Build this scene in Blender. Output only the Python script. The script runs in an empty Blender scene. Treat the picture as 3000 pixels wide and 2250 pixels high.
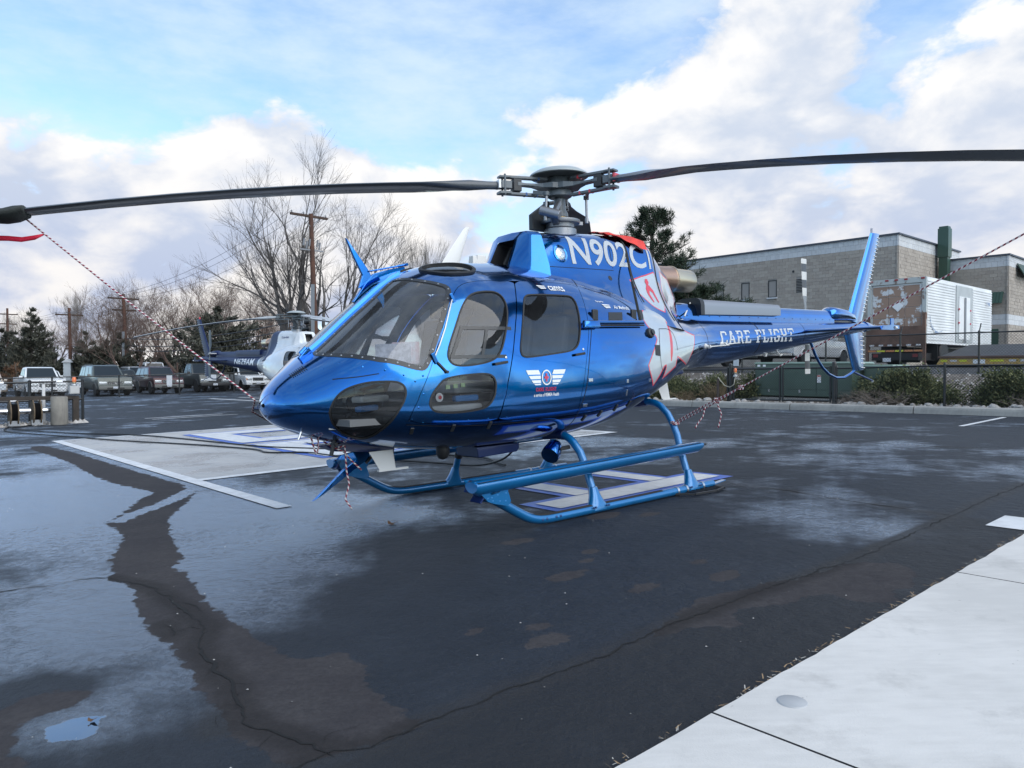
import bpy, bmesh, math, random
import numpy as np
from math import pi, radians, sin, cos, sqrt
from mathutils import Vector, Matrix, Euler
from mathutils import noise as mnoise
from mathutils.geometry import delaunay_2d_cdt, tessellate_polygon

scene = bpy.context.scene
COL = scene.collection
random.seed(11)

# ------------------------------------------------------------------ camera
CAM_H = 1.276
cam_data = bpy.data.cameras.new('camera')
cam_data.sensor_width = 36.0
cam_data.lens = 2181.5 / 3000 * 36.0
cam_data.clip_start = 0.05
cam_data.clip_end = 3000.0
cam = bpy.data.objects.new('camera', cam_data)
cam.location = (0, 0, CAM_H)
cam.rotation_euler = (pi / 2 - 0.0203, 0, 0)
COL.objects.link(cam)
scene.camera = cam
scene.render.resolution_x, scene.render.resolution_y = 1024, 768

# ------------------------------------------------------------------ sky
SUN_EL, SUN_AZ = radians(38), radians(132)      # azimuth clockwise from +Y
world = bpy.data.worlds.new('World')
scene.world = world
world.use_nodes = True
wt = world.node_tree
wt.nodes.clear()


class NT:
    """small helper round a node tree"""
    def __init__(s, t):
        s.t = t

    def n(s, typ, **kw):
        nd = s.t.nodes.new(typ)
        for k, v in kw.items():
            setattr(nd, k, v)
        return nd

    def link(s, a, b):
        s.t.links.new(a, b)

    def setin(s, sock, v):
        if hasattr(v, 'is_linked') or isinstance(v, bpy.types.NodeSocket):
            s.t.links.new(v, sock)
        else:
            sock.default_value = v

    def math(s, op, a, b=0.0, c=0.0, clamp=False):
        nd = s.n('ShaderNodeMath', operation=op, use_clamp=clamp)
        s.setin(nd.inputs[0], a); s.setin(nd.inputs[1], b); s.setin(nd.inputs[2], c)
        return nd.outputs[0]

    def vmath(s, op, a, b=(0, 0, 0)):
        nd = s.n('ShaderNodeVectorMath', operation=op)
        s.setin(nd.inputs[0], a); s.setin(nd.inputs[1], b)
        return nd.outputs['Value'] if op in ('DOT_PRODUCT', 'LENGTH') else nd.outputs[0]

    def noise(s, vec, scale, detail=4, rough=.55, lac=2.0, dist=0.0):
        nd = s.n('ShaderNodeTexNoise')
        if vec is not None:
            s.link(vec, nd.inputs['Vector'])
        nd.inputs['Scale'].default_value = scale
        nd.inputs['Detail'].default_value = detail
        nd.inputs['Roughness'].default_value = rough
        nd.inputs['Lacunarity'].default_value = lac
        nd.inputs['Distortion'].default_value = dist
        return nd.outputs['Fac']

    def ramp(s, fac, lo, hi, a=0.0, b=1.0, smooth=True):
        nd = s.n('ShaderNodeMapRange', interpolation_type='SMOOTHSTEP' if smooth else 'LINEAR')
        s.setin(nd.inputs['Value'], fac)
        for k, v in (('From Min', lo), ('From Max', hi), ('To Min', a), ('To Max', b)):
            s.setin(nd.inputs[k], v)
        return nd.outputs['Result']

    def mix(s, fac, a, b, blend='MIX'):
        nd = s.n('ShaderNodeMix', data_type='RGBA', blend_type=blend)
        s.setin(nd.inputs['Factor'], fac)
        for sock, v in ((nd.inputs['A'], a), (nd.inputs['B'], b)):
            pass
        ia = [i for i in nd.inputs if i.name == 'A' and i.type == 'RGBA'][0]
        ib = [i for i in nd.inputs if i.name == 'B' and i.type == 'RGBA'][0]
        s.setin(ia, v4(a)); s.setin(ib, v4(b))
        return [o for o in nd.outputs if o.type == 'RGBA'][0]

    def fmix(s, fac, a, b):
        nd = s.n('ShaderNodeMix', data_type='FLOAT')
        s.setin(nd.inputs[0], fac); s.setin(nd.inputs[2], a); s.setin(nd.inputs[3], b)
        return nd.outputs[0]


def v4(c):
    if isinstance(c, (tuple, list)):
        return (*c[:3], 1.0)
    return c


def pix_dir(px, py):
    """sky direction towards a place in the view (used only to set out the clouds in view)"""
    d = Vector(((px - 1500) / 2181.5, 1.0, -(py - 1125) / 2181.5))
    d.rotate(Euler((-0.0203, 0, 0)))
    return d.normalized()


def build_sky():
    N = NT(wt)
    out = N.n('ShaderNodeOutputWorld')
    tc = N.n('ShaderNodeTexCoord').outputs['Generated']
    sky = N.n('ShaderNodeTexSky')
    sky.sky_type = 'NISHITA'
    sky.sun_disc = False
    sky.sun_elevation = SUN_EL
    sky.sun_rotation = SUN_AZ
    sky.altitude = 1300
    sky.air_density = 1.0
    sky.dust_density = 0.6
    sky.ozone_density = 1.2
    bg_sky = N.n('ShaderNodeBackground')
    N.link(N.mix(1.0, sky.outputs[0], (.90, 1.04, 1.10), 'MULTIPLY'), bg_sky.inputs['Color'])
    bg_sky.inputs['Strength'].default_value = 0.15
    # clouds: noise over the direction, flattened
    sc = N.vmath('MULTIPLY', tc, (1.0, 1.0, 1.75))
    warp = N.n('ShaderNodeTexNoise')
    N.link(sc, warp.inputs['Vector'])
    warp.inputs['Scale'].default_value = 3.0
    warp.inputs['Detail'].default_value = 3
    wv = N.vmath('SCALE', N.vmath('SUBTRACT', warp.outputs['Color'], (.5, .5, .5)))
    wv.node.inputs['Scale'].default_value = 0.13
    sep = N.n('ShaderNodeSeparateXYZ')
    N.link(tc, sep.inputs[0])
    zz = sep.outputs['Z']
    # where the large banks and gaps of the view lie
    bias = None
    for (px, py, k, amp) in [(2350, 200, 26, .20), (2800, 350, 40, .16), (760, 430, 170, .24), (1000, 480, 150, .16), (90, 570, 170, .20),
                             (1600, 310, 330, .22), (2150, 740, 70, .16), (250, 1000, 40, .16), (520, 700, 110, .16), (1080, 760, 200, .14),
                             (1280, 560, 160, .10), (2900, 600, 120, .14), (1150, 230, 70, -.24), (420, 60, 60, -.10), (2750, -40, 110, -.30), (1780, 90, 200, -.16), (330, 420, 120, -.14),
                             (1900, 560, 200, -.05), (2480, 480, 260, -.16)]:
        d = pix_dir(px, py)
        dt = N.vmath('DOT_PRODUCT', tc, tuple(d))
        g = N.math('MULTIPLY', N.math('EXPONENT', N.math('MULTIPLY', N.math('SUBTRACT', dt, 1.0), float(k))), amp)
        bias = g if bias is None else N.math('ADD', bias, g)
    # stratus thickens towards the horizon
    low = N.ramp(zz, 0.0, 0.30, .10, 0.0, smooth=False)
    bias = N.math('ADD', bias, low)

    def dens(off, detail=8):
        p = N.vmath('ADD', N.vmath('ADD', sc, wv), off)
        a = N.noise(p, 5.2, detail, .55)
        b_ = N.noise(p, 15.0, detail, .6)
        a = N.math('ADD', N.math('MULTIPLY', a, .82), N.math('MULTIPLY', b_, .18))
        return N.math('ADD', a, bias)
    d0 = dens((3.1, 1.7, 0.4))
    d1 = dens((3.06, 1.7, 0.4 + 0.055), 4)
    d2 = dens((3.1, 1.7, 0.4 + 0.16), 3)
    cover = N.ramp(d0, .53, .66)
    veil = N.ramp(N.noise(N.vmath('MULTIPLY', tc, (1.3, 1.3, 3.6)), 3.4, 6, .62), .30, .74, .14, .78)
    # cumulus light: tops catch it, undersides fall to blue grey
    lit = N.ramp(N.math('ADD', N.math('MULTIPLY', N.math('SUBTRACT', d0, d1), .75), N.math('MULTIPLY', N.math('SUBTRACT', d0, d2), .55)), -.15, .17)
    lowf = N.ramp(zz, 0.02, .34, 1.0, 0.0)
    base = N.mix(lowf, (.62, .69, .81), (.47, .54, .73))
    topc = N.mix(lowf, (1.02, 1.0, .975), (1.0, .945, .885))
    ccol = N.mix(lit, base, topc)
    core = N.ramp(d0, .68, 1.02)
    ccol = N.mix(N.math('MULTIPLY', core, .35), ccol, (.60, .67, .80))
    # high thin veil under it all
    vcol = N.mix(lowf, (.74, .87, .97), (.62, .73, .90))
    ccol = N.mix(cover, vcol, ccol)
    cover = N.math('MAXIMUM', cover, veil)
    bg_c = N.n('ShaderNodeBackground')
    N.link(ccol, bg_c.inputs['Color'])
    bg_c.inputs['Strength'].default_value = 0.60
    mx = N.n('ShaderNodeMixShader')
    N.link(cover, mx.inputs[0]); N.link(bg_sky.outputs[0], mx.inputs[1]); N.link(bg_c.outputs[0], mx.inputs[2])
    N.link(mx.outputs[0], out.inputs['Surface'])


build_sky()
try:
    world.cycles.sampling_method = 'MANUAL'
    world.cycles.sample_map_resolution = 512
except Exception:
    pass

sun_data = bpy.data.lights.new('sun', 'SUN')
sun_data.energy = 1.5
sun_data.angle = radians(70)
sun_data.color = (1.0, .93, .82)
sun = bpy.data.objects.new('sun', sun_data)
sd = Vector((sin(SUN_AZ) * cos(SUN_EL), cos(SUN_AZ) * cos(SUN_EL), sin(SUN_EL)))
sun.rotation_euler = sd.to_track_quat('Z', 'Y').to_euler()
COL.objects.link(sun)

scene.view_settings.view_transform = 'Standard'
scene.view_settings.look = 'None'
scene.view_settings.gamma = 1.0
scene.view_settings.exposure = 0.85
scene.view_settings.use_curve_mapping = False
try:
    scene.cycles.max_bounces = 10
    scene.cycles.transparent_max_bounces = 24
    scene.cycles.caustics_reflective = False
    scene.cycles.caustics_refractive = False
except Exception:
    pass

# ------------------------------------------------------------------ site frame
# the whole place is laid out on one grid: u runs back along the parked aircraft, w runs away from the walkway
YAW = radians(-138.34)
O0 = Vector((.566, 7.846, 0))
RH = Euler((radians(.68), radians(1.12), YAW)).to_matrix()
GN = RH.col[2]


def gz(x, y):
    return -(GN[0] * (x - O0.x) + GN[1] * (y - O0.y)) / GN[2]


SITE_ROT = YAW + pi
US = Vector((cos(SITE_ROT), sin(SITE_ROT), 0))
WS = Vector((-sin(SITE_ROT), cos(SITE_ROT), 0))


def sp(u, w, z=0.0, absz=False):
    p = O0 + US * u + WS * w
    return Vector((p.x, p.y, z if absz else gz(p.x, p.y) + z))


# ------------------------------------------------------------------ materials
MATS = {}


def mat(name, col=(.5, .5, .5), rough=.6, metal=0.0, coat=0.0, spec=.5, var=0.0, vscale=3.0, bump=0.0, bscale=40.0, var2=None, emit=None, coat_rough=.03, vdetail=6, vlo=.35, vhi=.65):
    if name in MATS:
        return MATS[name]
    m = bpy.data.materials.new(name)
    m.use_nodes = True
    N = NT(m.node_tree)
    b = m.node_tree.nodes['Principled BSDF']
    b.inputs['Roughness'].default_value = rough
    b.inputs['Metallic'].default_value = metal
    b.inputs['Coat Weight'].default_value = coat
    b.inputs['Coat Roughness'].default_value = coat_rough
    b.inputs['Specular IOR Level'].default_value = spec
    b.inputs['Base Color'].default_value = v4(col)
    tc = None
    if var > 0 or var2 is not None or bump > 0:
        tc = N.n('ShaderNodeTexCoord').outputs['Object']
    if var > 0 or var2 is not None:
        f = N.ramp(N.noise(tc, vscale, vdetail, .6), vlo, vhi)
        c2 = var2 if var2 is not None else tuple(min(1, c * (1 + var)) for c in col)
        c1 = col if var2 is not None else tuple(c * (1 - var) for c in col)
        N.link(N.mix(f, c1, c2), b.inputs['Base Color'])
        N.link(N.ramp(f, 0, 1, rough * .88, min(1, rough * 1.1)), b.inputs['Roughness'])
    if bump > 0:
        bn = N.n('ShaderNodeBump')
        bn.inputs['Strength'].default_value = bump
        bn.inputs['Distance'].default_value = 1.0 / bscale
        N.link(N.noise(tc, bscale, 5, .6), bn.inputs['Height'])
        N.link(bn.outputs[0], b.inputs['Normal'])
    if emit:
        b.inputs['Emission Color'].default_value = v4(emit[0])
        b.inputs['Emission Strength'].default_value = emit[1]
    MATS[name] = m
    return m


def glass(name, tint=(.8, .85, .9), rough=.0, ior=1.45, haze=0.0):
    """thin sheet glass: clear or tinted straight-through view plus a Fresnel mirror"""
    if name in MATS:
        return MATS[name]
    m = bpy.data.materials.new(name)
    m.use_nodes = True
    t = m.node_tree
    t.nodes.clear()
    N = NT(t)
    o = N.n('ShaderNodeOutputMaterial')
    tr = N.n('ShaderNodeBsdfTransparent')
    tr.inputs[0].default_value = v4(tint)
    gl = N.n('ShaderNodeBsdfGlossy')
    gl.inputs['Roughness'].default_value = rough
    gl.inputs['Color'].default_value = (.95, .97, 1, 1)
    fr = N.n('ShaderNodeFresnel')
    fr.inputs['IOR'].default_value = ior
    mx = N.n('ShaderNodeMixShader')
    N.link(fr.outputs[0], mx.inputs[0])
    N.link(tr.outputs[0], mx.inputs[1]); N.link(gl.outputs[0], mx.inputs[2])
    if haze > 0:
        # fine scratches and dried drops in the acrylic scatter a little light
        df = N.n('ShaderNodeBsdfDiffuse')
        df.inputs['Color'].default_value = (.80, .84, .90, 1)
        tc = N.n('ShaderNodeTexCoord').outputs['Object']
        f = N.ramp(N.noise(tc, 3.5, 5, .65), .30, .75, haze * .45, haze * 1.5)
        m2 = N.n('ShaderNodeMixShader')
        N.link(f, m2.inputs[0]); N.link(mx.outputs[0], m2.inputs[1]); N.link(df.outputs[0], m2.inputs[2])
        mx = m2
    N.link(mx.outputs[0], o.inputs[0])
    MATS[name] = m
    return m


# ------------------------------------------------------------------ mesh helpers
def new_obj(name, me, parent=None, m=None):
    o = bpy.data.objects.new(name, me)
    COL.objects.link(o)
    if parent is not None:
        o.parent = parent
    if m is not None and me is not None:
        for q in (m if isinstance(m, (list, tuple)) else [m]):
            me.materials.append(q)
    return o


def empty(name, loc=(0, 0, 0), rz=0.0, label=None, cat=None, group=None):
    o = bpy.data.objects.new(name, None)
    o.empty_display_size = .1
    COL.objects.link(o)
    o.location = loc
    o.rotation_euler = (0, 0, rz)
    return tag(o, label, cat, group)


def tag(o, label=None, cat=None, group=None, kind=None):
    if label: o['label'] = label
    if cat: o['category'] = cat
    if group: o['group'] = group
    if kind: o['kind'] = kind
    return o


class MB:
    """collects simple solids into one mesh"""
    def __init__(s):
        s.v, s.f, s.mi, s.cur = [], [], [], 0

    def add(s, vs, fs):
        b = len(s.v)
        s.v += [tuple(v) for v in vs]
        s.f += [tuple(i + b for i in f) for f in fs]
        s.mi += [s.cur] * len(fs)
        return s

    def box(s, c, d, rot=None, taper=None):
        """centre, full size; optional rotation matrix; taper = top scale (x, y)"""
        hx, hy, hz = d[0] / 2, d[1] / 2, d[2] / 2
        tx, ty = taper or (1, 1)
        vs = [Vector(p) for p in ((-hx, -hy, -hz), (hx, -hy, -hz), (hx, hy, -hz), (-hx, hy, -hz), (-hx * tx, -hy * ty, hz), (hx * tx, -hy * ty, hz), (hx * tx, hy * ty, hz), (-hx * tx, hy * ty, hz))]
        if rot is not None:
            vs = [rot @ v for v in vs]
        c = Vector(c)
        return s.add([v + c for v in vs], [(0, 3, 2, 1), (4, 5, 6, 7), (0, 1, 5, 4), (1, 2, 6, 5), (2, 3, 7, 6), (3, 0, 4, 7)])

    def bar(s, a, b, w, h, up=(0, 0, 1)):
        a, b = Vector(a), Vector(b)
        d = (b - a)
        L = d.length
        d.normalize()
        upv = Vector(up)
        if abs(d.dot(upv)) > .98: upv = Vector((1, 0, 0))
        y = upv.cross(d).normalized()
        z = d.cross(y)
        R = Matrix((d, y, z)).transposed()
        return s.box((a + b) / 2, (L, w, h), R)

    def tube(s, pts, r, n=8, caps=True, flat=1.0, up=None):
        pts = [Vector(p) for p in pts]
        rs = r if isinstance(r, (list, tuple)) else [r] * len(pts)
        T = []
        for i in range(len(pts)):
            a = pts[max(0, i - 1)]; b = pts[min(len(pts) - 1, i + 1)]
            d = b - a
            T.append(d.normalized() if d.length > 1e-9 else Vector((0, 0, 1)))
        ref = Vector(up) if up else (Vector((0, 0, 1)) if abs(T[0].z) < .9 else Vector((1, 0, 0)))
        nx = (ref - T[0] * ref.dot(T[0])).normalized()
        vs = []
        for i, p in enumerate(pts):
            nx = (nx - T[i] * nx.dot(T[i]))
            nx.normalize()
            ny = T[i].cross(nx)
            for k in range(n):
                a = 2 * pi * k / n
                vs.append(p + (nx * cos(a) * flat + ny * sin(a)) * rs[i])
        fs = []
        for i in range(len(pts) - 1):
            for k in range(n):
                k2 = (k + 1) % n
                fs.append((i * n + k, i * n + k2, (i + 1) * n + k2, (i + 1) * n + k))
        if caps:
            fs.append(tuple(range(n - 1, -1, -1)))
            fs.append(tuple((len(pts) - 1) * n + k for k in range(n)))
        return s.add(vs, fs)

    def lathe(s, prof, n=24, origin=(0, 0, 0), axis='z', rot=None):
        """profile of (radius, height)"""
        o = Vector(origin)
        vs = []
        for (r, h) in prof:
            for k in range(n):
                a = 2 * pi * k / n
                p = Vector((r * cos(a), r * sin(a), h))
                if axis == 'x': p = Vector((p.z, p.x, p.y))
                if axis == 'y': p = Vector((p.y, p.z, p.x))
                if rot is not None: p = rot @ p
                vs.append(p + o)
        fs = []
        for i in range(len(prof) - 1):
            for k in range(n):
                k2 = (k + 1) % n
                fs.append((i * n + k, i * n + k2, (i + 1) * n + k2, (i + 1) * n + k))
        if prof[0][0] > 1e-6: fs.append(tuple(range(n - 1, -1, -1)))
        if prof[-1][0] > 1e-6: fs.append(tuple((len(prof) - 1) * n + k for k in range(n)))
        return s.add(vs, fs)

    def prism(s, poly, y0, y1, plane='xz'):
        """polygon in a plane extruded along the third axis"""
        n = len(poly)

        def P(a, b, c):
            return (a, c, b) if plane == 'xz' else ((a, b, c) if plane == 'xy' else (c, a, b))
        vs = [P(a, b, y0) for a, b in poly] + [P(a, b, y1) for a, b in poly]
        tris = tessellate_polygon([[Vector((a, b, 0)) for a, b in poly]])
        fs = [tuple(t) for t in tris] + [tuple(i + n for i in reversed(t)) for t in tris]
        fs += [(i, (i + 1) % n, n + (i + 1) % n, n + i) for i in range(n)]
        return s.add(vs, fs)

    def quad(s, a, b, c, d):
        return s.add([a, b, c, d], [(0, 1, 2, 3)])

    def build(s, name, m, parent=None, smooth=None, bevel=0.0, fix=True):
        me = bpy.data.meshes.new(name)
        me.from_pydata(s.v, [], s.f)
        if any(s.mi): me.polygons.foreach_set('material_index', s.mi)
        if bevel > 0 or fix:
            bm = bmesh.new()
            bm.from_mesh(me)
            if fix: bmesh.ops.recalc_face_normals(bm, faces=bm.faces)
            if bevel > 0:
                es = [e for e in bm.edges if len(e.link_faces) == 2 and e.calc_face_angle(0) > .5]
                bmesh.ops.bevel(bm, geom=es, offset=bevel, segments=2, profile=.6, affect='EDGES', clamp_overlap=True)
            bm.to_mesh(me)
            bm.free()
        if smooth is not None:
            me.polygons.foreach_set('use_smooth', [True] * len(me.polygons))
            if smooth < 3.1:
                me.set_sharp_from_angle(angle=smooth)
        me.update()
        return new_obj(name, me, parent, m)


SM = radians(38)


def copy_tree(o, parent=None, mapping=None):
    c = o.copy()
    COL.objects.link(c)
    c.parent = parent
    for ch in [x for x in o.children]:
        copy_tree(ch, c, mapping)
    return c


def root_copy(root, loc, rz, label, group=None):
    c = copy_tree(root)
    c.location = loc
    c.rotation_euler = (0, 0, rz)
    return tag(c, label, None, group)

# ------------------------------------------------------------------ ground
def chaikin(P, it=2, closed=True):
    P = [tuple(p) for p in P]
    for _ in range(it):
        Q = []
        n = len(P)
        rng = range(n) if closed else range(n - 1)
        if not closed: Q.append(P[0])
        for i in rng:
            a, b = P[i], P[(i + 1) % n]
            Q.append((a[0] * .75 + b[0] * .25, a[1] * .75 + b[1] * .25))
            Q.append((a[0] * .25 + b[0] * .75, a[1] * .25 + b[1] * .75))
        if not closed: Q.append(P[-1])
        P = Q
    return P


def seg_dist(U, W, P, closed):
    d = np.full(U.shape, 1e9)
    n = len(P)
    for i in range(n if closed else n - 1):
        a, b = P[i], P[(i + 1) % n]
        ex, ey = b[0] - a[0], b[1] - a[1]
        t = np.clip(((U - a[0]) * ex + (W - a[1]) * ey) / max(1e-9, ex * ex + ey * ey), 0, 1)
        d = np.minimum(d, np.hypot(U - a[0] - t * ex, W - a[1] - t * ey))
    return d


def in_poly(U, W, P):
    r = np.zeros(U.shape, bool)
    n = len(P)
    for i in range(n):
        x1, y1 = P[i]
        x2, y2 = P[(i + 1) % n]
        if y1 == y2: continue
        c = ((y1 > W) != (y2 > W)) & (U < (x2 - x1) * (W - y1) / (y2 - y1) + x1)
        r ^= c
    return r


def sdf(U, W, P):
    d = seg_dist(U, W, P, True)
    return np.where(in_poly(U, W, P), d, -d)


DRY_A = [(-2.69,3.44),(-3.18,2.79),(-3.23,2.67),(-3.96,1.92),(-3.85,1.74),(-3.68,1.95),(-3.2,2.49),(-2.99,2.71),(-2.66,3.22),(-3.24,2.05),(-3.43,1.82),(-3.7,0.87),(-3.82,0.31),(-3.87,0.01),(-3.96,-0.05),(-4.01,-0.22),(-3.98,-0.36),(-4.0,-0.45),(-4.07,-0.88),(-4.13,-1.26),(-4.13,-1.6),(-4.14,-1.84),(-4.15,-2.1),(-4.14,-2.29),(-3.99,-2.36),(-3.93,-2.38),(-3.96,-2.5),(-3.95,-2.63),(-4.04,-2.78),(-4.09,-3.04),(-4.05,-3.16),(-4.04,-3.23),(-4.17,-3.24),(-4.31,-3.22),(-4.43,-3.16),(-4.53,-3.19),(-4.57,-3.16),(-4.58,-3.04),(-4.6,-2.9),(-4.63,-2.79),(-4.62,-2.69),(-4.55,-2.6),(-4.59,-2.54),(-4.56,-2.38),(-4.56,-2.25),(-4.53,-2.12),(-4.51,-1.98),(-4.52,-1.84),(-4.48,-1.7),(-4.53,-1.49),(-4.48,-1.24),(-4.44,-0.95),(-4.37,-0.58),(-4.36,-0.34),(-4.41,-0.16),(-4.32,0.1),(-4.27,0.44),(-4.04,0.93),(-3.95,1.36),(-3.98,1.89),(-3.84,1.99),(-3.17,3.4)]
DRY_T = [(-3.22,11.14),(-2.79,10.91),(-2.73,4.3),(-2.67,3.5),(-3.17,2.81),(-3.13,3.55),(-3.26,4.39),(-3.27,5.58),(-3.12,7.76)]
DRY_C = [(-2.83,-3.29),(-2.71,-3.24),(-2.39,-3.16),(-2.09,-3.09),(-1.87,-3.15),(-1.49,-3.23),(-1.43,-3.3),(-0.82,-3.37),(-0.63,-3.54),(-0.75,-3.74),(-1.05,-3.82),(-1.3,-3.8),(-1.37,-3.89),(-1.56,-3.8),(-1.56,-3.58),(-1.65,-3.5),(-1.87,-3.49),(-1.99,-3.41),(-2.17,-3.33),(-2.29,-3.47),(-2.43,-3.5),(-2.45,-3.37),(-2.57,-3.33)]
DRY_D = [(-5.9,-1.6),(-5.21,-1.95),(-5.17,-1.89),(-5.03,-1.9),(-4.91,-1.99),(-4.89,-2.06),(-4.97,-2.11),(-5.06,-2.1),(-5.15,-2.13),(-5.2,-2.19),(-5.23,-2.33),(-5.21,-2.47),(-5.15,-2.6),(-5.43,-3.2)]
PUDDLE = [(-5.12,-2.27),(-5.08,-2.24),(-5.0,-2.25),(-4.89,-2.29),(-4.93,-2.32),(-4.97,-2.42),(-5.01,-2.46),(-5.06,-2.43),(-5.11,-2.39),(-5.13,-2.33)]
CRACKS = [[(-6.5,.2),(-4.97,0.01),(-4.83,-0.01),(-4.65,-0.07),(-4.5,-0.07),(-4.39,-0.14),(-4.35,-0.29),(-4.28,-0.46),(-4.25,-0.64),(-4.25,-0.99),(-4.26,-1.19),(-4.27,-1.41),(-4.27,-1.58),(-4.39,-1.79),(-4.42,-1.91),(-4.42,-2.08),(-4.45,-2.21),(-4.44,-2.35),(-4.46,-2.46),(-4.51,-2.57),(-4.52,-2.7),(-4.53,-2.82),(-4.49,-2.9),(-4.46,-3.0),(-4.42,-3.11),(-4.42,-3.21)],
          [(-4.54,-2.58),(-4.6,-2.62),(-4.63,-2.71)], [(-4.41,-1.36),(-4.43,-1.56),(-4.45,-1.57)],
          [(1.45,.6),(1.45,-0.92),(1.41,-1.74),(1.26,-2.46),(1.16,-3.3)],
          [(-7.5,-3.1),(-4.9,-3.2),(-4.4,-3.16),(-4.3,-3.23),(-4.17,-3.24),(-3.99,-3.22),(-3.72,-3.22),(-3.42,-3.24),(-3.08,-3.26),(-2.8,-3.25),(-2.48,-3.23),(-1.82,-3.26),(-1.37,-3.29),(-0.62,-3.35),(1.11,-3.32),(2.6,-3.3),(6,-3.35),(12.4,-3.3)],
          [(-14,15.1),(-3.1,15.0),(2,15.2),(9,15.1)], [(6.2,10),(6.3,3.0),(6.1,.4),(6.4,-3.2)]]
# patches: (u, w, radius, amount): + water film standing, - drained
FILM = [(-3.82,5.0,1.6,.6),(-4.44,2.92,1.2,.7),(-3.86,3.05,.7,.5),(-4.54,-.84,.5,.55),(-4.78,-1.34,.4,.4),(-4.67,-2.07,.3,.5),(-4.71,-2.51,.25,.4),(-5.05,-2.35,.3,.6),(-3.07,.01,.7,.55),(-2.69,2.01,.9,.55),(-2.3,1.29,.8,.5),(-2.01,.21,.35,.6),(-3.97,-1.6,.4,.35),(-3.88,-.53,.5,.35),(3.83,3.38,1.0,.5),(4.41,1.66,1.0,.5),(1.49,2.52,.9,.3),(4.96,-1.31,1.3,.35),(.5,-2.4,.8,.3),(-3.34,-2.9,.6,-.5),(-3.0,-2.3,.8,-.6),(-2.2,-2.4,.8,-.5),(-2.73,-1.5,.8,-.5),(-2.2,-.9,.6,-.35),(-1.2,-2.2,.8,-.3),(-5.03,-1.91,.2,-.6),(-4.73,-2.9,.3,-.4),(8,12,8,-.25),(0,24,9,-.22),(7,4,3,-.1)]


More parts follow.
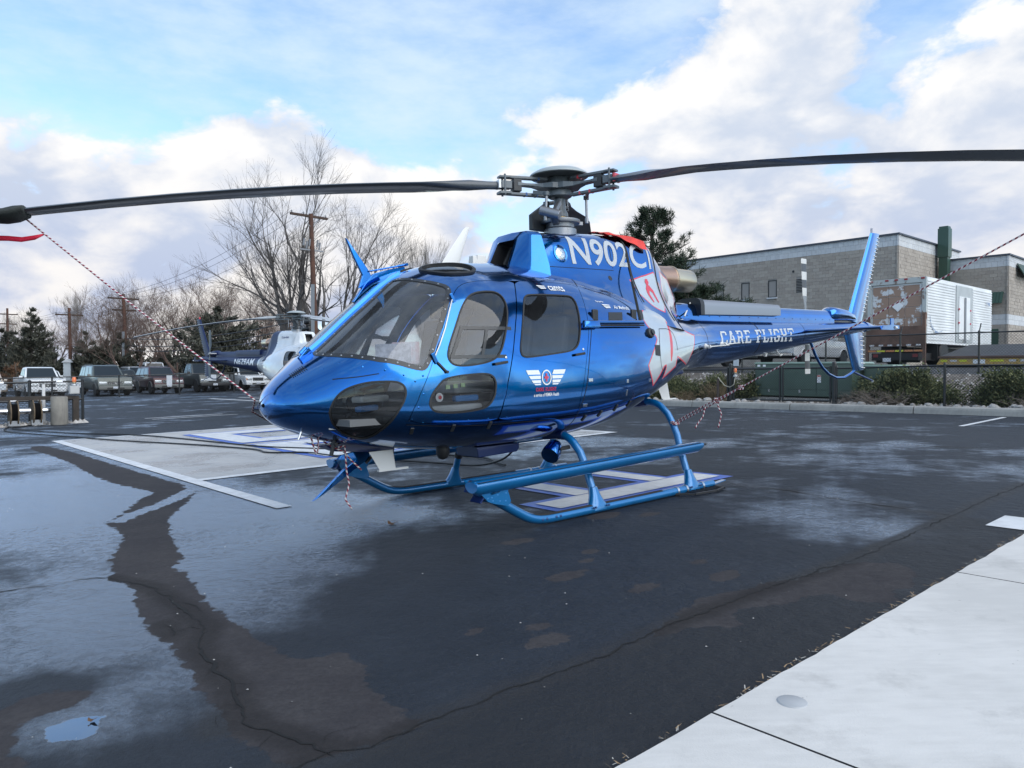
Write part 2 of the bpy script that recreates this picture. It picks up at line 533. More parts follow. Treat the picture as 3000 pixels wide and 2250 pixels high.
def build_ground():
    def axis(lo, a, b, hi, st, k):
        g1 = -np.geomspace(1, 1 + (a - lo), k)[::-1] + 1 + a
        g2 = np.geomspace(1, 1 + (hi - b), k) - 1 + b
        return np.unique(np.round(np.concatenate([g1, np.arange(a, b + st / 2, st), g2]), 4))
    us = np.unique(np.round(np.concatenate([axis(-420, -6.4, 2.2, 420, .042, 22), np.arange(2.2, 13.6, .095)]), 4))
    ws = np.unique(np.round(np.concatenate([axis(-420, -4.2, 3.4, 420, .042, 22), np.arange(3.4, 22, .11)]), 4))
    U, W = np.meshgrid(us, ws, indexing='ij')
    shp = U.shape
    U, W = U.ravel(), W.ravel()
    X = O0.x + US.x * U + WS.x * W
    Y = O0.y + US.y * U + WS.y * W
    Z = -(GN[0] * (X - O0.x) + GN[1] * (Y - O0.y)) / GN[2]
    far = np.hypot(X, Y)
    Z = np.where(far > 110, Z * np.clip(1 - (far - 110) / 120, 0, 1) + np.clip((far - 110) / 120, 0, 1) * np.clip(Z, -1.2, .6), Z)
    nI, nJ = shp
    idx = np.arange(nI * nJ).reshape(shp)
    F = np.stack([idx[:-1, :-1], idx[1:, :-1], idx[1:, 1:], idx[:-1, 1:]], -1).reshape(-1, 4)
    me = bpy.data.meshes.new('asphalt_ground')
    me.from_pydata(np.c_[X, Y, Z].tolist(), [], F.tolist())
    me.polygons.foreach_set('use_smooth', [True] * len(me.polygons))
    dry = np.maximum.reduce([sdf(U, W, chaikin(p, 1)) for p in (DRY_A, DRY_T, DRY_D)])
    pud = sdf(U, W, chaikin(PUDDLE, 1))
    # damp halo round the puddle keeps the ground there wet
    dry = np.minimum(dry, -sdf(U, W, [(c[0] * 1.0, c[1]) for c in chaikin(PUDDLE, 1)]) - .09)
    dryc = np.maximum(sdf(U, W, DRY_C), -.6)
    dry = np.maximum(dry, dryc)
    for (u, w, r) in [(-1.9, -1.35, .12), (-2.3, -2.25, .13), (-2.15, -2.75, .1), (-3.15, -2.95, .11), (-3.3, -2.6, .06), (-3.05, -2.78, .07), (-1.75, -1.95, .08), (-1.45, -2.65, .07), (-1.62, -2.95, .12), (-.75, -1.2, .16), (-.45, -1.45, .1), (-1.05, -1.05, .07), (-1.95, -2.1, .06)]:
        dry = np.maximum(dry, r - np.hypot((U - u) * .8, (W - w) * 1.6))
    crack = np.minimum.reduce([seg_dist(U, W, c, False) for c in CRACKS])
    film = np.zeros_like(U)
    for (u, w, r, a) in FILM:
        film += a * np.exp(-(((U - u) / r) ** 2 + ((W - w) / r) ** 2))
    film += .42 * (1 - np.clip((U + 2.3) / 1.2, 0, 1)) * np.clip((W + 2.6) / 1.4, 0, 1) + .08 * np.clip((W - .2) / 2.0, 0, 1) * np.clip((U + 2.3) / 1.2, 0, 1)
    strip = ((W < -3.27) & (U > -7.5) & (U < 1.2)).astype(float)
    for nm, arr in (('dry', dry), ('puddle', pud), ('crack', crack), ('film', film), ('strip', strip)):
        at = me.attributes.new(nm, 'FLOAT', 'POINT')
        at.data.foreach_set('value', np.clip(arr, -3, 3).astype(np.float32))
    m = bpy.data.materials.new('wet_asphalt')
    m.use_nodes = True
    N = NT(m.node_tree)
    b = m.node_tree.nodes['Principled BSDF']
    pos = N.n('ShaderNodeNewGeometry').outputs['Position']

    def A(nm):
        return N.n('ShaderNodeAttribute', attribute_name=nm).outputs['Fac']
    big = N.noise(pos, .55, 5, .55)
    mid = N.noise(pos, 2.3, 6, .6)
    edge = N.noise(pos, 9.0, 6, .65)
    fine = N.math('ADD', N.math('MULTIPLY', N.noise(pos, 30.0, 6, .70), .62), N.math('MULTIPLY', N.noise(pos, 85.0, 3, .65), .38))
    mic = N.noise(pos, 240.0, 2, .6)
    dryf = N.ramp(N.math('ADD', A('dry'), N.math('MULTIPLY', N.math('SUBTRACT', edge, .5), .20)), -.010, .010)
    pudf = N.ramp(N.math('ADD', A('puddle'), N.math('MULTIPLY', N.math('SUBTRACT', edge, .5), .09)), -.004, .006)
    # water film: standing water evens the stone out and mirrors the sky
    fl = N.math('ADD', A('film'), N.math('MULTIPLY', N.math('SUBTRACT', big, .5), 2.1))
    fl = N.math('ADD', fl, N.math('MULTIPLY', N.math('SUBTRACT', mid, .5), 1.2))
    fl = N.math('ADD', fl, N.math('MULTIPLY', N.math('SUBTRACT', edge, .5), .35))
    film_ = N.ramp(fl, 0.0, .75)
    strip_ = A('strip')
    wet = N.math('SUBTRACT', 1.0, dryf)
    film_ = N.math('MULTIPLY', film_, wet)
    film_ = N.math('MULTIPLY', film_, N.math('SUBTRACT', 1.0, N.math('MULTIPLY', strip_, .9)))
    wetc = N.mix(N.ramp(mid, .3, .7), (.009, .013, .021), (.016, .021, .031))
    wetc = N.mix(N.ramp(fine, .62, .8), wetc, (.045, .047, .052))
    dryc_ = N.mix(N.ramp(mid, .3, .7), (.046, .043, .047), (.062, .058, .060))
    dryc_ = N.mix(N.ramp(fine, .60, .78), dryc_, (.09, .087, .085))
    agg = N.ramp(N.math('ADD', N.math('MULTIPLY', N.noise(pos, 21.0, 5, .75), .55), N.math('MULTIPLY', N.noise(pos, 60.0, 3, .7), .45)), .36, .64)
    wetc = N.mix(agg, N.mix(.5, wetc, (.004, .006, .010)), wetc)
    dryc_ = N.mix(N.math('MULTIPLY', N.math('SUBTRACT', 1.0, agg), .55), dryc_, (.026, .024, .026))
    colr = N.mix(dryf, wetc, dryc_)
    colr = N.mix(N.math('MULTIPLY', strip_, wet), colr, (.010, .011, .014))
    ck = N.math('ADD', A('crack'), N.math('MULTIPLY', N.math('SUBTRACT', edge, .5), .09))
    ckf = N.ramp(A('crack'), .0, .012, .35, 0)
    halo = N.math('MULTIPLY', N.ramp(N.math('ABSOLUTE', ck), .03, .13, 1, 0), .6)
    colr = N.mix(halo, colr, (.018, .0165, .0165))
    colr = N.mix(ckf, colr, (.003, .003, .004))
    N.link(colr, b.inputs['Base Color'])
    r = N.fmix(dryf, N.fmix(film_, .60, .42), .85)
    r = N.fmix(N.math('MULTIPLY', strip_, wet), r, .62)
    r = N.fmix(pudf, r, .02)
    r = N.fmix(ckf, r, .8)
    N.link(r, b.inputs['Roughness'])
    sl = N.fmix(dryf, N.fmix(film_, .40, .6), .15)
    N.link(sl, b.inputs['Specular IOR Level'])
    # film of water: a clear layer, smoother where it stands deeper
    h = N.math('ADD', N.math('MULTIPLY', fine, .75), N.math('MULTIPLY', mic, .25))
    h = N.math('SUBTRACT', h, N.math('MULTIPLY', ckf, 1.2))
    h = N.math('ADD', h, N.math('MULTIPLY', N.noise(pos, 8.0, 3, .6), 2.2))
    bp = N.n('ShaderNodeBump')
    bp.inputs['Distance'].default_value = .022
    st = N.fmix(dryf, N.fmix(film_, .75, .55), .38)
    N.link(N.fmix(pudf, st, 0.0), bp.inputs['Strength'])
    N.link(h, bp.inputs['Height'])
    N.link(bp.outputs[0], b.inputs['Normal'])
    bc = N.n('ShaderNodeBump')
    bc.inputs['Distance'].default_value = .022
    N.link(N.fmix(pudf, N.fmix(film_, .7, .42), 0.0), bc.inputs['Strength'])
    N.link(h, bc.inputs['Height'])
    gl = N.n('ShaderNodeBsdfGlossy')
    gl.inputs['Color'].default_value = (.80, .89, 1.0, 1)
    N.link(N.fmix(pudf, N.fmix(film_, .36, .20), .01), gl.inputs['Roughness'])
    N.link(bc.outputs[0], gl.inputs['Normal'])
    lw = N.n('ShaderNodeLayerWeight')
    lw.inputs['Blend'].default_value = .5
    fz = N.math('ADD', .035, N.math('MULTIPLY', N.math('POWER', lw.outputs['Facing'], 3.4), .96))
    # the film breaks up over the coarse stone
    brk = N.math('ADD', N.math('MULTIPLY', N.noise(pos, 17.0, 4, .7), .6), N.math('MULTIPLY', N.noise(pos, 46.0, 3, .7), .4))
    brk = N.ramp(brk, .36, .64, .48, 1.35)
    brk = N.fmix(N.ramp(fl, .55, 1.25), brk, 1.1)
    cw = N.math('MAXIMUM', N.math('MULTIPLY', film_, brk, clamp=True), pudf)
    cw = N.math('MULTIPLY', cw, N.math('SUBTRACT', 1.0, ckf))
    mxs = N.n('ShaderNodeMixShader')
    N.link(N.math('MULTIPLY', cw, fz, clamp=True), mxs.inputs[0])
    N.link(b.outputs[0], mxs.inputs[1]); N.link(gl.outputs[0], mxs.inputs[2])
    om = [q for q in m.node_tree.nodes if q.type == 'OUTPUT_MATERIAL'][0]
    N.link(mxs.outputs[0], om.inputs[0])
    o = new_obj('asphalt_ground', me, None, m)
    tag(o, kind='structure')


build_ground()


def crack_ribbon(line, wd, seed):
    """a jagged open crack: dark, of uneven width"""
    rnd = random.Random(seed)
    P = [Vector((a, b, 0)) for a, b in line]
    Q = []
    for a, b in zip(P[:-1], P[1:]):
        n = max(1, int((b - a).length / .035))
        nn = Vector((-(b - a).y, (b - a).x, 0)).normalized()
        for i in range(n):
            q = a.lerp(b, i / n)
            j = .030 * mnoise.noise(Vector((q.x * 6 + seed, q.y * 6, 0))) + .016 * mnoise.noise(Vector((q.x * 21, q.y * 21 + seed, 0))) + rnd.gauss(0, .0035)
            Q.append(q + nn * j)
    Q.append(P[-1])
    vs, n = [], len(Q)
    for i, q in enumerate(Q):
        t = (Q[min(n - 1, i + 1)] - Q[max(0, i - 1)])
        nn = Vector((-t.y, t.x, 0)).normalized()
        w_ = wd * max(.12, .65 + .9 * mnoise.noise(Vector((q.x * 3.1 + seed * 2, q.y * 3.1, 4))) + rnd.gauss(0, .12)) * min(1, min(i, n - 1 - i) / 4 + .1)
        vs += [sp(q.x + nn.x * w_ / 2, q.y + nn.y * w_ / 2, .0025), sp(q.x - nn.x * w_ / 2, q.y - nn.y * w_ / 2, .0025)]
    mb = MB()
    mb.add(vs, [(2 * i, 2 * i + 1, 2 * i + 3, 2 * i + 2) for i in range(n - 1)])
    o = mb.build('asphalt_crack', mat('crack_dark', (.0045, .0045, .005), .95), fix=False)
    if o.data.polygons[0].normal.z < 0: o.data.flip_normals()
    tag(o, kind='structure')


for k_, (c_, w_) in enumerate(zip(CRACKS, (.020, .012, .009, .016, .012, .03, .02))):
    crack_ribbon(c_, w_, 3 + k_ * 7)
for k_, c_ in enumerate([[(-4.25, -.99), (-4.18, -1.15), (-4.2, -1.32)], [(-4.42, -2.08), (-4.5, -2.2)], [(-4.27, -1.58), (-4.33, -1.5), (-4.41, -1.52)], [(-4.44, -2.35), (-4.36, -2.42)], [(-4.51, -2.57), (-4.58, -2.5)], [(-4.42, -3.11), (-4.34, -3.04), (-4.22, -3.06)], [(-4.49, -2.9), (-4.58, -2.95), (-4.66, -2.93)], [(-4.65, -.07), (-4.78, -.14), (-4.9, -.12)]]):
    crack_ribbon(c_, .008, 50 + k_ * 5)


def ground_sheet(name, poly, lift, m, holes=None, kind='structure', parent=None, sub=.25):
    """flat sheet on the ground following its slope; polygon in site coordinates"""
    mb = MB()
    n = len(poly)
    vs = [sp(u, w, lift) for u, w in poly]
    tr = tessellate_polygon([[Vector((u, w, 0)) for u, w in poly]])
    mb.add(vs, [tuple(t) for t in tr])
    o = mb.build(name, m, parent, fix=False)
    me = o.data
    if len(me.polygons) and me.polygons[0].normal.z < 0:
        me.flip_normals()
    if kind: tag(o, kind=kind)
    return o


def rect(u0, u1, w0, w1):
    return [(u0, w0), (u1, w0), (u1, w1), (u0, w1)]


def worn_paint(name, col, keep=.5, rough=.5, wet=.35):
    """old road paint: flaked so the asphalt shows through real gaps"""
    m = mat(name, col, rough)
    N = NT(m.node_tree)
    b = m.node_tree.nodes['Principled BSDF']
    pos = N.n('ShaderNodeNewGeometry').outputs['Position']
    f1 = N.noise(pos, 7.0, 8, .7)
    f2 = N.noise(pos, 60.0, 3, .6)
    dirt = N.ramp(f1, .3, .7)
    N.link(N.mix(dirt, tuple(c * .72 for c in col), col), b.inputs['Base Color'])
    a = N.ramp(N.math('ADD', N.math('MULTIPLY', f1, .7), N.math('MULTIPLY', f2, .3)), keep - .20, keep - .16)
    N.link(a, b.inputs['Alpha'])
    N.link(N.ramp(f1, .3, .7, wet, rough), b.inputs['Roughness'])
    bp = N.n('ShaderNodeBump')
    bp.inputs['Distance'].default_value = .006
    bp.inputs['Strength'].default_value = .35
    N.link(f2, bp.inputs['Height'])
    N.link(bp.outputs[0], b.inputs['Normal'])
    return m


M_WHITE_PAINT = worn_paint('white_road_paint', (.72, .73, .74), .52)
M_BLUE_PAINT = worn_paint('blue_road_paint', (.05, .14, .58), .46)
M_WHITE_LINE = worn_paint('white_line_paint', (.74, .75, .76), .46)


def concrete(name, c1, c2, rough=.75, wet=False):
    m = mat(name, c1, rough)
    N = NT(m.node_tree)
    b = m.node_tree.nodes['Principled BSDF']
    pos = N.n('ShaderNodeNewGeometry').outputs['Position']
    big = N.noise(pos, .9, 6, .6)
    st = N.vmath('MULTIPLY', pos, (1.0, 4.0, 1.0))
    brush = N.noise(st, 5.0, 5, .6)
    fine = N.noise(pos, 130.0, 3, .6)
    f = N.ramp(N.math('ADD', N.math('MULTIPLY', big, .65), N.math('MULTIPLY', brush, .35)), .36, .64)
    c = N.mix(f, c1, c2)
    c = N.mix(N.ramp(fine, .70, .8, 0, .35), c, tuple(x * .55 for x in c1))
    stn = N.noise(pos, 2.1, 8, .68)
    c = N.mix(N.ramp(stn, .52, .70, 0, .55), c, tuple(x * .70 for x in c1))
    spk = N.noise(pos, 33.0, 2, .5)
    c = N.mix(N.ramp(spk, .74, .79, 0, .5), c, tuple(x * .45 for x in c1))
    N.link(c, b.inputs['Base Color'])
    if wet:
        N.link(N.ramp(big, .38, .62, .22, .7), b.inputs['Roughness'])
    bp = N.n('ShaderNodeBump')
    bp.inputs['Distance'].default_value = .004
    bp.inputs['Strength'].default_value = .3
    N.link(N.math('ADD', fine, N.math('MULTIPLY', brush, .6)), bp.inputs['Height'])
    N.link(bp.outputs[0], b.inputs['Normal'])
    return m


M_SLAB = concrete('broomed_concrete', (.53, .515, .49), (.64, .62, .59))
M_PADC = concrete('pad_concrete', (.32, .315, .31), (.46, .45, .435), wet=True)
M_KERB = concrete('kerb_concrete', (.27, .265, .25), (.36, .35, .325))

# concrete landing pad with its white border, and the letter painted on it
ground_sheet('landing_pad', rect(-2.52, 5.25, 3.95, 11.9), .004, M_PADC)
PADW = empty('pad_border_marking', sp(-2.5, 4, 0), 0)


def marking(name, pieces, lift, m, extra=None, label=None):
    """a painted marking: each stroke a sheet, one mesh"""
    mb = MB()
    for poly in pieces:
        mb.add([sp(u, w, lift) for u, w in poly], [tuple(range(len(poly)))])
    o = mb.build(name, m, None, fix=False)
    bm = bmesh.new(); bm.from_mesh(o.data)
    for f in bm.faces:
        if f.normal.z < 0: f.normal_flip()
    bm.to_mesh(o.data); bm.free()
    tag(o, kind='structure')
    return o


bpy.data.objects.remove(PADW)
marking('pad_border_marking', [rect(-2.60, -2.44, 1.32, 11.98), rect(-2.44, 5.33, 3.80, 3.96), rect(-2.44, 5.33, 11.82, 11.98), rect(5.17, 5.33, 3.96, 11.82)], .008, M_WHITE_LINE)


def u_mark(name, pieces, lift, grow=.085):
    """white strokes with a blue surround, both as sheets"""
    blue = []
    for (u0, u1, w0, w1) in pieces:
        blue.append(rect(u0 - grow, u1 + grow, w0 - grow, w1 + grow))
    # stack the overlapping surrounds a hair apart
    for i, q in enumerate(blue):
        marking(name + '_surround', [q], lift + .0006 * i, M_BLUE_PAINT)
    marking(name, [rect(*p) for p in pieces], lift + .006, M_WHITE_PAINT)


u_mark('pad_letter', [(-.25, .35, 8.05, 10.85), (.36, 2.6, 8.05, 8.7), (.36, 2.6, 10.2, 10.85)], .010, .13)
u_mark('pad_letter', [(-.25, .35, 4.8, 7.55), (.36, 2.6, 4.8, 5.45), (.36, 2.6, 6.9, 7.55)], .010, .13)
u_mark('apron_letter', [(-.80, 1.78, -.72, -.38), (.98, 1.27, -.36, 1.05), (-.22, .07, -.36, 1.05)], .005, .11)
# parking lines
for i, r in enumerate([(9.9, 12.55, -.72, -.62), (6.8, 9.6, -2.6, -2.5), (.9, 3.2, 18.2, 18.35), (.9, 3.4, 17.5, 17.62), (7.9, 8.15, 24, 33), (9.4, 9.6, 24, 33), (10.6, 10.8, 24, 33)]):
    marking('parking_line', [rect(*r)], .004, M_WHITE_LINE)
marking('white_painted_square', [rect(.92, 1.42, -4.3, -3.63)], .005, mat('white_patch', (.62, .63, .64), .6, var=.1, vscale=4, bump=.2))

# walkway of separate concrete slabs
walk = empty('concrete_walkway', sp(-1, -5, 0), 0)
tag(walk, kind='structure')
bounds = [-9.0, -6.0, -3.27, -.68, 1.9, 4.6, 7.4]
for a, bb in zip(bounds[:-1], bounds[1:]):
    mb = MB()
    g = .006
    nseg = 36
    top = []
    rnd = random.Random(int(a * 10))
    for i in range(nseg + 1):
        uu = a + g + (bb - a - 2 * g) * i / nseg
        top.append((uu, -3.94 + .008 * mnoise.noise(Vector((uu * 3, 0, 0))) + .006 * mnoise.noise(Vector((uu * 14, 2, 0)))))
    poly = top + [(bb - g, -9.5), (a + g, -9.5)]
    vs = [sp(u, w, .022) for u, w in poly] + [sp(u, w, -.08) for u, w in poly]
    n = len(poly)
    tr = tessellate_polygon([[Vector((u, w, 0)) for u, w in poly]])
    mb.add(vs, [tuple(t) for t in tr])
    mb.cur = 1
    mb.f += [(i, (i + 1) % n, n + (i + 1) % n, n + i) for i in range(n)]
    mb.mi += [1] * n
    o = mb.build('slab', [M_SLAB, mat('slab_edge_shade_dirt', (.05, .05, .052), .9)])  # dark sides paint in the shade of the joints, plus front edge dirt
    o.parent = walk
    o.matrix_parent_inverse = Matrix.Translation(-Vector(walk.location))
# joint filler below the slabs so the gap reads dark
ground_sheet('joint_bed', rect(-9, 7.4, -9.5, -3.97), .006, mat('joint_dark', (.02, .02, .022), .9), kind='structure')
# round survey cover set in the walkway, with its ring of stained concrete
mb = MB()
mb.lathe([(0.001, .026), (.052, .026), (.055, .0245), (.058, .020)], 28, sp(-2.98, -4.1, 0))
tag(mb.build('survey_cover', mat('cover_grey', (.40, .41, .42), .5, var=.1), smooth=SM), 'small round grey cover set flush in the concrete walkway', 'cover')
# leaf litter, grit and dry needles along the edge of the walkway
mb = MB()
rnd = random.Random(5)
for i in range(700):
    u = rnd.uniform(-6.4, 4)
    if mnoise.noise(Vector((u * 2.3, 7, 0))) < -.05 and rnd.random() < .8: continue
    w = -3.93 + abs(rnd.gauss(0, .018))
    p = sp(u, w, .010 + rnd.random() * .012)
    a = rnd.uniform(0, pi)
    L = rnd.uniform(.004, .022)
    d = Vector((cos(a), sin(a), rnd.uniform(-.15, .3))) * L
    t = Vector((-sin(a), cos(a), 0)) * rnd.uniform(.001, .0035)
    mb.cur = rnd.choice([0, 0, 1, 2])
    mb.add([p - d - t, p + d - t * .4, p + d * .9 + t, p - d * .8 + t], [(0, 1, 2, 3)])
o = mb.build('edge_litter', [mat('dry_needle', (.30, .20, .11), .8), mat('dark_soil', (.035, .03, .026), .9), mat('pale_grit', (.42, .40, .36), .8)], fix=False)
tag(o, 'dry needles, soil and grit lying along the walkway edge', 'litter', kind='stuff')
# pale chips and grit scattered on the asphalt
mb = MB()
for i in range(260):
    u, w = rnd.uniform(-6, 1.5), rnd.uniform(-3.9, 3.5)
    p = sp(u, w, .004)
    r = rnd.choice([.003, .003, .004, .007])
    a = rnd.random() * 6
    mb.add([p + Vector((cos(a + k * 2.1) * r, sin(a + k * 2.1) * r * .7, .001)) for k in range(3)] + [p + Vector((0, 0, r * .8))], [(0, 1, 3), (1, 2, 3), (2, 0, 3)])
o = mb.build('asphalt_grit', mat('chip_grey', (.36, .35, .34), .8), fix=False)
tag(o, 'pale chips of grit scattered over the asphalt', 'grit', kind='stuff')
# one curled leaf in the puddle, two on the asphalt
for k, (u, w, s, lab) in enumerate([(-4.965, -2.32, .018, 'small brown leaf lying in the round puddle'), (-2.22, -.12, .05, 'dark curled leaf on the wet asphalt in front of the near skid'), (-4.85, 1.02, .02, 'tiny dark leaf on the wet asphalt at far left')]):
    mb = MB()
    p = sp(u, w, .006)
    pts = [Vector((cos(a) * s * (1 + .35 * cos(3 * a)), sin(a) * s * .6, .35 * s * cos(2 * a) + .3 * s)) for a in [i * 2 * pi / 9 for i in range(9)]]
    mb.add([p + q for q in pts] + [p + Vector((0, 0, .1 * s))], [(i, (i + 1) % 9, 9) for i in range(9)])
    tag(mb.build('fallen_leaf', mat('leaf_brown', (.10, .055, .03), .8), fix=False, smooth=3.2), lab, 'leaf')

# kerb stones in front of the planting bed: separate lengths with joints
kerb = empty('kerb', sp(12.85, 5, 0), 0)
tag(kerb, kind='structure')
w = -14.0
kk = 0
while w < 16:
    L = 3.05
    mb = MB()
    prof = [(12.85, -.05), (12.87, .10), (12.885, .145), (12.91, .165), (13.06, .17), (13.06, -.05)]
    vs = [sp(u, w + .012, z) for u, z in prof] + [sp(u, w + L - .012, z) for u, z in prof]
    n = len(prof)
    mb.add(vs, [tuple(range(n)), tuple(range(2 * n - 1, n - 1, -1))] + [(i, (i + 1) % n, n + (i + 1) % n, n + i) for i in range(n)])
    o = mb.build('kerbstone', M_KERB)
    o.parent = kerb
    o.matrix_parent_inverse = Matrix.Translation(-Vector(kerb.location))
    w += L

# ------------------------------------------------------------------ helicopter
# local frame: x forward, y left, z up, origin on the ground below the rotor mast
HK = np.array([
[3.265,1.075,1.045,1.06,.03],[3.24,1.15,.985,1.06,.15],[3.17,1.24,.91,1.06,.275],[3.02,1.365,.835,1.06,.43],[2.80,1.53,.755,1.06,.61],
[2.45,1.825,.685,1.06,.80],[2.05,2.12,.625,1.07,.895],[1.80,2.218,.60,1.08,.92],[1.50,2.27,.585,1.10,.935],[1.00,2.30,.585,1.12,.935],
[.50,2.285,.60,1.15,.93],[0,2.23,.65,1.19,.90],[-.5,2.14,.785,1.27,.83],[-1,2.03,.96,1.37,.72],[-1.5,1.93,1.135,1.46,.57],
[-2,1.87,1.225,1.53,.42],[-2.4,1.86,1.245,1.55,.345],[-3.5,1.87,1.355,1.61,.265],[-5,1.89,1.515,1.70,.195],[-6.5,1.91,1.685,1.80,.125],[-7.3,1.92,1.775,1.85,.085]])[::-1]
X_NOSE, X_TAIL = 3.265, -7.3


def pchip(xs, ys):
    xs = np.asarray(xs, float); ys = np.asarray(ys, float)
    h = np.diff(xs); d = np.diff(ys) / h
    m = np.zeros(len(xs))
    for i in range(1, len(xs) - 1):
        if d[i - 1] * d[i] > 0:
            w1 = 2 * h[i] + h[i - 1]; w2 = h[i] + 2 * h[i - 1]
            m[i] = (w1 + w2) / (w1 / d[i - 1] + w2 / d[i])
    m[0], m[-1] = d[0], d[-1]

    def f(x):
        x = np.clip(x, xs[0], xs[-1])
        i = np.clip(np.searchsorted(xs, x) - 1, 0, len(xs) - 2)
        t = (x - xs[i]) / h[i]
        return (1 + 2 * t) * (1 - t) ** 2 * ys[i] + t * (1 - t) ** 2 * h[i] * m[i] + t * t * (3 - 2 * t) * ys[i + 1] + t * t * (t - 1) * h[i] * m[i + 1]
    return f


def sstep(a, b, x):
    t = np.clip((x - a) / (b - a), 0, 1)
    return t * t * (3 - 2 * t)


class Hull:
    def __init__(s):
        s.ZT, s.ZB, s.ZC, s.W = [pchip(HK[:, 0], HK[:, i]) for i in range(1, 5)]

    def expo(s, x):
        cab = sstep(-2.3, -.6, x) * (1 - sstep(2.6, 3.2, x))
        ws = sstep(1.2, 1.9, x) * (1 - sstep(2.75, 3.2, x))
        return 2 + .55 * cab + ws, 2 + .75 * cab

    def P(s, x, t):
        x = np.asarray(x, float); t = np.asarray(t, float)
        a = np.clip(t, -1, 1) * pi / 2
        q = np.sin(a)
        nt, nb = s.expo(x)
        zc = s.ZC(x)
        z = np.where(q >= 0, zc + (s.ZT(x) - zc) * q, zc + (zc - s.ZB(x)) * q)
        n = np.where(q >= 0, nt, nb)
        y = s.W(x) * np.sqrt(np.maximum(0, 1 - np.abs(q) ** n))
        return np.stack([x + 0 * y, y, z], -1)

    def tau(s, x, y, z):
        zc = s.ZC(x)
        q = np.where(z >= zc, (z - zc) / (s.ZT(x) - zc), (z - zc) / (zc - s.ZB(x)))
        nt, nb = s.expo(x)
        n = np.where(q >= 0, nt, nb)
        qy = np.sign(q) * np.maximum(0, 1 - np.clip(y / s.W(x), 0, 1) ** 2) ** (1 / n)
        q = np.where(np.abs(q) > .85, qy, np.clip(q, -1, 1))
        return np.arcsin(np.clip(q, -1, 1)) / (pi / 2)


class Cowl:
    """housing of the gearbox and engine on the roof"""
    def __init__(s):
        # x, top, half width at the foot, half width at the top
        K = np.array([[.60, 2.625, .45, .315], [.40, 2.65, .45, .32], [0, 2.69, .45, .325], [-.5, 2.715, .45, .325], [-.9, 2.72, .45, .32], [-1.08, 2.718, .45, .315], [-1.13, 2.69, .44, .30],
                      [-1.30, 2.585, .40, .25], [-1.45, 2.49, .35, .205], [-1.60, 2.41, .30, .165], [-1.75, 2.28, .24, .12], [-1.86, 2.12, .18, .09], [-1.96, 1.92, .12, .06]])[::-1]
        s.ZT = pchip(K[:, 0], K[:, 1]); s.WB = pchip(K[:, 0], K[:, 2]); s.WT = pchip(K[:, 0], K[:, 3])
        s.ZB = pchip([-2.0, -1.6, -1.0, -.5, 0, .5, 1.05], [1.70, 1.66, 1.70, 1.88, 2.02, 2.08, 2.06])
        s.FL = pchip([-2.0, -1.7, -1.2, -.6, 0, .5, 1.05], [.03, .08, .22, .20, .09, .05, .04])

    def P(s, x, t):
        x = np.asarray(x, float); t = np.asarray(t, float)
        q = np.sin(np.clip(t, 0, 1) * pi / 2)
        zb = s.ZB(x)
        z = zb + (s.ZT(x) - zb) * q
        y = (s.WB(x) + (s.WT(x) - s.WB(x)) * q) * np.maximum(0, 1 - q ** 12) ** .5 + s.FL(x) * np.maximum(0, 1 - q / .62) ** 2
        return np.stack([x + 0 * y, y, z], -1)

    def tau(s, x, y, z):
        q = (z - s.ZB(x)) / (s.ZT(x) - s.ZB(x))
        return np.arcsin(np.clip(q, 0, 1)) / (pi / 2)


HULL, COWL = Hull(), Cowl()


def surf_n(S, x, t):
    e = 2e-3
    tlo, thi = (-1 if S is HULL else 0), 1
    x0, x1 = (X_TAIL, X_NOSE) if S is HULL else (-1.96, .60)
    a = S.P(np.clip(x + e, x0, x1), t) - S.P(np.clip(x - e, x0, x1), t)
    b = S.P(x, np.clip(t + e, tlo, thi)) - S.P(x, np.clip(t - e, tlo, thi))
    n = np.cross(b, a)
    l = np.linalg.norm(n, axis=-1, keepdims=True)
    n = n / np.maximum(l, 1e-12)
    # keep pointing outward
    c = S.P(x, t).copy()
    c[..., 2] -= (S.ZC(x) if S is HULL else S.ZB(x))
    c[..., 0] = 0
    flip = (n * c).sum(-1) < 0
    n[flip] *= -1
    return n


def resample(P, step, closed=True):
    P = np.array(P, float)
    if closed: P = np.vstack([P, P[:1]])
    d = np.r_[0, np.cumsum(np.hypot(*np.diff(P, axis=0).T))]
    n = max(8, int(d[-1] / step))
    s = np.linspace(0, d[-1], n + 1)
    Q = np.c_[np.interp(s, d, P[:, 0]), np.interp(s, d, P[:, 1])]
    return Q[:-1] if closed else Q


def smooth_loop(P, it=2, step=.022):
    return resample(chaikin(P, it), step)


def inset(S, L, dist):
    """loop moved inwards over the surface by a distance in metres"""
    p = S.P(L[:, 0], L[:, 1])
    n = surf_n(S, L[:, 0], L[:, 1])
    t = np.roll(p, -1, 0) - np.roll(p, 1, 0)
    t /= np.maximum(np.linalg.norm(t, axis=1, keepdims=True), 1e-9)
    b = np.cross(n, t)
    c = p.mean(0)
    if ((c - p) * b).sum() < 0: b = -b
    q = p + b * dist
    return np.c_[q[:, 0], S.tau(q[:, 0], np.abs(q[:, 1]), q[:, 2])]


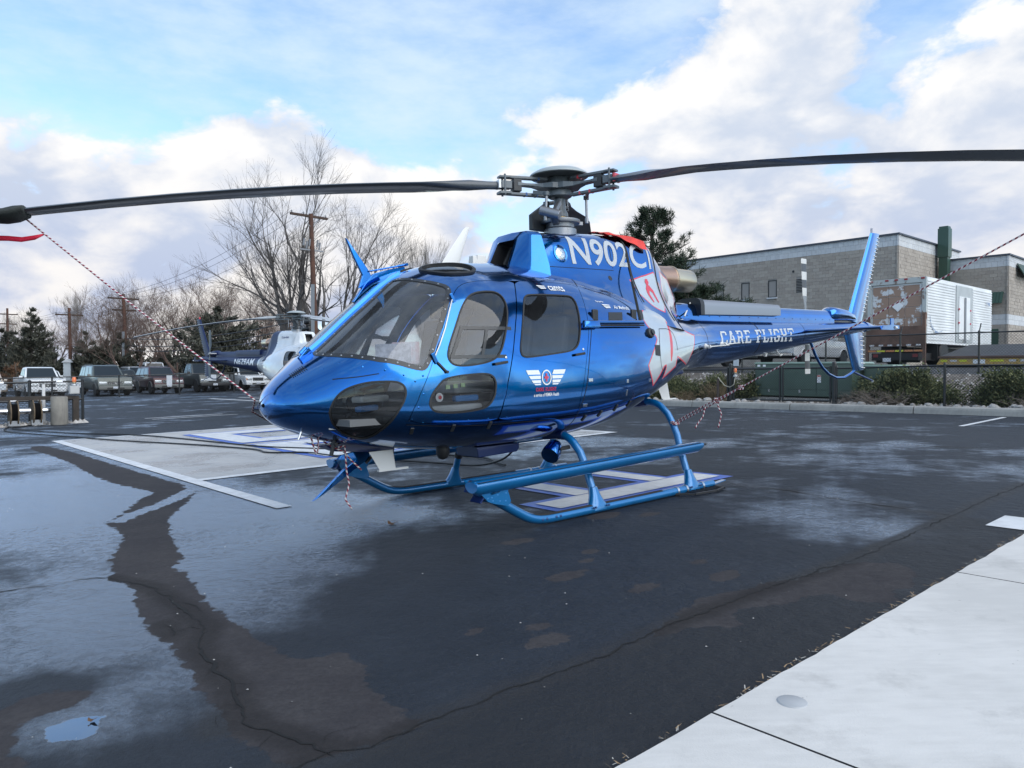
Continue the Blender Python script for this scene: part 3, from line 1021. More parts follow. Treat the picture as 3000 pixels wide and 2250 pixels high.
TR = dict(
windshield=[(2.106,.953),(2.073,.781),(1.986,.667),(1.952,.629),(1.955,.586),(2.004,.538),(2.139,.411),(2.218,.321),(2.289,.222),(2.327,.184),(2.372,.182),(2.49,.236),(2.706,.39),(2.867,.632),(2.928,.885),(2.831,.93),(2.656,.945),(2.466,.945),(2.28,.95),(2.147,.962)],
door=[(2.47,-.28),(2.45,-.121),(2.407,.02),(2.337,.123),(2.298,.19),(2.19,.356),(2.065,.483),(1.951,.567),(1.863,.604),(1.745,.615),(1.498,.604),(1.208,.601),(1.281,.519),(1.374,.407),(1.47,.291),(1.556,.123),(1.626,-.006),(1.667,-.199),(1.674,-.284),(2.082,-.28)],
rear=[(1.208,.601),(.967,.605),(.703,.61),(.383,.615),(.457,.49),(.511,.367),(.539,.289),(.594,.202),(.652,.092),(.727,-.102),(.727,-.312),(.735,-.332),(1.283,-.308),(1.674,-.284),(1.667,-.199),(1.626,-.006),(1.556,.123),(1.47,.291),(1.374,.407),(1.281,.519)],
win1=[(1.785,.532),(1.658,.531),(1.548,.52),(1.487,.491),(1.475,.444),(1.493,.393),(1.536,.331),(1.604,.24),(1.645,.194),(1.694,.167),(1.768,.152),(1.882,.147),(1.989,.149),(2.079,.158),(2.128,.176),(2.158,.21),(2.155,.248),(2.119,.303),(2.041,.385),(1.966,.457),(1.876,.51)],
win2=[(1.198,.488),(1.139,.496),(.924,.499),(.677,.504),(.605,.5),(.58,.468),(.595,.412),(.625,.339),(.661,.273),(.706,.211),(.754,.182),(.834,.167),(1.053,.159),(1.261,.152),(1.38,.151),(1.428,.161),(1.448,.182),(1.431,.226),(1.375,.311),(1.297,.406),(1.234,.468)],
win3=[(2.242,.086),(2.205,.112),(2.12,.117),(1.992,.115),(1.829,.109),(1.759,.099),(1.717,.074),(1.709,.041),(1.728,-.006),(1.765,-.078),(1.82,-.126),(1.929,-.147),(2.059,-.159),(2.183,-.158),(2.267,-.139),(2.308,-.092),(2.323,-.011),(2.307,.03),(2.277,.063)],
chin=[(2.967,-.076),(2.946,.06),(2.903,.159),(2.843,.204),(2.746,.211),(2.639,.184),(2.556,.161),(2.508,.133),(2.484,.095),(2.482,.053),(2.502,.007),(2.541,-.119),(2.578,-.263),(2.606,-.371),(2.622,-.455),(2.635,-.557),(2.668,-.644),(2.772,-.607),(2.864,-.512),(2.934,-.362),(2.965,-.189)],
sky=[(1.936,.905),(1.816,.935),(1.718,.90),(1.621,.856),(1.533,.797),(1.525,.741),(1.558,.702),(1.628,.678),(1.767,.686),(1.883,.717),(1.947,.786),(1.967,.865)],
silver=[(-.397,.426),(-.431,.333),(-.571,.221),(-.5,.16),(-.339,.039),(-.405,-.115),(-.467,-.249),(-.696,-.039),(-.735,-.042),(-.649,-.218),(-.985,-.153),(-1.027,.001),(-1.414,-.324),(-1.462,-.154),(-1.583,.033),(-1.658,.221),(-1.40,.30),(-1.156,.40),(-1.024,.47),(-.805,.55),(-.6,.52)],
spear=[(-.932,.422),(-.96,.399),(-.918,.099),(-.857,-.052),(-.84,.095)])


class Patch:
    """triangulated half surface cut along loops"""
    def __init__(s, S, loops, xs, ts, sx=1.0, st=1.5, tmin=-1, tmax=1):
        s.S = S
        pts, edges = [], []
        for L in loops:
            b = len(pts)
            n = len(L)
            pts += [(p[0], p[1]) for p in L]
            edges += [(b + i, b + (i + 1) % n) for i in range(n)]
        con = np.array(pts) if pts else np.zeros((0, 2))
        G = []
        for x in xs:
            for t in ts:
                if len(con) and not (t == ts[0] or t == ts[-1] or x == xs[0] or x == xs[-1]):
                    d = ((con[:, 0] - x) / .016) ** 2 + ((con[:, 1] - t) / .012) ** 2
                    if d.min() < 1: continue
                G.append((x, t))
        allp = [Vector((p[0] * sx, p[1] * st)) for p in pts + G]
        r = delaunay_2d_cdt(allp, edges, [], 0, 1e-7)
        V = np.array([(v.x / sx, v.y / st) for v in r[0]])
        V[:, 0] = np.clip(V[:, 0], xs.min(), xs.max())
        V[:, 1] = np.clip(V[:, 1], tmin, tmax)
        s.uv = V
        F = np.array([f for f in r[2]])
        c = V[F].mean(1)
        s.c = c
        p = S.P(V[:, 0], V[:, 1])
        s.p, s.n = p, surf_n(S, V[:, 0], V[:, 1])
        fn = np.cross(p[F[:, 1]] - p[F[:, 0]], p[F[:, 2]] - p[F[:, 0]])
        fl = (fn * s.n[F].mean(1)).sum(1) < 0
        F[fl] = F[fl][:, ::-1]
        ar = np.linalg.norm(fn, axis=1)
        s.F = F
        s.ok = ar > 1e-9

    def inside(s, L):
        return in_poly(s.c[:, 0], s.c[:, 1], [tuple(q) for q in L])


class PB:
    """mesh collector with given normals (for smooth paint reflections)"""
    def __init__(s):
        s.v, s.n, s.f, s.mi = [], [], [], []
        s.k = 0

    def tris(s, pt, mask, off=0.0, side=1, mi=0, flip=False):
        F = pt.F[mask & pt.ok]
        if not len(F): return s
        u, inv = np.unique(F, return_inverse=True)
        F = inv.reshape(F.shape)
        n = pt.n[u].copy()
        p = pt.p[u] + n * off
        if side < 0:
            p = p * [1, -1, 1]; n = n * [1, -1, 1]; F = F[:, ::-1]
        if flip:
            n = -n; F = F[:, ::-1]
        s.v.append(p); s.n.append(n); s.f.append(F + s.k); s.mi += [mi] * len(F)
        s.k += len(p)
        return s

    def wall(s, S, L, o0, o1, side=1, mi=0, inward=True):
        p = S.P(L[:, 0], L[:, 1]); n = surf_n(S, L[:, 0], L[:, 1])
        a = p + n * o0; b = p + n * o1
        t = np.roll(p, -1, 0) - np.roll(p, 1, 0)
        nn = np.cross(n, t)
        nn /= np.maximum(np.linalg.norm(nn, axis=1, keepdims=True), 1e-9)
        c = p.mean(0)
        sg = 1 if ((c - p) * nn).sum() > 0 else -1
        nn *= sg if inward else -sg
        m = len(L)
        i = np.arange(m); j = (i + 1) % m
        F = np.concatenate([np.c_[i, j, m + j], np.c_[i, m + j, m + i]])
        P = np.concatenate([a, b]); Nn = np.concatenate([nn, nn])
        fn = np.cross(P[F[:, 1]] - P[F[:, 0]], P[F[:, 2]] - P[F[:, 0]])
        fl = (fn * Nn[F[:, 0]]).sum(1) < 0
        F[fl] = F[fl][:, ::-1]
        if side < 0:
            P = P * [1, -1, 1]; Nn = Nn * [1, -1, 1]; F = F[:, ::-1]
        s.v.append(P); s.n.append(Nn); s.f.append(F + s.k); s.mi += [mi] * len(F)
        s.k += len(P)
        return s

    def raw(s, P, Nn, F, mi=0):
        s.v.append(np.array(P, float)); s.n.append(np.array(Nn, float)); s.f.append(np.array(F) + s.k); s.mi += [mi] * len(F); s.k += len(P)
        return s

    def build(s, name, m, parent):
        v = np.concatenate(s.v); n = np.concatenate(s.n); f = np.concatenate(s.f)
        me = bpy.data.meshes.new(name)
        me.from_pydata(v.tolist(), [], f.tolist())
        me.polygons.foreach_set('material_index', s.mi)
        me.polygons.foreach_set('use_smooth', [True] * len(me.polygons))
        me.update()
        me.normals_split_custom_set_from_vertices([tuple(q) for q in n])
        return new_obj(name, me, parent, m)


# paints and materials of the aircraft
def car_paint(name, col, flake=.45, rough=.32, coat=1.0):
    m = mat(name, col, rough, metal=flake, coat=coat, spec=.5)
    N = NT(m.node_tree)
    b = m.node_tree.nodes['Principled BSDF']
    tc = N.n('ShaderNodeTexCoord').outputs['Object']
    lw = N.noise(tc, 3.0, 3, .5)
    N.link(N.mix(N.ramp(lw, .3, .7), tuple(c * .93 for c in col), tuple(min(1, c * 1.07) for c in col)), b.inputs['Base Color'])
    N.link(N.ramp(N.noise(tc, 6, 4, .6), .3, .7, .015, .05), b.inputs['Coat Roughness'])
    # slight waviness of real panels
    bp = N.n('ShaderNodeBump')
    bp.inputs['Strength'].default_value = .05
    bp.inputs['Distance'].default_value = .02
    N.link(N.noise(tc, 5.0, 2, .5), bp.inputs['Height'])
    N.link(bp.outputs[0], b.inputs['Coat Normal'])
    return m


P_BLUE = car_paint('metallic_blue_paint', (.0015, .145, .46), 1.0, .13)
P_GEAR = car_paint('gear_blue_paint', (.002, .145, .38), .35, .30)
P_NAVY = car_paint('navy_paint', (.008, .022, .10), .1, .35, .4)
P_WHITEP = car_paint('white_paint', (.70, .72, .74), .0, .35)
P_SILVER = car_paint('silver_paint', (.50, .54, .57), .35, .35)
M_NAVYP = mat('flat_navy_paint', (.010, .022, .085), .42, spec=.35)
M_RED = mat('red_paint', (.62, .03, .05), .35, coat=.6)
M_DECALW = mat('white_decal', (.78, .79, .81), .35, coat=.3)
M_DECALR = mat('red_decal', (.55, .02, .07), .35, coat=.3)
M_LINING = mat('cabin_lining', (.17, .175, .185), .8)
M_RUBBER = mat('black_rubber', (.012, .012, .013), .55)
M_FRAME = mat('black_window_band', (.016, .017, .019), .38, coat=.3)
M_GAP = mat('panel_gap', (.004, .006, .014), .8)
G_CLEAR = glass('windshield_glass', (.95, .96, .98), 0, 1.6, haze=.05)
G_TINT = glass('tinted_glass', (.42, .45, .48), 0, 1.65, haze=.015)
G_LOW = glass('lower_glass', (.72, .75, .77), 0, 1.55, haze=.01)
M_GREYM = mat('grey_hub_paint', (.105, .125, .14), .45, coat=.2, var=.12, vscale=9)
M_GREYD = mat('dark_grey_blade', (.075, .086, .10), .42, coat=.25, var=.1, vscale=3)
M_METAL = mat('bare_metal', (.55, .56, .58), .32, metal=1.0, var=.08)
M_STEEL = mat('dull_steel', (.30, .31, .33), .45, metal=.9)
M_BLACK = mat('satin_black', (.015, .015, .017), .45)
M_WHITEA = mat('antenna_white', (.70, .70, .69), .45, coat=.2)
M_OFFW = mat('seat_grey', (.40, .42, .44), .75, var=.1)
M_GRIP = mat('black_grip_tape', (.022, .022, .024), .95, bump=.4, bscale=220)
M_BRASS = mat('bronze_ring', (.40, .29, .17), .4, metal=.8)


def exhaust_mat():
    m = mat('heat_stained_steel', (.5, .45, .4), .33, metal=1.0)
    N = NT(m.node_tree)
    b = m.node_tree.nodes['Principled BSDF']
    tc = N.n('ShaderNodeTexCoord').outputs['Object']
    sx = N.n('ShaderNodeSeparateXYZ'); N.link(tc, sx.inputs[0])
    f = N.math('ADD', sx.outputs['X'], N.math('MULTIPLY', N.math('SUBTRACT', N.noise(tc, 7, 4), .5), .30))
    c = N.mix(N.ramp(f, -1.90, -1.80), (.66, .54, .38), (.46, .29, .21))
    c = N.mix(N.ramp(f, -2.30, -2.15), (.60, .52, .40), c)
    N.link(c, b.inputs['Base Color'])
    return m


M_EXH = exhaust_mat()


def tip_stripes():
    """tail rotor blade: dark with pale bands towards both tips"""
    m = mat('striped_blade', (.5, .5, .5), .45, coat=.2)
    N = NT(m.node_tree)
    b = m.node_tree.nodes['Principled BSDF']
    tc = N.n('ShaderNodeTexCoord').outputs['Object']
    sx = N.n('ShaderNodeSeparateXYZ'); N.link(tc, sx.inputs[0])
    z = N.math('ABSOLUTE', sx.outputs['Z'])
    k = N.math('MODULO', N.math('DIVIDE', N.math('SUBTRACT', .98, z), .13), 2.0)
    s_ = N.math('GREATER_THAN', k, 1.0)
    c = N.mix(s_, (.58, .58, .56), (.05, .052, .056))
    c = N.mix(N.math('LESS_THAN', z, .33), c, (.22, .24, .26))
    N.link(c, b.inputs['Base Color'])
    return m


M_TSTRIPE = tip_stripes()

from mathutils.bvhtree import BVHTree


def text_polys(txt, size=1.0, shear=0.0, bold=0.0, sx=1.0):
    """flat letter shapes (2D mesh) of the built-in font"""
    cu = bpy.data.curves.new('lettering', 'FONT')
    cu.body = txt
    cu.size = size
    cu.shear = shear
    cu.offset = bold
    cu.resolution_u = 5
    ob = bpy.data.objects.new('lettering_tmp', cu)
    COL.objects.link(ob)
    dg = bpy.context.evaluated_depsgraph_get()
    me = bpy.data.meshes.new_from_object(ob.evaluated_get(dg))
    bpy.data.objects.remove(ob)
    v = [(p.co.x * sx, p.co.y) for p in me.vertices]
    f = [tuple(p.vertices) for p in me.polygons]
    bpy.data.meshes.remove(me)
    return v, f


def fit_rect(v, x0, x1, z0, z1):
    a = np.array(v, float)
    lo, hi = a.min(0), a.max(0)
    return [((p[0] - lo[0]) / (hi[0] - lo[0]) * (x1 - x0) + x0, (p[1] - lo[1]) / (hi[1] - lo[1]) * (z1 - z0) + z0) for p in v]


def decal(name, v, f, fn, m, parent, cut=.05, lift=.0025):
    """flat shape laid on a surface: cut into small pieces, each vertex set down by fn((a, b)) -> (point, normal)"""
    bm = bmesh.new()
    vs = [bm.verts.new((p[0], 0, p[1])) for p in v]
    for q in f:
        try: bm.faces.new([vs[i] for i in q])
        except ValueError: pass
    a = np.array(v, float)
    lo, hi = a.min(0), a.max(0)
    for ax in (0, 1):
        k = lo[ax] + cut
        while k < hi[ax]:
            co = (k, 0, 0) if ax == 0 else (0, 0, k)
            no = (1, 0, 0) if ax == 0 else (0, 0, 1)
            bmesh.ops.bisect_plane(bm, geom=bm.verts[:] + bm.edges[:] + bm.faces[:], plane_co=co, plane_no=no)
            k += cut
    nrm = []
    bm.verts.ensure_lookup_table()
    for w_ in bm.verts:
        p, n = fn(w_.co.x, w_.co.z)
        w_.co = Vector(p) + Vector(n) * lift
        nrm.append(Vector(n))
    bmesh.ops.triangulate(bm, faces=bm.faces)
    for fc in bm.faces:
        fc.smooth = True
        fc.normal_update()
        if fc.normal.dot(nrm[fc.verts[0].index]) < 0: fc.normal_flip()
    me = bpy.data.meshes.new(name)
    bm.to_mesh(me)
    bm.free()
    return new_obj(name, me, parent, m)


def on_surface(S, side=1):
    def fn(x, z):
        xx, zz = np.array([x]), np.array([z])
        if S is HULL:
            zc = S.ZC(xx)
            q = np.where(zz >= zc, (zz - zc) / (S.ZT(xx) - zc), (zz - zc) / (zc - S.ZB(xx)))
            t = np.arcsin(np.clip(q, -1, 1)) / (pi / 2)
        else:
            t = S.tau(xx, 0, zz)
        p = S.P(xx, t)[0]; n = surf_n(S, xx, t)[0]
        if side < 0: p = p * [1, -1, 1]; n = n * [1, -1, 1]
        return p, n
    return fn


def strip_poly(line, wd):
    """open line of points -> band polygon faces in 2D"""
    L = np.array(line, float)
    t = np.gradient(L, axis=0)
    t /= np.linalg.norm(t, axis=1, keepdims=True)
    nn = np.c_[-t[:, 1], t[:, 0]] * wd / 2
    v = [tuple(q) for q in np.concatenate([L + nn, L - nn])]
    n = len(L)
    return v, [(i, i + 1, n + i + 1, n + i) for i in range(n - 1)]


def ribbon(name, S, uv, wd, lift, m, parent, side=1):
    """narrow band along a line of surface coordinates"""
    L = np.array(uv, float)
    p = S.P(L[:, 0], L[:, 1]); n = surf_n(S, L[:, 0], L[:, 1])
    t = np.gradient(p, axis=0)
    t /= np.linalg.norm(t, axis=1, keepdims=True)
    b = np.cross(n, t) * wd / 2
    k = len(p)
    v = np.concatenate([p + b + n * lift, p - b + n * lift])
    nn = np.concatenate([n, n])
    F = []
    for i in range(k - 1):
        F += [(i, k + i, k + i + 1), (i, k + i + 1, i + 1)]
    F = np.array(F)
    fn = np.cross(v[F[:, 1]] - v[F[:, 0]], v[F[:, 2]] - v[F[:, 0]])
    fl = (fn * nn[F[:, 0]]).sum(1) < 0
    F[fl] = F[fl][:, ::-1]
    if side < 0:
        v = v * [1, -1, 1]; nn = nn * [1, -1, 1]; F = F[:, ::-1]
    return PB().raw(v, nn, F).build(name, m, parent)


# ---- shared cut surfaces
def nose_x():
    a = 3.265 - (np.linspace(0, 1, 16) ** 2) * .45
    b = np.arange(2.76, -2.4, -.055)
    c = np.arange(-2.4, -7.3, -.14)
    return np.unique(np.round(np.concatenate([a, b, c, [-7.3]]), 4))


LP = {}
LP['ws'] = smooth_loop(TR['windshield'], 1); LP['ws_i'] = inset(HULL, LP['ws'], .038)
D, Rr = TR['door'], TR['rear']
LP['doors'] = smooth_loop(D[0:12] + Rr[1:14] + [D[19]], 1)
LP['d1'] = inset(HULL, smooth_loop(D, 1), .005)
LP['d2'] = inset(HULL, smooth_loop(Rr, 1), .005)
for k in ('win1', 'win2', 'win3', 'chin', 'sky'):
    LP[k] = smooth_loop(TR[k], 2)
    LP[k + '_i'] = inset(HULL, LP[k], {'sky': .03}.get(k, .014))
LP['silver'] = smooth_loop(TR['silver'], 0); LP['silver_i'] = inset(HULL, LP['silver'], .016)
LP['spear'] = smooth_loop(TR['spear'], 1)
TS = np.linspace(-1, 1, 47)
PT = Patch(HULL, [LP[k] for k in LP], nose_x(), TS)
IN = {k: PT.inside(LP[k]) for k in LP}
CX = np.unique(np.round(np.concatenate([np.linspace(-1.96, -1.0, 30), np.arange(-.95, .60, .06), [.60]]), 4))


def cow_uv(pts):
    """shield outline given as (x, z) on the cowling side"""
    return [(x, float(COWL.tau(np.array([x]), 0, np.array([z]))[0])) for x, z in pts]


SHIELD = smooth_loop(cow_uv([(-.60, 2.205), (-.84, 2.265), (-1.085, 2.33), (-1.20, 2.20), (-1.22, 2.02), (-1.05, 1.86), (-.86, 1.93), (-.70, 2.05)]), 0, .02)
SHIELD2 = smooth_loop(cow_uv([(-1.30, 2.36), (-1.55, 2.30), (-1.72, 2.08), (-1.60, 1.85), (-1.36, 1.86), (-1.26, 2.1)]), 0, .02)
CP = Patch(COWL, [SHIELD, inset(COWL, SHIELD, .014), SHIELD2, inset(COWL, SHIELD2, .014)], CX, np.concatenate([np.linspace(0, .6, 14), np.linspace(.64, 1, 16)]), tmin=0)
CIN = [CP.inside(q) for q in (SHIELD, inset(COWL, SHIELD, .014), SHIELD2, inset(COWL, SHIELD2, .014))]


def hub_tube(mb, pts, r, n=8, **k):
    mb.tube(pts, r, n, **k)


def arc(p0, p1, sag, n=16):
    p0, p1 = Vector(p0), Vector(p1)
    return [p0.lerp(p1, i / n) - Vector((0, 0, sag * 4 * (i / n) * (1 - i / n))) for i in range(n + 1)]


def airfoil(chord, th, n=8):
    """closed section in (x back, z up) around quarter chord"""
    top, bot = [], []
    for i in range(n + 1):
        x = (1 - cos(pi * i / n)) / 2
        y = 5 * th * (.2969 * sqrt(x) - .126 * x - .3516 * x * x + .2843 * x ** 3 - .1036 * x ** 4)
        top.append(((x - .25) * chord, y * chord)); bot.append(((x - .25) * chord, -y * chord))
    return top + bot[-2:0:-1]


def loft(mb, secs, caps=True):
    n = len(secs[0])
    vs = [p for s in secs for p in s]
    fs = []
    for i in range(len(secs) - 1):
        for k in range(n):
            fs.append((i * n + k, i * n + (k + 1) % n, (i + 1) * n + (k + 1) % n, (i + 1) * n + k))
    if caps:
        fs += [tuple(range(n - 1, -1, -1)), tuple((len(secs) - 1) * n + k for k in range(n))]
    mb.add(vs, fs)


def blade_z(r):
    return 3.165 - .036 * max(0, r - .5) ** 2 * (1 + .0 * r)


def heli(name, loc, rot, livery, label, near=True):
    """near: the full aircraft; otherwise the plainer far one"""
    root = empty(name, loc, 0, label, 'helicopter')
    root.rotation_euler = rot
    A, B, C_ = livery['body'], livery['boom'], livery['cowl']
    al = PT.ok
    body = ~(IN['ws'] | IN['doors'] | IN['chin'] | IN['sky'])
    isboom = PT.c[:, 0] < -2.05
    sil = IN['silver'] & ~IN['doors'] if near else np.zeros(len(PT.c), bool)
    red = (IN['silver'] & ~IN['silver_i']) | (IN['spear'] & IN['silver']) if near else sil
    P = PB()
    for sd in (1, -1):
        P.tris(PT, body & ~isboom & ~sil, 0, sd, 0)
        if near:
            P.tris(PT, body & ~isboom & sil & ~red, 0, sd, 2)
            P.tris(PT, body & ~isboom & sil & red, 0, sd, 3)
        P.tris(PT, body & (PT.c[:, 0] > -.2), -.022, sd, 1, True)
        for lp in ('doors', 'ws', 'chin', 'sky'):
            P.wall(HULL, LP[lp], 0, -.022, sd, 0)
    fus = P.build('fuselage', [A, M_LINING, P_SILVER, M_RED], root)
    P = PB()
    for sd in (1, -1): P.tris(PT, isboom, 0, sd, 0)
    boom = P.build('tail_boom', B, root)
    mb = MB(); mb.lathe([(.09, 0), (.085, -.10), (.06, -.26), (.03, -.40), (.001, -.44)], 20, (-7.3, 0, 1.85), 'x')
    mb.build('tail_cone', B, root, smooth=SM)
    # glazing
    for sd in (1, -1):
        w = PB().tris(PT, IN['ws_i'], -.004, sd).build('windshield', G_CLEAR, root)
        PB().tris(PT, IN['ws'] & ~IN['ws_i'], .003, sd).wall(HULL, LP['ws'], .003, -.003, sd, inward=False).wall(HULL, LP['ws_i'], .003, -.016, sd).build('window_band', M_FRAME, w)
        w = PB().tris(PT, IN['chin_i'], -.004, sd).build('chin_window', G_LOW, root)
        PB().tris(PT, IN['chin'] & ~IN['chin_i'], .005, sd).wall(HULL, LP['chin'], .005, -.003, sd, inward=False).wall(HULL, LP['chin_i'], .005, -.014, sd).build('rubber_seal', M_RUBBER, w)
        w = PB().tris(PT, IN['sky_i'], -.003, sd).build('roof_window', G_TINT, root)
        PB().tris(PT, IN['sky'] & ~IN['sky_i'], .016, sd).wall(HULL, LP['sky'], .016, -.003, sd, inward=False).wall(HULL, LP['sky_i'], .016, -.014, sd).build('rubber_seal', M_RUBBER, w)
        for dn, lp, wins in (('front_door', 'd1', ('win1', 'win3')), ('rear_door', 'd2', ('win2',))):
            msk = IN[lp].copy()
            for q in wins: msk &= ~IN[q]
            P = PB().tris(PT, msk, 0, sd, 0).tris(PT, msk, -.022, sd, 1, True).wall(HULL, LP[lp], 0, -.022, sd, 0, inward=False)
            for q in wins: P.wall(HULL, LP[q], 0, -.022, sd, 1)
            d = P.build(dn, [A, M_LINING], root)
            for q in wins:
                PB().tris(PT, IN[q + '_i'], -.004, sd).build('window', G_LOW if q == 'win3' else G_TINT, d)
                PB().tris(PT, IN[q] & ~IN[q + '_i'], .005, sd).wall(HULL, LP[q], .005, -.003, sd, inward=False).wall(HULL, LP[q + '_i'], .005, -.014, sd).build('rubber_seal', M_RUBBER, d)
            fn = on_surface(HULL, sd)
            if dn == 'front_door':
                p0, n0 = fn(1.735, 1.335); p1, n1 = fn(1.61, 1.352)
                mb = MB(); mb.bar(Vector(p0) + Vector(n0) * .02, Vector(p1) + Vector(n1) * .02, .014, .022); mb.bar(Vector(p1), Vector(p1) + Vector(n1) * .02, .02, .02)
                mb.build('handle', M_BLACK, d, bevel=.003)
                p0, n0 = fn(1.605, 1.39)
                mb = MB(); mb.lathe([(.011, 0), (.011, .004), (.001, .006)], 12, p0, rot=Vector(n0).to_track_quat('Z', 'Y').to_matrix()); mb.build('lock', M_METAL, d)
                if near:
                    # frame of the small sliding pane
                    fr = [((2.01, 1.63), (1.51, 1.63)), ((2.13, 1.40), (1.60, 1.40)), ((2.0, 1.635), (2.12, 1.395)), ((1.77, 1.62), (1.84, 1.41))]
                    for a, b in fr:
                        v, f = strip_poly([(a[0] + (b[0] - a[0]) * i / 8, a[1] + (b[1] - a[1]) * i / 8) for i in range(9)], .028)
                        decal('sliding_pane_frame', v, f, fn, M_FRAME, d, .2, .001)
            else:
                p0, n0 = fn(.80, 1.403); p1, n1 = fn(.675, 1.416)
                mb = MB(); mb.bar(Vector(p0) + Vector(n0) * .02, Vector(p1) + Vector(n1) * .02, .014, .022); mb.bar(Vector(p1), Vector(p1) + Vector(n1) * .02, .02, .02)
                mb.build('handle', M_BLACK, d, bevel=.003)
                p0, n0 = fn(.67, 1.455)
                mb = MB(); mb.lathe([(.011, 0), (.011, .004), (.001, .006)], 12, p0, rot=Vector(n0).to_track_quat('Z', 'Y').to_matrix()); mb.build('lock', M_METAL, d)
    # cowling
    P = PB()
    no = np.zeros(len(CP.c), bool)
    s1, s1i, s2, s2i = CIN if near else (no, no, no, no)
    aft = CP.c[:, 0] < -.62 if not near else no
    for sd in (1, -1):
        P.tris(CP, ~s1 & ~s2 & ~aft, 0, sd, 0)
        P.tris(CP, aft, 0, sd, 3)
        P.tris(CP, s1i | s2i, 0, sd, 1)
        P.tris(CP, (s1 & ~s1i) | (s2 & ~s2i), 0, sd, 2)
    cow = P.build('engine_cowling', [C_, P_SILVER, M_RED, B], root)
    # front fairing with the central air intake
    mb = MB()
    rx = .602
    rear = [(-.47, 2.10), (-.44, 2.27), (-.335, 2.57), (-.29, 2.615), (0, 2.628), (.29, 2.615), (.335, 2.57), (.44, 2.27), (.47, 2.10)]
    fo = [(.93, -.22, 2.10), (.905, -.195, 2.24), (.735, -.165, 2.56), (.70, -.13, 2.61), (.698, 0, 2.618), (.70, .13, 2.61), (.735, .165, 2.56), (.905, .195, 2.24), (.93, .22, 2.10)]
    mid = [((rx + .04 + (p[0] - rx) * .42), p[1] * .42 + r_[0] * .58 + (.02 if r_[0] > 0 else -.02) * (1 if abs(r_[0]) > .3 else 0), r_[1] * .55 + p[2] * .45 + .012) for p, r_ in zip(fo, rear)]
    vs = [(rx, a_, b_) for a_, b_ in rear] + mid + fo
    n_ = len(rear)
    fs = []
    for k in range(2):
        for i in range(n_ - 1): fs.append((k * n_ + i, k * n_ + i + 1, (k + 1) * n_ + i + 1, (k + 1) * n_ + i))
    b0 = len(vs)
    # inner opening, recessed
    op = [(.885, -.150, 2.265), (.752, -.128, 2.545), (.752, .128, 2.545), (.885, .150, 2.265)]
    vs += op + [(x - .16, y * .9, z - .03) for x, y, z in op]
    F0 = 2 * n_
    fs += [(F0 + 1, F0 + 2, b0 + 1, b0), (F0 + 2, F0 + 3, b0 + 1), (F0 + 3, F0 + 4, b0 + 1), (F0 + 4, b0 + 2, b0 + 1), (F0 + 4, F0 + 5, b0 + 2), (F0 + 5, F0 + 6, b0 + 2), (F0 + 6, F0 + 7, b0 + 3, b0 + 2), (F0 + 1, b0, b0 + 3, F0 + 7), (F0, F0 + 1, F0 + 7, F0 + 8)]
    mb.add(vs, fs)
    mb.cur = 1
    mb.add([vs[i] for i in range(b0, b0 + 8)], [(0, 1, 5, 4), (1, 2, 6, 5), (2, 3, 7, 6), (3, 0, 4, 7), (4, 5, 6, 7)])
    fair = mb.build('intake_fairing', [C_, M_BLACK], root, smooth=radians(32))
    md = fair.modifiers.new('soft', 'BEVEL'); md.width = .022; md.segments = 3; md.limit_method = 'ANGLE'; md.angle_limit = radians(25)
    if near:
        for sd in (1, -1):
            xs = np.linspace(.04, .96, 20)
            ribbon('panel_seam', COWL, [(.592, t) for t in np.linspace(.16, 1, 22)], .010, .0015, M_GAP, cow, sd)
            ribbon('panel_seam', COWL, cow_uv([(x, 2.262 + (.59 - x) * .028) for x in np.linspace(.59, -.37, 16)]), .006, .0015, M_GAP, cow, sd)
            ribbon('panel_seam', COWL, [(-.37, t) for t in np.linspace(.33, 1, 18)], .006, .0015, M_GAP, cow, sd)
            for i in range(22):
                x = .64 - i * .045
                p, n = COWL.P(np.array([x]), np.array([.28]))[0], surf_n(COWL, np.array([x]), np.array([.28]))[0]
        # round landing light in the cowling side
        for sd in (1,):
            fn = on_surface(COWL, sd)
            p, n = fn(.385, 2.405)
            q = Vector(n).to_track_quat('Z', 'Y').to_matrix()
            mb = MB(); mb.lathe([(.092, -.01), (.092, .006), (.078, .012), (.066, .006), (.064, -.01)], 28, p, rot=q)
            o = mb.build('side_lamp', A, root, smooth=SM)
            mb = MB(); mb.lathe([(.064, .002), (.05, .012), (.001, .018)], 28, p, rot=q)
            mb.build('lens', mat('lamp_lens', (.62, .66, .68), .08, metal=.85, bump=.5, bscale=60), o, smooth=SM)
            p, n = fn(-.27, 2.20)
            q = Vector(n).to_track_quat('Z', 'Y').to_matrix()
            mb = MB(); mb.lathe([(.028, .002), (.001, .003)], 18, p, rot=q); mb.build('vent_hole', M_BLACK, cow)
    # exhaust
    mb = MB()
    mb.lathe([(.145, -1.55), (.150, -1.80), (.158, -1.96), (.166, -1.965), (.166, -1.985), (.150, -1.99), (.142, -2.10), (.139, -2.36), (.133, -2.37), (.128, -2.36), (.125, -1.9), (.001, -1.85)], 40, (.11, 0, 2.325), 'x')
    mb.build('exhaust_pipe', M_EXH, root, smooth=SM)
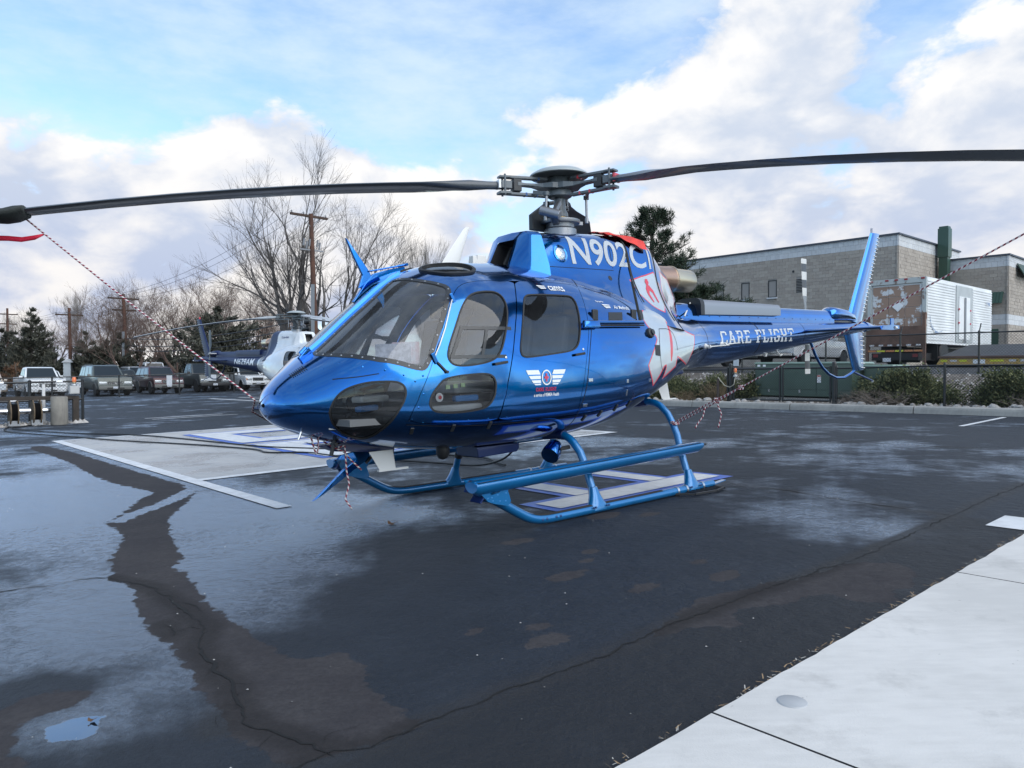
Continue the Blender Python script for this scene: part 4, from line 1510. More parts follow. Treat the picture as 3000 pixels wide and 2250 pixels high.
    # drive shaft fairing, oil cooler cover, tail gearbox
    def arch(x0, x1, w0, w1, zb0, zb1, zt0, zt1, mname, m, n=14, pw=3.0, cap=True):
        mb = MB()
        secs = []
        for i in range(2):
            x = (x0, x1)[i]; w_ = (w0, w1)[i]; zb = (zb0, zb1)[i]; zt = (zt0, zt1)[i]
            s_ = []
            for k in range(n + 1):
                a = pi * k / n
                cx_, sz = cos(a), sin(a)
                s_.append((x, w_ * np.sign(cx_) * abs(cx_) ** (2 / pw), zb + (zt - zb) * abs(sz) ** (2 / pw)))
            secs.append(s_)
        loft(mb, secs)
        return mb.build(mname, m, root, smooth=SM)
    sh = arch(-1.86, -6.05, .13, .085, 1.80, 1.86, 2.045, 2.085, 'drive_shaft_fairing', B)
    if near:
        mb = MB()
        for i in range(17):
            x = -2.05 - i * .24
            for sd in (1, -1):
                mb.lathe([(.007, 0), (.001, .004)], 8, (x, sd * (.131 - .011 * i / 16 * 4), 1.885 + i * .0028), rot=Vector((0, sd, .1)).to_track_quat('Z', 'Y').to_matrix())
        mb.build('fastener', M_NAVY if 'M_NAVY' in globals() else M_BLACK, sh)
        ribbon('panel_seam', HULL, [(-3.52 + .05 * abs(t), t) for t in np.linspace(-.55, .8, 14)], .018, .002, M_GAP, boom)
        ribbon('panel_seam', HULL, [(-4.86, t) for t in np.linspace(-.6, .8, 14)], .007, .002, M_GAP, boom)
        ribbon('panel_seam', HULL, [(-2.07, t) for t in np.linspace(-.95, .8, 22)], .007, .002, M_GAP, boom)
    arch(-2.30, -4.25, .175, .155, 1.905, 1.945, 2.10, 2.105, 'oil_cooler_cover', M_STEEL if near else B, pw=5)
    arch(-2.26, -2.34, .185, .185, 1.90, 1.90, 2.115, 2.115, 'cover_lip', M_BLACK, pw=5) if near else None
    mb = MB()
    secs = []
    for x, w_, zb, zt in [(-5.95, .09, 1.93, 2.10), (-6.02, .125, 1.92, 2.14), (-6.2, .13, 1.92, 2.14), (-6.5, .12, 1.93, 2.12), (-6.8, .09, 1.93, 2.06), (-6.92, .05, 1.94, 2.0)]:
        secs.append([(x, w_ * cos(a) , (zb + zt) / 2 + (zt - zb) / 2 * np.sign(sin(a)) * abs(sin(a)) ** .7) for a in [2 * pi * k / 18 for k in range(18)]])
    loft(mb, secs)
    mb.build('tail_gearbox_fairing', A if near else B, root, smooth=SM)
    # fins and stabiliser
    def fin(nm, le0, te0, le1, te1, th0, th1, m):
        mb = MB()
        secs = []
        for i in range(7):
            t = i / 6
            L = Vector(le0).lerp(Vector(le1), t); T = Vector(te0).lerp(Vector(te1), t)
            c = (T - L)
            af = airfoil(c.length, (th0 + (th1 - th0) * t) / c.length, 8)
            secs.append([L + c * ((p[0] / c.length) + .25) + Vector((0, p[1], 0)) for p in af])
        loft(mb, secs)
        return mb.build(nm, m, root, smooth=SM)
    up = fin('upper_fin', (-6.66, 0, 1.95), (-7.22, 0, 1.88), (-7.62, 0, 3.47), (-7.99, 0, 3.49), .085, .06, B)
    lo = fin('lower_fin', (-6.52, 0, 1.80), (-7.26, 0, 1.80), (-6.88, 0, 1.10), (-7.295, 0, 1.12), .085, .05, B)
    if near:
        M_RIB_GLINT = M_DECALW  # white colour paints in the highlights on the corrugated trailing edge
        base = None
        for (te0, te1, n_, k0, fn_) in (((-7.22, 1.88), (-7.99, 3.49), 21, .14, up), ((-7.26, 1.80), (-7.295, 1.12), 9, .06, lo)):
            for i in range(n_):
                t = k0 + (.95 - k0) * i / (n_ - 1)
                x = te0[0] + (te1[0] - te0[0]) * t; z = te0[1] + (te1[1] - te0[1]) * t
                if base is None:
                    mb = MB(); mb.box((.045, 0, 0), (.15, .030, .010)); r_ = mb.build('trailing_edge_rib', M_RIB_GLINT, fn_); base = r_.data
                else:
                    r_ = bpy.data.objects.new('trailing_edge_rib', base); COL.objects.link(r_); r_.parent = fn_
                r_.location = (x, 0, z); r_.rotation_euler = (0, radians(-4), 0)
    else:
        M_RIB_GLINT = M_DECALW
        for (te0, te1, n_, fn_) in (((-7.22, 1.88), (-7.99, 3.49), 20, up), ((-7.26, 1.80), (-7.295, 1.12), 8, lo)):
            mb = MB()
            for i in range(n_):
                t = .1 + .86 * i / (n_ - 1)
                mb.box((te0[0] + (te1[0] - te0[0]) * t + .05, 0, te0[1] + (te1[1] - te0[1]) * t), (.15, .03, .012))
            mb.build('trailing_edge_ribs', mat('pale_blue_rib_glint', (.35, .42, .55), .5), fn_)  # pale colour paints a highlight onto each rib
    mb = MB(); mb.tube([(-7.70, 0, 3.47), (-7.70, 0, 3.56)], .028, 12)
    mb.build('tail_light', mat('lamp_cap', (.6, .58, .62), .4) if near else M_RED, root, smooth=SM)
    for sd in (1, -1):
        mb = MB(); secs = []
        for i in range(5):
            t = i / 4
            y = sd * (.10 + (1.265 - .10) * t)
            af = airfoil(.50, .11, 8)
            secs.append([(-4.99 - p[0], y, 1.735 + p[1] - .0 * t) for p in af])
        loft(mb, secs)
        st = mb.build('stabiliser', B, root, smooth=SM)
        mb = MB(); mb.prism([(-4.86, 1.70), (-4.92, 1.75), (-5.2, 1.775), (-5.46, 1.765), (-5.46, 1.72), (-5.2, 1.70)], sd * 1.262, sd * 1.285); mb.build('tip_cap', B, st)
        mb = MB(); mb.box((-5.30, sd * 1.25, 1.80), (.11, .015, .13)); mb.build('tip_tab', B, st, bevel=.004)
        mb = MB(); mb.tube([(-5.30, sd * 1.285, 1.735), (-5.36, sd * 1.285, 1.735)], .02, 10); mb.build('position_light', M_WHITEA, st)
    mb = MB()
    mb.tube([(-5.40, 0, 1.60), (-5.46, 0, 1.54), (-5.56, 0, 1.40), (-5.68, 0, 1.28), (-5.82, 0, 1.175), (-6.02, 0, 1.075), (-6.27, 0, 1.01), (-6.55, 0, 1.005), (-6.81, 0, 1.065), (-6.95, 0, 1.12)], .022, 10)
    g = mb.build('tail_rotor_guard', P_BLUE if near else B, root, smooth=SM)
    mb = MB(); mb.tube([(-6.90, 0, 1.09), (-7.2, 0, 1.02), (-7.64, 0, .925)], [.02, .018, .014], 8); mb.build('tail_skid', P_NAVY, g, smooth=SM)
    mb = MB(); mb.lathe([(.02, 0), (.012, .03), (.001, .035)], 10, (-7.64, 0, .915), 'x', rot=Matrix.Rotation(pi, 3, 'Z')); mb.build('tail_skid_tip', M_WHITEA, g, smooth=SM)
    # tail rotor
    tr = empty('tail_rotor', (-6.0, -.36, 2.012)); tr.parent = root
    mb = MB(); mb.tube([(0, .30, 0), (0, -.05, 0)], .035, 12); mb.lathe([(.06, -.03), (.075, .0), (.06, .03)], 16, (0, 0, 0), 'y'); mb.build('hub', M_STEEL, tr, smooth=SM)
    for sg in (1, -1):
        mb = MB(); secs = []
        for r, ch, tw in [(.05, .06, 0), (.17, .075, 8), (.26, .13, 9), (.33, .185, 9), (.6, .185, 5), (.90, .185, 1), (.93, .17, 0)]:
            af = airfoil(ch, .12 if r > .2 else .35, 7)
            cth, sth = cos(radians(tw * sg)), sin(radians(tw * sg))
            secs.append([(-(p[0] * cth - p[1] * sth) * sg * -1, p[0] * sth + p[1] * cth, sg * r) for p in af])
        loft(mb, secs)
        mb.build('blade', M_TSTRIPE if near else M_GREYM, tr, smooth=SM)
    # landing gear
    for sd in (1, -1):
        yk = 1.065 * sd
        ctl = [(2.02, .355), (1.80, .235), (1.62, .13), (1.50, .072), (1.36, .045), (1.15, .042), (.7, .042), (-.4, .042), (-1.10, .042)]
        L = chaikin(ctl, 2, False)
        mb = MB(); mb.tube([(x, yk, z) for x, z in L], .041, 14, flat=1.0)
        sk = mb.build('skid', P_GEAR if near else B, root, smooth=SM)
        # black non-slip strip on top
        mb = MB()
        cut = [(x, z) for x, z in L if -.45 < x < 1.72]
        seg = []
        vs, fs = [], []
        for i, (x, z) in enumerate(cut):
            for k in range(5):
                a = radians(50 + 20 * k)
                vs.append((x, yk + .0425 * cos(a), z + .0425 * sin(a)))
        for i in range(len(cut) - 1):
            for k in range(4): fs.append((i * 5 + k, i * 5 + k + 1, i * 5 + 6 + k, i * 5 + 5 + k))
        mb.add(vs, fs)
        gp = mb.build('grip_strip', M_GRIP, sk, smooth=3.2)
        for xf in (.684, -.75):
            mb = MB(); secs = []
            for z, lx, ly in [(.03, .115, .046), (.065, .115, .048), (.10, .085, .044), (.15, .058, .040), (.225, .036, .036)]:
                yy = yk - sd * (.055 * max(0, z - .05) / .17)
                secs.append([(xf + lx * np.sign(cos(a)) * abs(cos(a)) ** .6, yy + ly * np.sign(sin(a)) * abs(sin(a)) ** .8, z) for a in [2 * pi * k / 16 for k in range(16)]])
            loft(mb, secs)
            ft = mb.build('leg_shoe', P_GEAR if near else B, sk, smooth=SM)
        if near:
            for xf in (.684, -.75):
                mb = MB()
                for dx in (-.10, -.072, .072, .10):
                    mb.lathe([(.010, 0), (.010, .006), (.001, .009)], 8, (xf + dx, yk + sd * .046, .062), rot=Vector((0, sd, 0)).to_track_quat('Z', 'X').to_matrix())
                mb.build('bolt_row', M_NAVYM, sk)
            mb = MB()
            for x in (1.40, 1.35, 1.24, 1.19): mb.lathe([(.011, 0), (.011, .004), (.001, .006)], 8, (x, yk + sd * .040, .052), rot=Vector((0, sd, .2)).to_track_quat('Z', 'X').to_matrix())
            mb.build('bolt_row', M_NAVYM, sk)
            for x in (-.47, -.62, -.90):
                mb = MB(); mb.lathe([(.0455, -.014), (.0465, 0), (.0455, .014)], 20, (x, yk, .042), 'x')
                mb.build('hose_clamp', M_METAL, sk, smooth=SM)
            # bear paw under the rear of the skid
            mb = MB()
            o_ = [(-.40, .02), (-.55, .19), (-.86, .235), (-1.06, .19), (-1.08, .05), (-1.0, -.02)]
            pw = [(x, yk + sd * (y - .02), .022) for x, y in o_]
            for i in range(len(pw)): mb.bar(pw[i], pw[(i + 1) % len(pw)], .022, .018)
            for x in (-.6, -.68, -.76, -.84, -.92, -1.0): mb.bar((x, yk, .022), (x - .05, yk + sd * .19, .022), .014, .014)
            mb.build('bear_paw', M_BLACK, sk)
            mb = MB(); mb.bar((-1.08, yk, .03), (-1.34, yk - sd * .01, .05), .05, .008); mb.build('spring_tail', P_GEAR, sk)
        else:
            pass
        # step: long tube with a black top, with riveted bracket at the front
        if near:
            y0, y1 = 1.045 * sd, 1.165 * sd
            mb = MB(); secs = []
            for x, dz in ((2.14, 0), (2.10, .004), (-.74, .058), (-.80, .062)):
                hh = .085 if -.75 < x < 2.12 else .06
                cz = .455 + .0211 * (2.14 - x)
                secs.append([(x, (y0 + y1) / 2 + .075 * cos(a), cz - .03 + hh * (sin(a) if sin(a) < 0 else .35 * sin(a))) for a in [2 * pi * k / 18 for k in range(18)]])
            loft(mb, secs)
            stp = mb.build('step', P_GEAR, root, smooth=SM)
            mb = MB()
            mb.add([(2.12, y0 - sd * .012, .4455), (2.12, y1 + sd * .012, .4455), (-.77, y1 + sd * .012, .5055), (-.77, y0 - sd * .012, .5055), (2.12, (y0 + y1) / 2, .4475), (-.77, (y0 + y1) / 2, .5075)], [(0, 4, 5, 3), (4, 1, 2, 5)])
            mb.build('grip_strip', M_GRIP, stp, fix=False)
            mb = MB(); mb.tube([(-.80, y1, .485), (-.85, y1, .485)], .012, 8); mb.build('step_peg', M_BLACK, stp)
            # bracket plate (with window) on each face
            out = [(2.13, .452), (2.075, .36), (2.00, .285), (1.94, .262), (1.80, .225), (1.765, .26), (1.795, .345), (1.76, .385), (1.60, .452)]
            hole = [(2.03, .405), (1.97, .33), (1.88, .345), (1.885, .375), (1.85, .418)]
            for ys, th in ((1.125 * sd, .006), (1.00 * sd, .006)):
                mb = MB()
                pts = [Vector(p) for p in out + hole]
                e = [(i, (i + 1) % len(out)) for i in range(len(out))] + [(len(out) + i, len(out) + (i + 1) % len(hole)) for i in range(len(hole))]
                r_ = delaunay_2d_cdt(pts, e, [], 0, 1e-6)
                V2 = [(v.x, v.y) for v in r_[0]]
                cc = np.array([np.mean([V2[i] for i in f], axis=0) for f in r_[2]])
                keep = in_poly(cc[:, 0], cc[:, 1], out) & ~in_poly(cc[:, 0], cc[:, 1], hole)
                fs = [f for f, k in zip(r_[2], keep) if k]
                nv = len(V2)
                fs2 = [tuple(f) for f in fs] + [tuple(i + nv for i in reversed(f)) for f in fs]
                for P_ in (list(range(len(out))), [len(out) + i for i in range(len(hole))]):
                    fs2 += [(P_[i], P_[(i + 1) % len(P_)], nv + P_[(i + 1) % len(P_)], nv + P_[i]) for i in range(len(P_))]
                mb.add([(x, ys, z) for x, z in V2] + [(x, ys + sd * th, z) for x, z in V2], fs2)
                br = mb.build('step_bracket', P_GEAR, stp)
            mb = MB()
            for i in range(5): mb.box(((2.13 + 2.075) / 2 - .001 - i * .0, 1.0625 * sd, .405), (.012, .125, .10), Matrix.Rotation(radians(-31), 3, 'Y')) if i == 0 else None
            mb.box((2.035, 1.0625 * sd, .318), (.012, .125, .10), Matrix.Rotation(radians(-45), 3, 'Y'))
            mb.build('bracket_web', P_NAVY, stp)
            mb = MB()
            rr = [(2.09, .435), (2.05, .375), (2.0, .31), (1.95, .285), (1.88, .275), (1.82, .27), (1.815, .33), (1.83, .37), (1.78, .40), (1.70, .432), (1.80, .437), (1.9, .437), (2.0, .437), (1.96, .31), (1.9, .325)]
            for x, z in rr: mb.lathe([(.006, 0), (.001, .003)], 6, (x, 1.131 * sd, z), rot=Vector((0, sd, 0)).to_track_quat('Z', 'X').to_matrix())
            mb.build('rivets', mat('blue_rivet', (.05, .25, .6), .4), stp)
    for xf, path in ((.684, [(0, .64), (.40, .655), (.57, .672), (.666, .668), (.74, .638), (.79, .602), (.865, .524), (.90, .458), (.942, .365), (1.0, .215)]), (-.75, [(0, .885), (.30, .885), (.405, .89), (.50, .905), (.557, .903), (.62, .892), (.686, .865), (.776, .785), (.838, .684), (.889, .571), (.925, .434), (.996, .215)])):
        full = [(xf, -y, z) for y, z in reversed(path)] + [(xf, y, z) for y, z in path[1:]]
        mb = MB(); mb.tube(full, .036, 14)
        ct = mb.build('cross_tube', P_GEAR if near else B, root, smooth=SM)
        if near:
            for sd in (1, -1):
                mb = MB(); q = [(xf, sd * .50, path[3][1] - .002), (xf, sd * .60, .672 if xf > 0 else .898)]
                mb.tube([(xf, sd * y, z) for y, z in path[1:4]], .046, 14)
                mb.build('clamp_sleeve', P_NAVY, ct, smooth=SM)
                if xf > 0:
                    mb = MB(); mb.tube([(xf, sd * .936, .385), (xf, sd * .955, .335)], .043, 14); mb.build('step_clamp', M_BLACK, ct, smooth=SM)
    # rotor mast and head
    mast = empty('rotor_head', (0, 0, 0)); mast.parent = root
    mb = MB(); mb.lathe([(.17, 2.66), (.17, 2.73), (.145, 2.75), (.15, 2.80), (.10, 2.81), (.085, 2.82)], 28); mb.build('mast_base', M_STEEL, mast, smooth=SM)
    mb = MB(); mb.lathe([(.076, 2.815), (.078, 2.865), (.07, 2.87)], 28); mb.build('bearing_ring', M_BRASS, mast, smooth=SM)
    mb = MB(); mb.lathe([(.088, 2.862), (.085, 2.90), (.064, 2.94), (.060, 3.06), (.072, 3.07), (.072, 3.10)], 28); mb.build('mast', M_GREYM, mast, smooth=SM)
    mb = MB(); mb.lathe([(.105, 3.06), (.13, 3.075), (.13, 3.10), (.12, 3.26), (.10, 3.285)], 28); mb.build('hub_barrel', M_GREYM, mast, smooth=SM)
    mb = MB(); mb.lathe([(.30, 3.275), (.312, 3.283), (.305, 3.30), (.24, 3.338), (.15, 3.358), (.06, 3.366), (.001, 3.367)], 40)
    mb.lathe([(.30, 3.275), (.22, 3.305), (.1, 3.315), (.001, 3.315)], 40); mb.build('hub_dome', mat('dome_grey', (.33, .37, .38), .4, coat=.2), mast, smooth=SM)
    AZ = livery['az']
    for k, az in enumerate(AZ):
        ca, sa = cos(radians(az)), sin(radians(az))
        rad, tan_ = Vector((ca, sa, 0)), Vector((-sa, ca, 0))

        def Q(r, t, z): return tuple(rad * r + tan_ * t + Vector((0, 0, z)))
        # flexible star arm
        mb = MB(); secs = []
        for r, hw, hz, dz in [(.0, .15, .030, 0), (.14, .14, .030, 0), (.22, .075, .022, .002), (.30, .05, .014, .006), (.40, .045, .012, .006), (.49, .055, .020, .004)]:
            secs.append([Q(r, -hw, 3.165 - hz + dz), Q(r, hw, 3.165 - hz + dz), Q(r, hw, 3.165 + hz + dz), Q(r, -hw, 3.165 + hz + dz)])
        loft(mb, secs); mb.build('star_arm', M_GREYM, mast, bevel=.005)
        for dz, nm in ((.072, 'upper'), (-.092, 'lower')):
            mb = MB(); mb.bar(Q(.15, 0, 3.165 + dz + (.01 if dz > 0 else 0)), Q(.64, 0, 3.165 + dz), .07, .028); arm = mb.build('sleeve_plate', M_GREYM, mast, bevel=.006)
            if near:
                mb = MB()
                for rr in ((.26, .38) if dz < 0 else (.24,)): mb.bar(Q(rr, 0, 3.165 + dz), Q(rr + .018, 0, 3.165 + dz), .074, .032)
                mb.build('paint_band', M_RED if k == 1 else M_NAVYM, arm)
        mb = MB(); mb.bar(Q(.445, 0, 3.158), Q(.535, 0, 3.158), .10, .125); mb.build('frequency_adapter', M_BLACKG, mast, bevel=.008)
        mb = MB(); mb.bar(Q(.55, 0, 3.158), Q(.66, 0, 3.158), .09, .075); mb.bar(Q(.56, 0, 3.078), Q(.685, 0, 3.074), .11, .026); mb.bar(Q(.56, 0, 3.24), Q(.68, 0, 3.236), .09, .02)
        for t in (-.04, .04): mb.tube([Q(.625, t, 3.05), Q(.625, t, 3.262)], .012, 8)
        mb.build('blade_clamp', M_GREYM, mast, bevel=.004)
        # pitch link and horn
        mb = MB(); mb.tube([Q(.235, .15, 2.79), Q(.225, .165, 3.05)], .0135, 8)
        if near: mb.tube([Q(.235, .15, 2.79), Q(.234, .152, 2.84)], .019, 8)
        mb.build('pitch_link', M_STEEL, mast, smooth=SM)
        mb = MB(); mb.bar(Q(.225, .165, 3.06), Q(.32, .05, 3.09), .03, .04); mb.lathe([(.03, -.02), (.03, .02)], 10, Q(.225, .165, 3.06)); mb.build('pitch_horn', M_GREYM, mast, bevel=.003)
        # blade
        mb = MB(); secs = []
        rs = [.65, .80, 1.0, 1.25, 1.5, 1.8, 2.2, 2.7, 3.2, 3.7, 4.2, 4.7, 5.1, 5.345]
        for r in rs:
            f = min(1, max(0, (r - .75) / .70)); f = f * f * (3 - 2 * f)
            ch = .10 + (.35 - .10) * f
            th = .78 + (.11 - .78) * f
            tw = radians(livery.get('pitch', 6) - 9 * (r / 5.345) * f)
            z = 3.158 - livery['droop'][k][0] * max(0, r - .5) - livery['droop'][k][1] * max(0, r - .5) ** 2
            sec = []
            for p in airfoil(ch, th, 7):
                tt = -p[0] * cos(tw) - p[1] * sin(tw) * 0
                zz = p[1] * cos(tw) - p[0] * sin(tw)
                sec.append(Q(r, tt, z + zz))
            secs.append(sec)
        loft(mb, secs)
        bl = mb.build('blade', livery['blade'], mast, smooth=radians(50))
        if near:
            mb = MB(); mb.bar(Q(.672, 0, 3.158), Q(.695, 0, 3.158), .104, .084); mb.build('root_band', M_RED if k == 1 else M_DECALW, bl)
    # fixed star / scissors and the tilted actuator
    mb = MB()
    mb.bar((.10, .05, 2.80), (.23, .14, 2.86), .07, .10); mb.bar((.23, .14, 2.86), (.10, .09, 2.99), .045, .05); mb.tube([(.20, .20, 2.83), (.30, .02, 2.90)], .05, 12)
    mb.build('scissor_link', M_STEEL, mast, bevel=.008)
    mb = MB(); mb.prism([(.30, 2.72), (.30, 2.88), (.12, 3.00), (.05, 3.05), (.02, 2.72)], -.16, -.10); mb.build('rotor_brake_cover', M_BLACKG, mast, bevel=.01)
    mb = MB(); mb.lathe([(.205, 2.79), (.21, 2.80), (.21, 2.825), (.16, 2.83)], 30)
    for a in (40, 160, 280): mb.bar((0, 0, 2.808), (.255 * cos(radians(a)), .255 * sin(radians(a)), 2.808), .05, .035)
    mb.build('swashplate', M_STEEL, mast, smooth=SM)
    # cabin inside
    mb = MB(); mb.prism([(2.9, .95), (2.9, .90), (.45, .90), (.45, .95)], -.66, .66); mb.prism([(2.15, .95), (2.15, 1.04), (1.2, 1.04), (1.2, .95)], -.60, .60)
    mb.build('cabin_floor', mat('cabin_floor_grey', (.12, .125, .13), .8), root)
    mb = MB(); mb.prism([(-.62, .92), (.62, .92), (.72, 1.2), (.70, 1.6), (.55, 1.95), (.3, 2.1), (-.3, 2.1), (-.55, 1.95), (-.70, 1.6), (-.72, 1.2)], .38, .42, 'yz'); mb.build('aft_bulkhead', M_OFFW, root)
    mb = MB(); mb.prism([(2.62, .93), (2.66, 1.30), (2.60, 1.385), (2.30, 1.40), (2.27, 1.30), (2.40, 1.0)], -.30, .30); mb.build('instrument_panel', M_BLACK, root, bevel=.02)
    for sd in (1, -1):
        mb = MB(); mb.bar((2.55, sd * .12, 1.3), (2.1, sd * .10, 2.06), .03, .03); mb.build('inner_post', M_BLACK, root)
    for (x, y) in [(1.62, .36), (1.62, -.36), (.85, .42), (.85, -.05), (.85, -.5)]:
        s_ = empty('seat', (x, y, .95)); s_.parent = root
        mb = MB(); mb.box((.02, 0, .20), (.46, .42, .10)); mb.build('cushion', M_OFFW, s_, bevel=.03, smooth=SM)
        mb = MB(); mb.box((-.24, 0, .52), (.09, .42, .62), Matrix.Rotation(radians(-10), 3, 'Y')); mb.build('backrest', M_OFFW if x < 1 else mat('seat_dark', (.06, .065, .07), .8), s_, bevel=.03, smooth=SM)
        mb = MB(); mb.box((-.30, 0, .93), (.07, .24, .18), Matrix.Rotation(radians(-8), 3, 'Y')); mb.build('headrest', mat('seat_dark', (.06, .065, .07), .8), s_, bevel=.03, smooth=SM)
        mb = MB(); mb.box((0, 0, .07), (.34, .36, .14)); mb.build('seat_base', M_LINING, s_)
    if not near:
        return root
    # --- what only the near aircraft shows ---
    fnH = on_surface(HULL)
    # panel seams on the hull
    for line in ([(-.674, .303), (-.604, .186), (-.598, .016), (-.674, -.148)], [(-.674, .303), (-.96, .309), (-1.017, .187), (-1.034, .07)], [(.512, .281), (.587, .163), (.64, .019), (.697, -.183), (.716, -.332), (.70, -.55), (.66, -.75)],
                 [(.395, .598), (.327, .696), (.319, .768), (.40, .836), (.45, .9)], [(2.47, -.30), (2.2, -.315), (1.67, -.32), (1.28, -.335), (.735, -.36), (.4, -.36), (0, -.34), (-.25, -.31)], [(2.93, .34), (2.80, .28), (2.66, .25)]):
        for sd in (1, -1):
            ribbon('panel_seam', HULL, resample(chaikin(line, 2, False), .03, False), .007, .0015, M_GAP, fus, sd)
    # openings behind the cabin: dark vents, sliding door rail
    for q in ([(.166, 1.812), (-.07, 1.821), (-.016, 1.741), (.213, 1.734)], [(-.387, 1.86), (-.503, 1.865), (-.425, 1.76), (-.321, 1.757)], [(-.50, 1.50), (-.60, 1.50), (-.60, 1.385), (-.495, 1.395)]):
        v, f = q, [(0, 1, 2, 3)]
        decal('vent_opening', v, f, fnH, M_BLACK, fus, .05, .002)
    for (x, z) in ((.41, 1.775), (-.245, 1.80)):
        p, n = fnH(x, z)
        mb = MB(); mb.bar(Vector(p) + Vector(n) * .01 - Vector((0, 0, .06)), Vector(p) + Vector(n) * .01 + Vector((0, 0, .05)), .028, .075); mb.build('rail_bracket', M_BLACK, fus, bevel=.012)
    for sd in (1, -1):
        fs_ = on_surface(HULL, sd)
        pts = []
        for i in range(14):
            x = .62 - .95 * i / 13
            p, n = fs_(x, 1.69 + .025 * i / 13)
            pts.append(Vector(p) + Vector(n) * .028)
        mb = MB(); mb.tube(pts, .020, 10); rl = mb.build('door_rail', A, root, smooth=SM)
        mb = MB(); mb.tube([p + Vector((0, sd * .012, -.03)) for p in pts[2:]], .008, 8); mb.build('rail_rod', M_BLACK, rl, smooth=SM)
        p, n = fs_(.53, 1.675)
        mb = MB(); mb.box(Vector(p) + Vector(n) * .03, (.22, .05, .065), Matrix.Rotation(radians(2), 3, 'Y'), (.9, .7)); mb.build('rail_end_block', A, rl, bevel=.014, smooth=SM)
    # small fittings on the side
    p, n = fnH(-.45, 1.62)
    q = Vector(n).to_track_quat('Z', 'Y').to_matrix()
    mb = MB(); mb.lathe([(.055, 0), (.05, .02), (.03, .03), (.03, .045), (.001, .05)], 18, p, rot=q); mb.build('fuel_cap', M_BLACKG, fus, smooth=SM)
    for (x, z, sx, sz) in ((.60, 1.176, .055, .03), (.655, .951, .055, .028), (.047, 1.15, .028, .034), (.05, 1.04, .018, .06), (-.37, 1.145, .03, .03)):
        p, n = fnH(x, z)
        q = Vector(n).to_track_quat('Y', 'Z').to_matrix()
        mb = MB(); mb.box(Vector(p) + Vector(n) * .004, (sx, .010, sz), q); mb.build('latch', M_METAL, fus, bevel=.003)
    for x, z in ((2.404, .84), (2.082, .844), (1.742, .845), (.579, .828), (.371, .856), (.151, .898), (-.062, .926)):
        p, n = fnH(x, z)
        q = Vector(n).to_track_quat('Y', 'Z').to_matrix()
        mb = MB(); mb.box(Vector(p) + Vector(n) * .004, (.028, .010, .075), q); mb.build('catch', M_BLACKG, fus, bevel=.003)
    rv = MB()
    for i in range(9):
        for (x, z) in ((2.35 - i * .19, .90), ):
            p, n = fnH(x, z); rv.lathe([(.006, 0), (.001, .003)], 6, p, rot=Vector(n).to_track_quat('Z', 'Y').to_matrix())
    for x, z in ((2.62, 1.31), (2.50, 1.27), (2.42, 1.22), (2.36, 1.12), (2.40, 1.02), (2.44, .93), (2.75, 1.34), (2.86, 1.37), (2.95, 1.33), (2.36, 1.26)):
        p, n = fnH(x, z); rv.lathe([(.009, 0), (.001, .003)], 6, p, rot=Vector(n).to_track_quat('Z', 'Y').to_matrix())
    rv.build('rivets', A, fus)
    # fasteners in the black band round the windshield
    for sd, wsname in ((1, 0), (-1, 1)):
        ml = (LP['ws'] + LP['ws_i']) / 2
        wso = [c for c in root.children if c.name.startswith('windshield')][wsname]
        mb = MB()
        for i in range(0, len(ml), 4):
            x, t = ml[i]
            p = HULL.P(np.array([x]), np.array([t]))[0]; n = surf_n(HULL, np.array([x]), np.array([t]))[0]
            if sd < 0: p = p * [1, -1, 1]; n = n * [1, -1, 1]
            mb.lathe([(.0085, .003), (.006, .006), (.001, .007)], 8, p, rot=Vector(n).to_track_quat('Z', 'Y').to_matrix())
        mb.build('band_screws', M_STEEL, wso)
    # door hinge line: slim rod and hinges in front of the door
    for sd in (1, -1):
        fs_ = on_surface(HULL, sd)
        line = [(1.985, 1.86), (2.06, 1.75), (2.13, 1.62), (2.20, 1.49), (2.255, 1.39)]
        pts = [Vector(fs_(x + .012, z)[0]) + Vector(fs_(x + .012, z)[1]) * .012 for x, z in line]
        mb = MB(); mb.tube(pts, .007, 8); hg = mb.build('hinge_rod', M_METAL, root, smooth=SM)
        for p in (pts[0], pts[-1]):
            mb = MB(); mb.box(p, (.03, .022, .09), Matrix.Rotation(radians(28), 3, 'Y')); mb.build('hinge', A, hg, bevel=.004)
        a, b = Vector(fs_(2.245, 1.36)[0]), Vector(fs_(2.175, 1.285)[0])
        mb = MB(); mb.bar(a + Vector((0, sd * .012, 0)), b + Vector((0, sd * .012, 0)), .02, .012); mb.lathe([(.012, 0), (.012, .012)], 10, b + Vector((0, sd * .012, 0)), 'y'); mb.build('door_check', M_BLACKG, hg)
    # centre post cap, wire cutter above, its deflector bars
    mb = MB(); secs = []
    for i in range(12):
        x = 2.95 - (2.95 - 2.02) * i / 11
        z = float(HULL.ZT(x))
        secs.append([(x, -.022, z - .004), (x, .022, z - .004), (x + .010, .016, z + .024), (x + .010, -.016, z + .024)])
    loft(mb, secs); post = mb.build('centre_post', A, root, smooth=SM)
    wc = empty('wire_cutter', (0, 0, 0)); wc.parent = root
    mb = MB(); mb.prism([(2.12, 2.06), (2.22, 2.10), (2.26, 2.18), (2.46, 2.43), (2.475, 2.44), (2.40, 2.28), (2.32, 2.13), (2.36, 2.02), (2.20, 2.02)], -.012, .012); mb.build('blade', A, wc, bevel=.004)
    mb = MB(); mb.prism([(1.86, 2.18), (1.90, 2.235), (2.06, 2.20), (2.22, 2.15), (2.30, 2.06), (2.42, 1.90), (2.36, 1.86), (2.10, 2.07)], -.020, .020); mb.build('base', A, wc, bevel=.004)
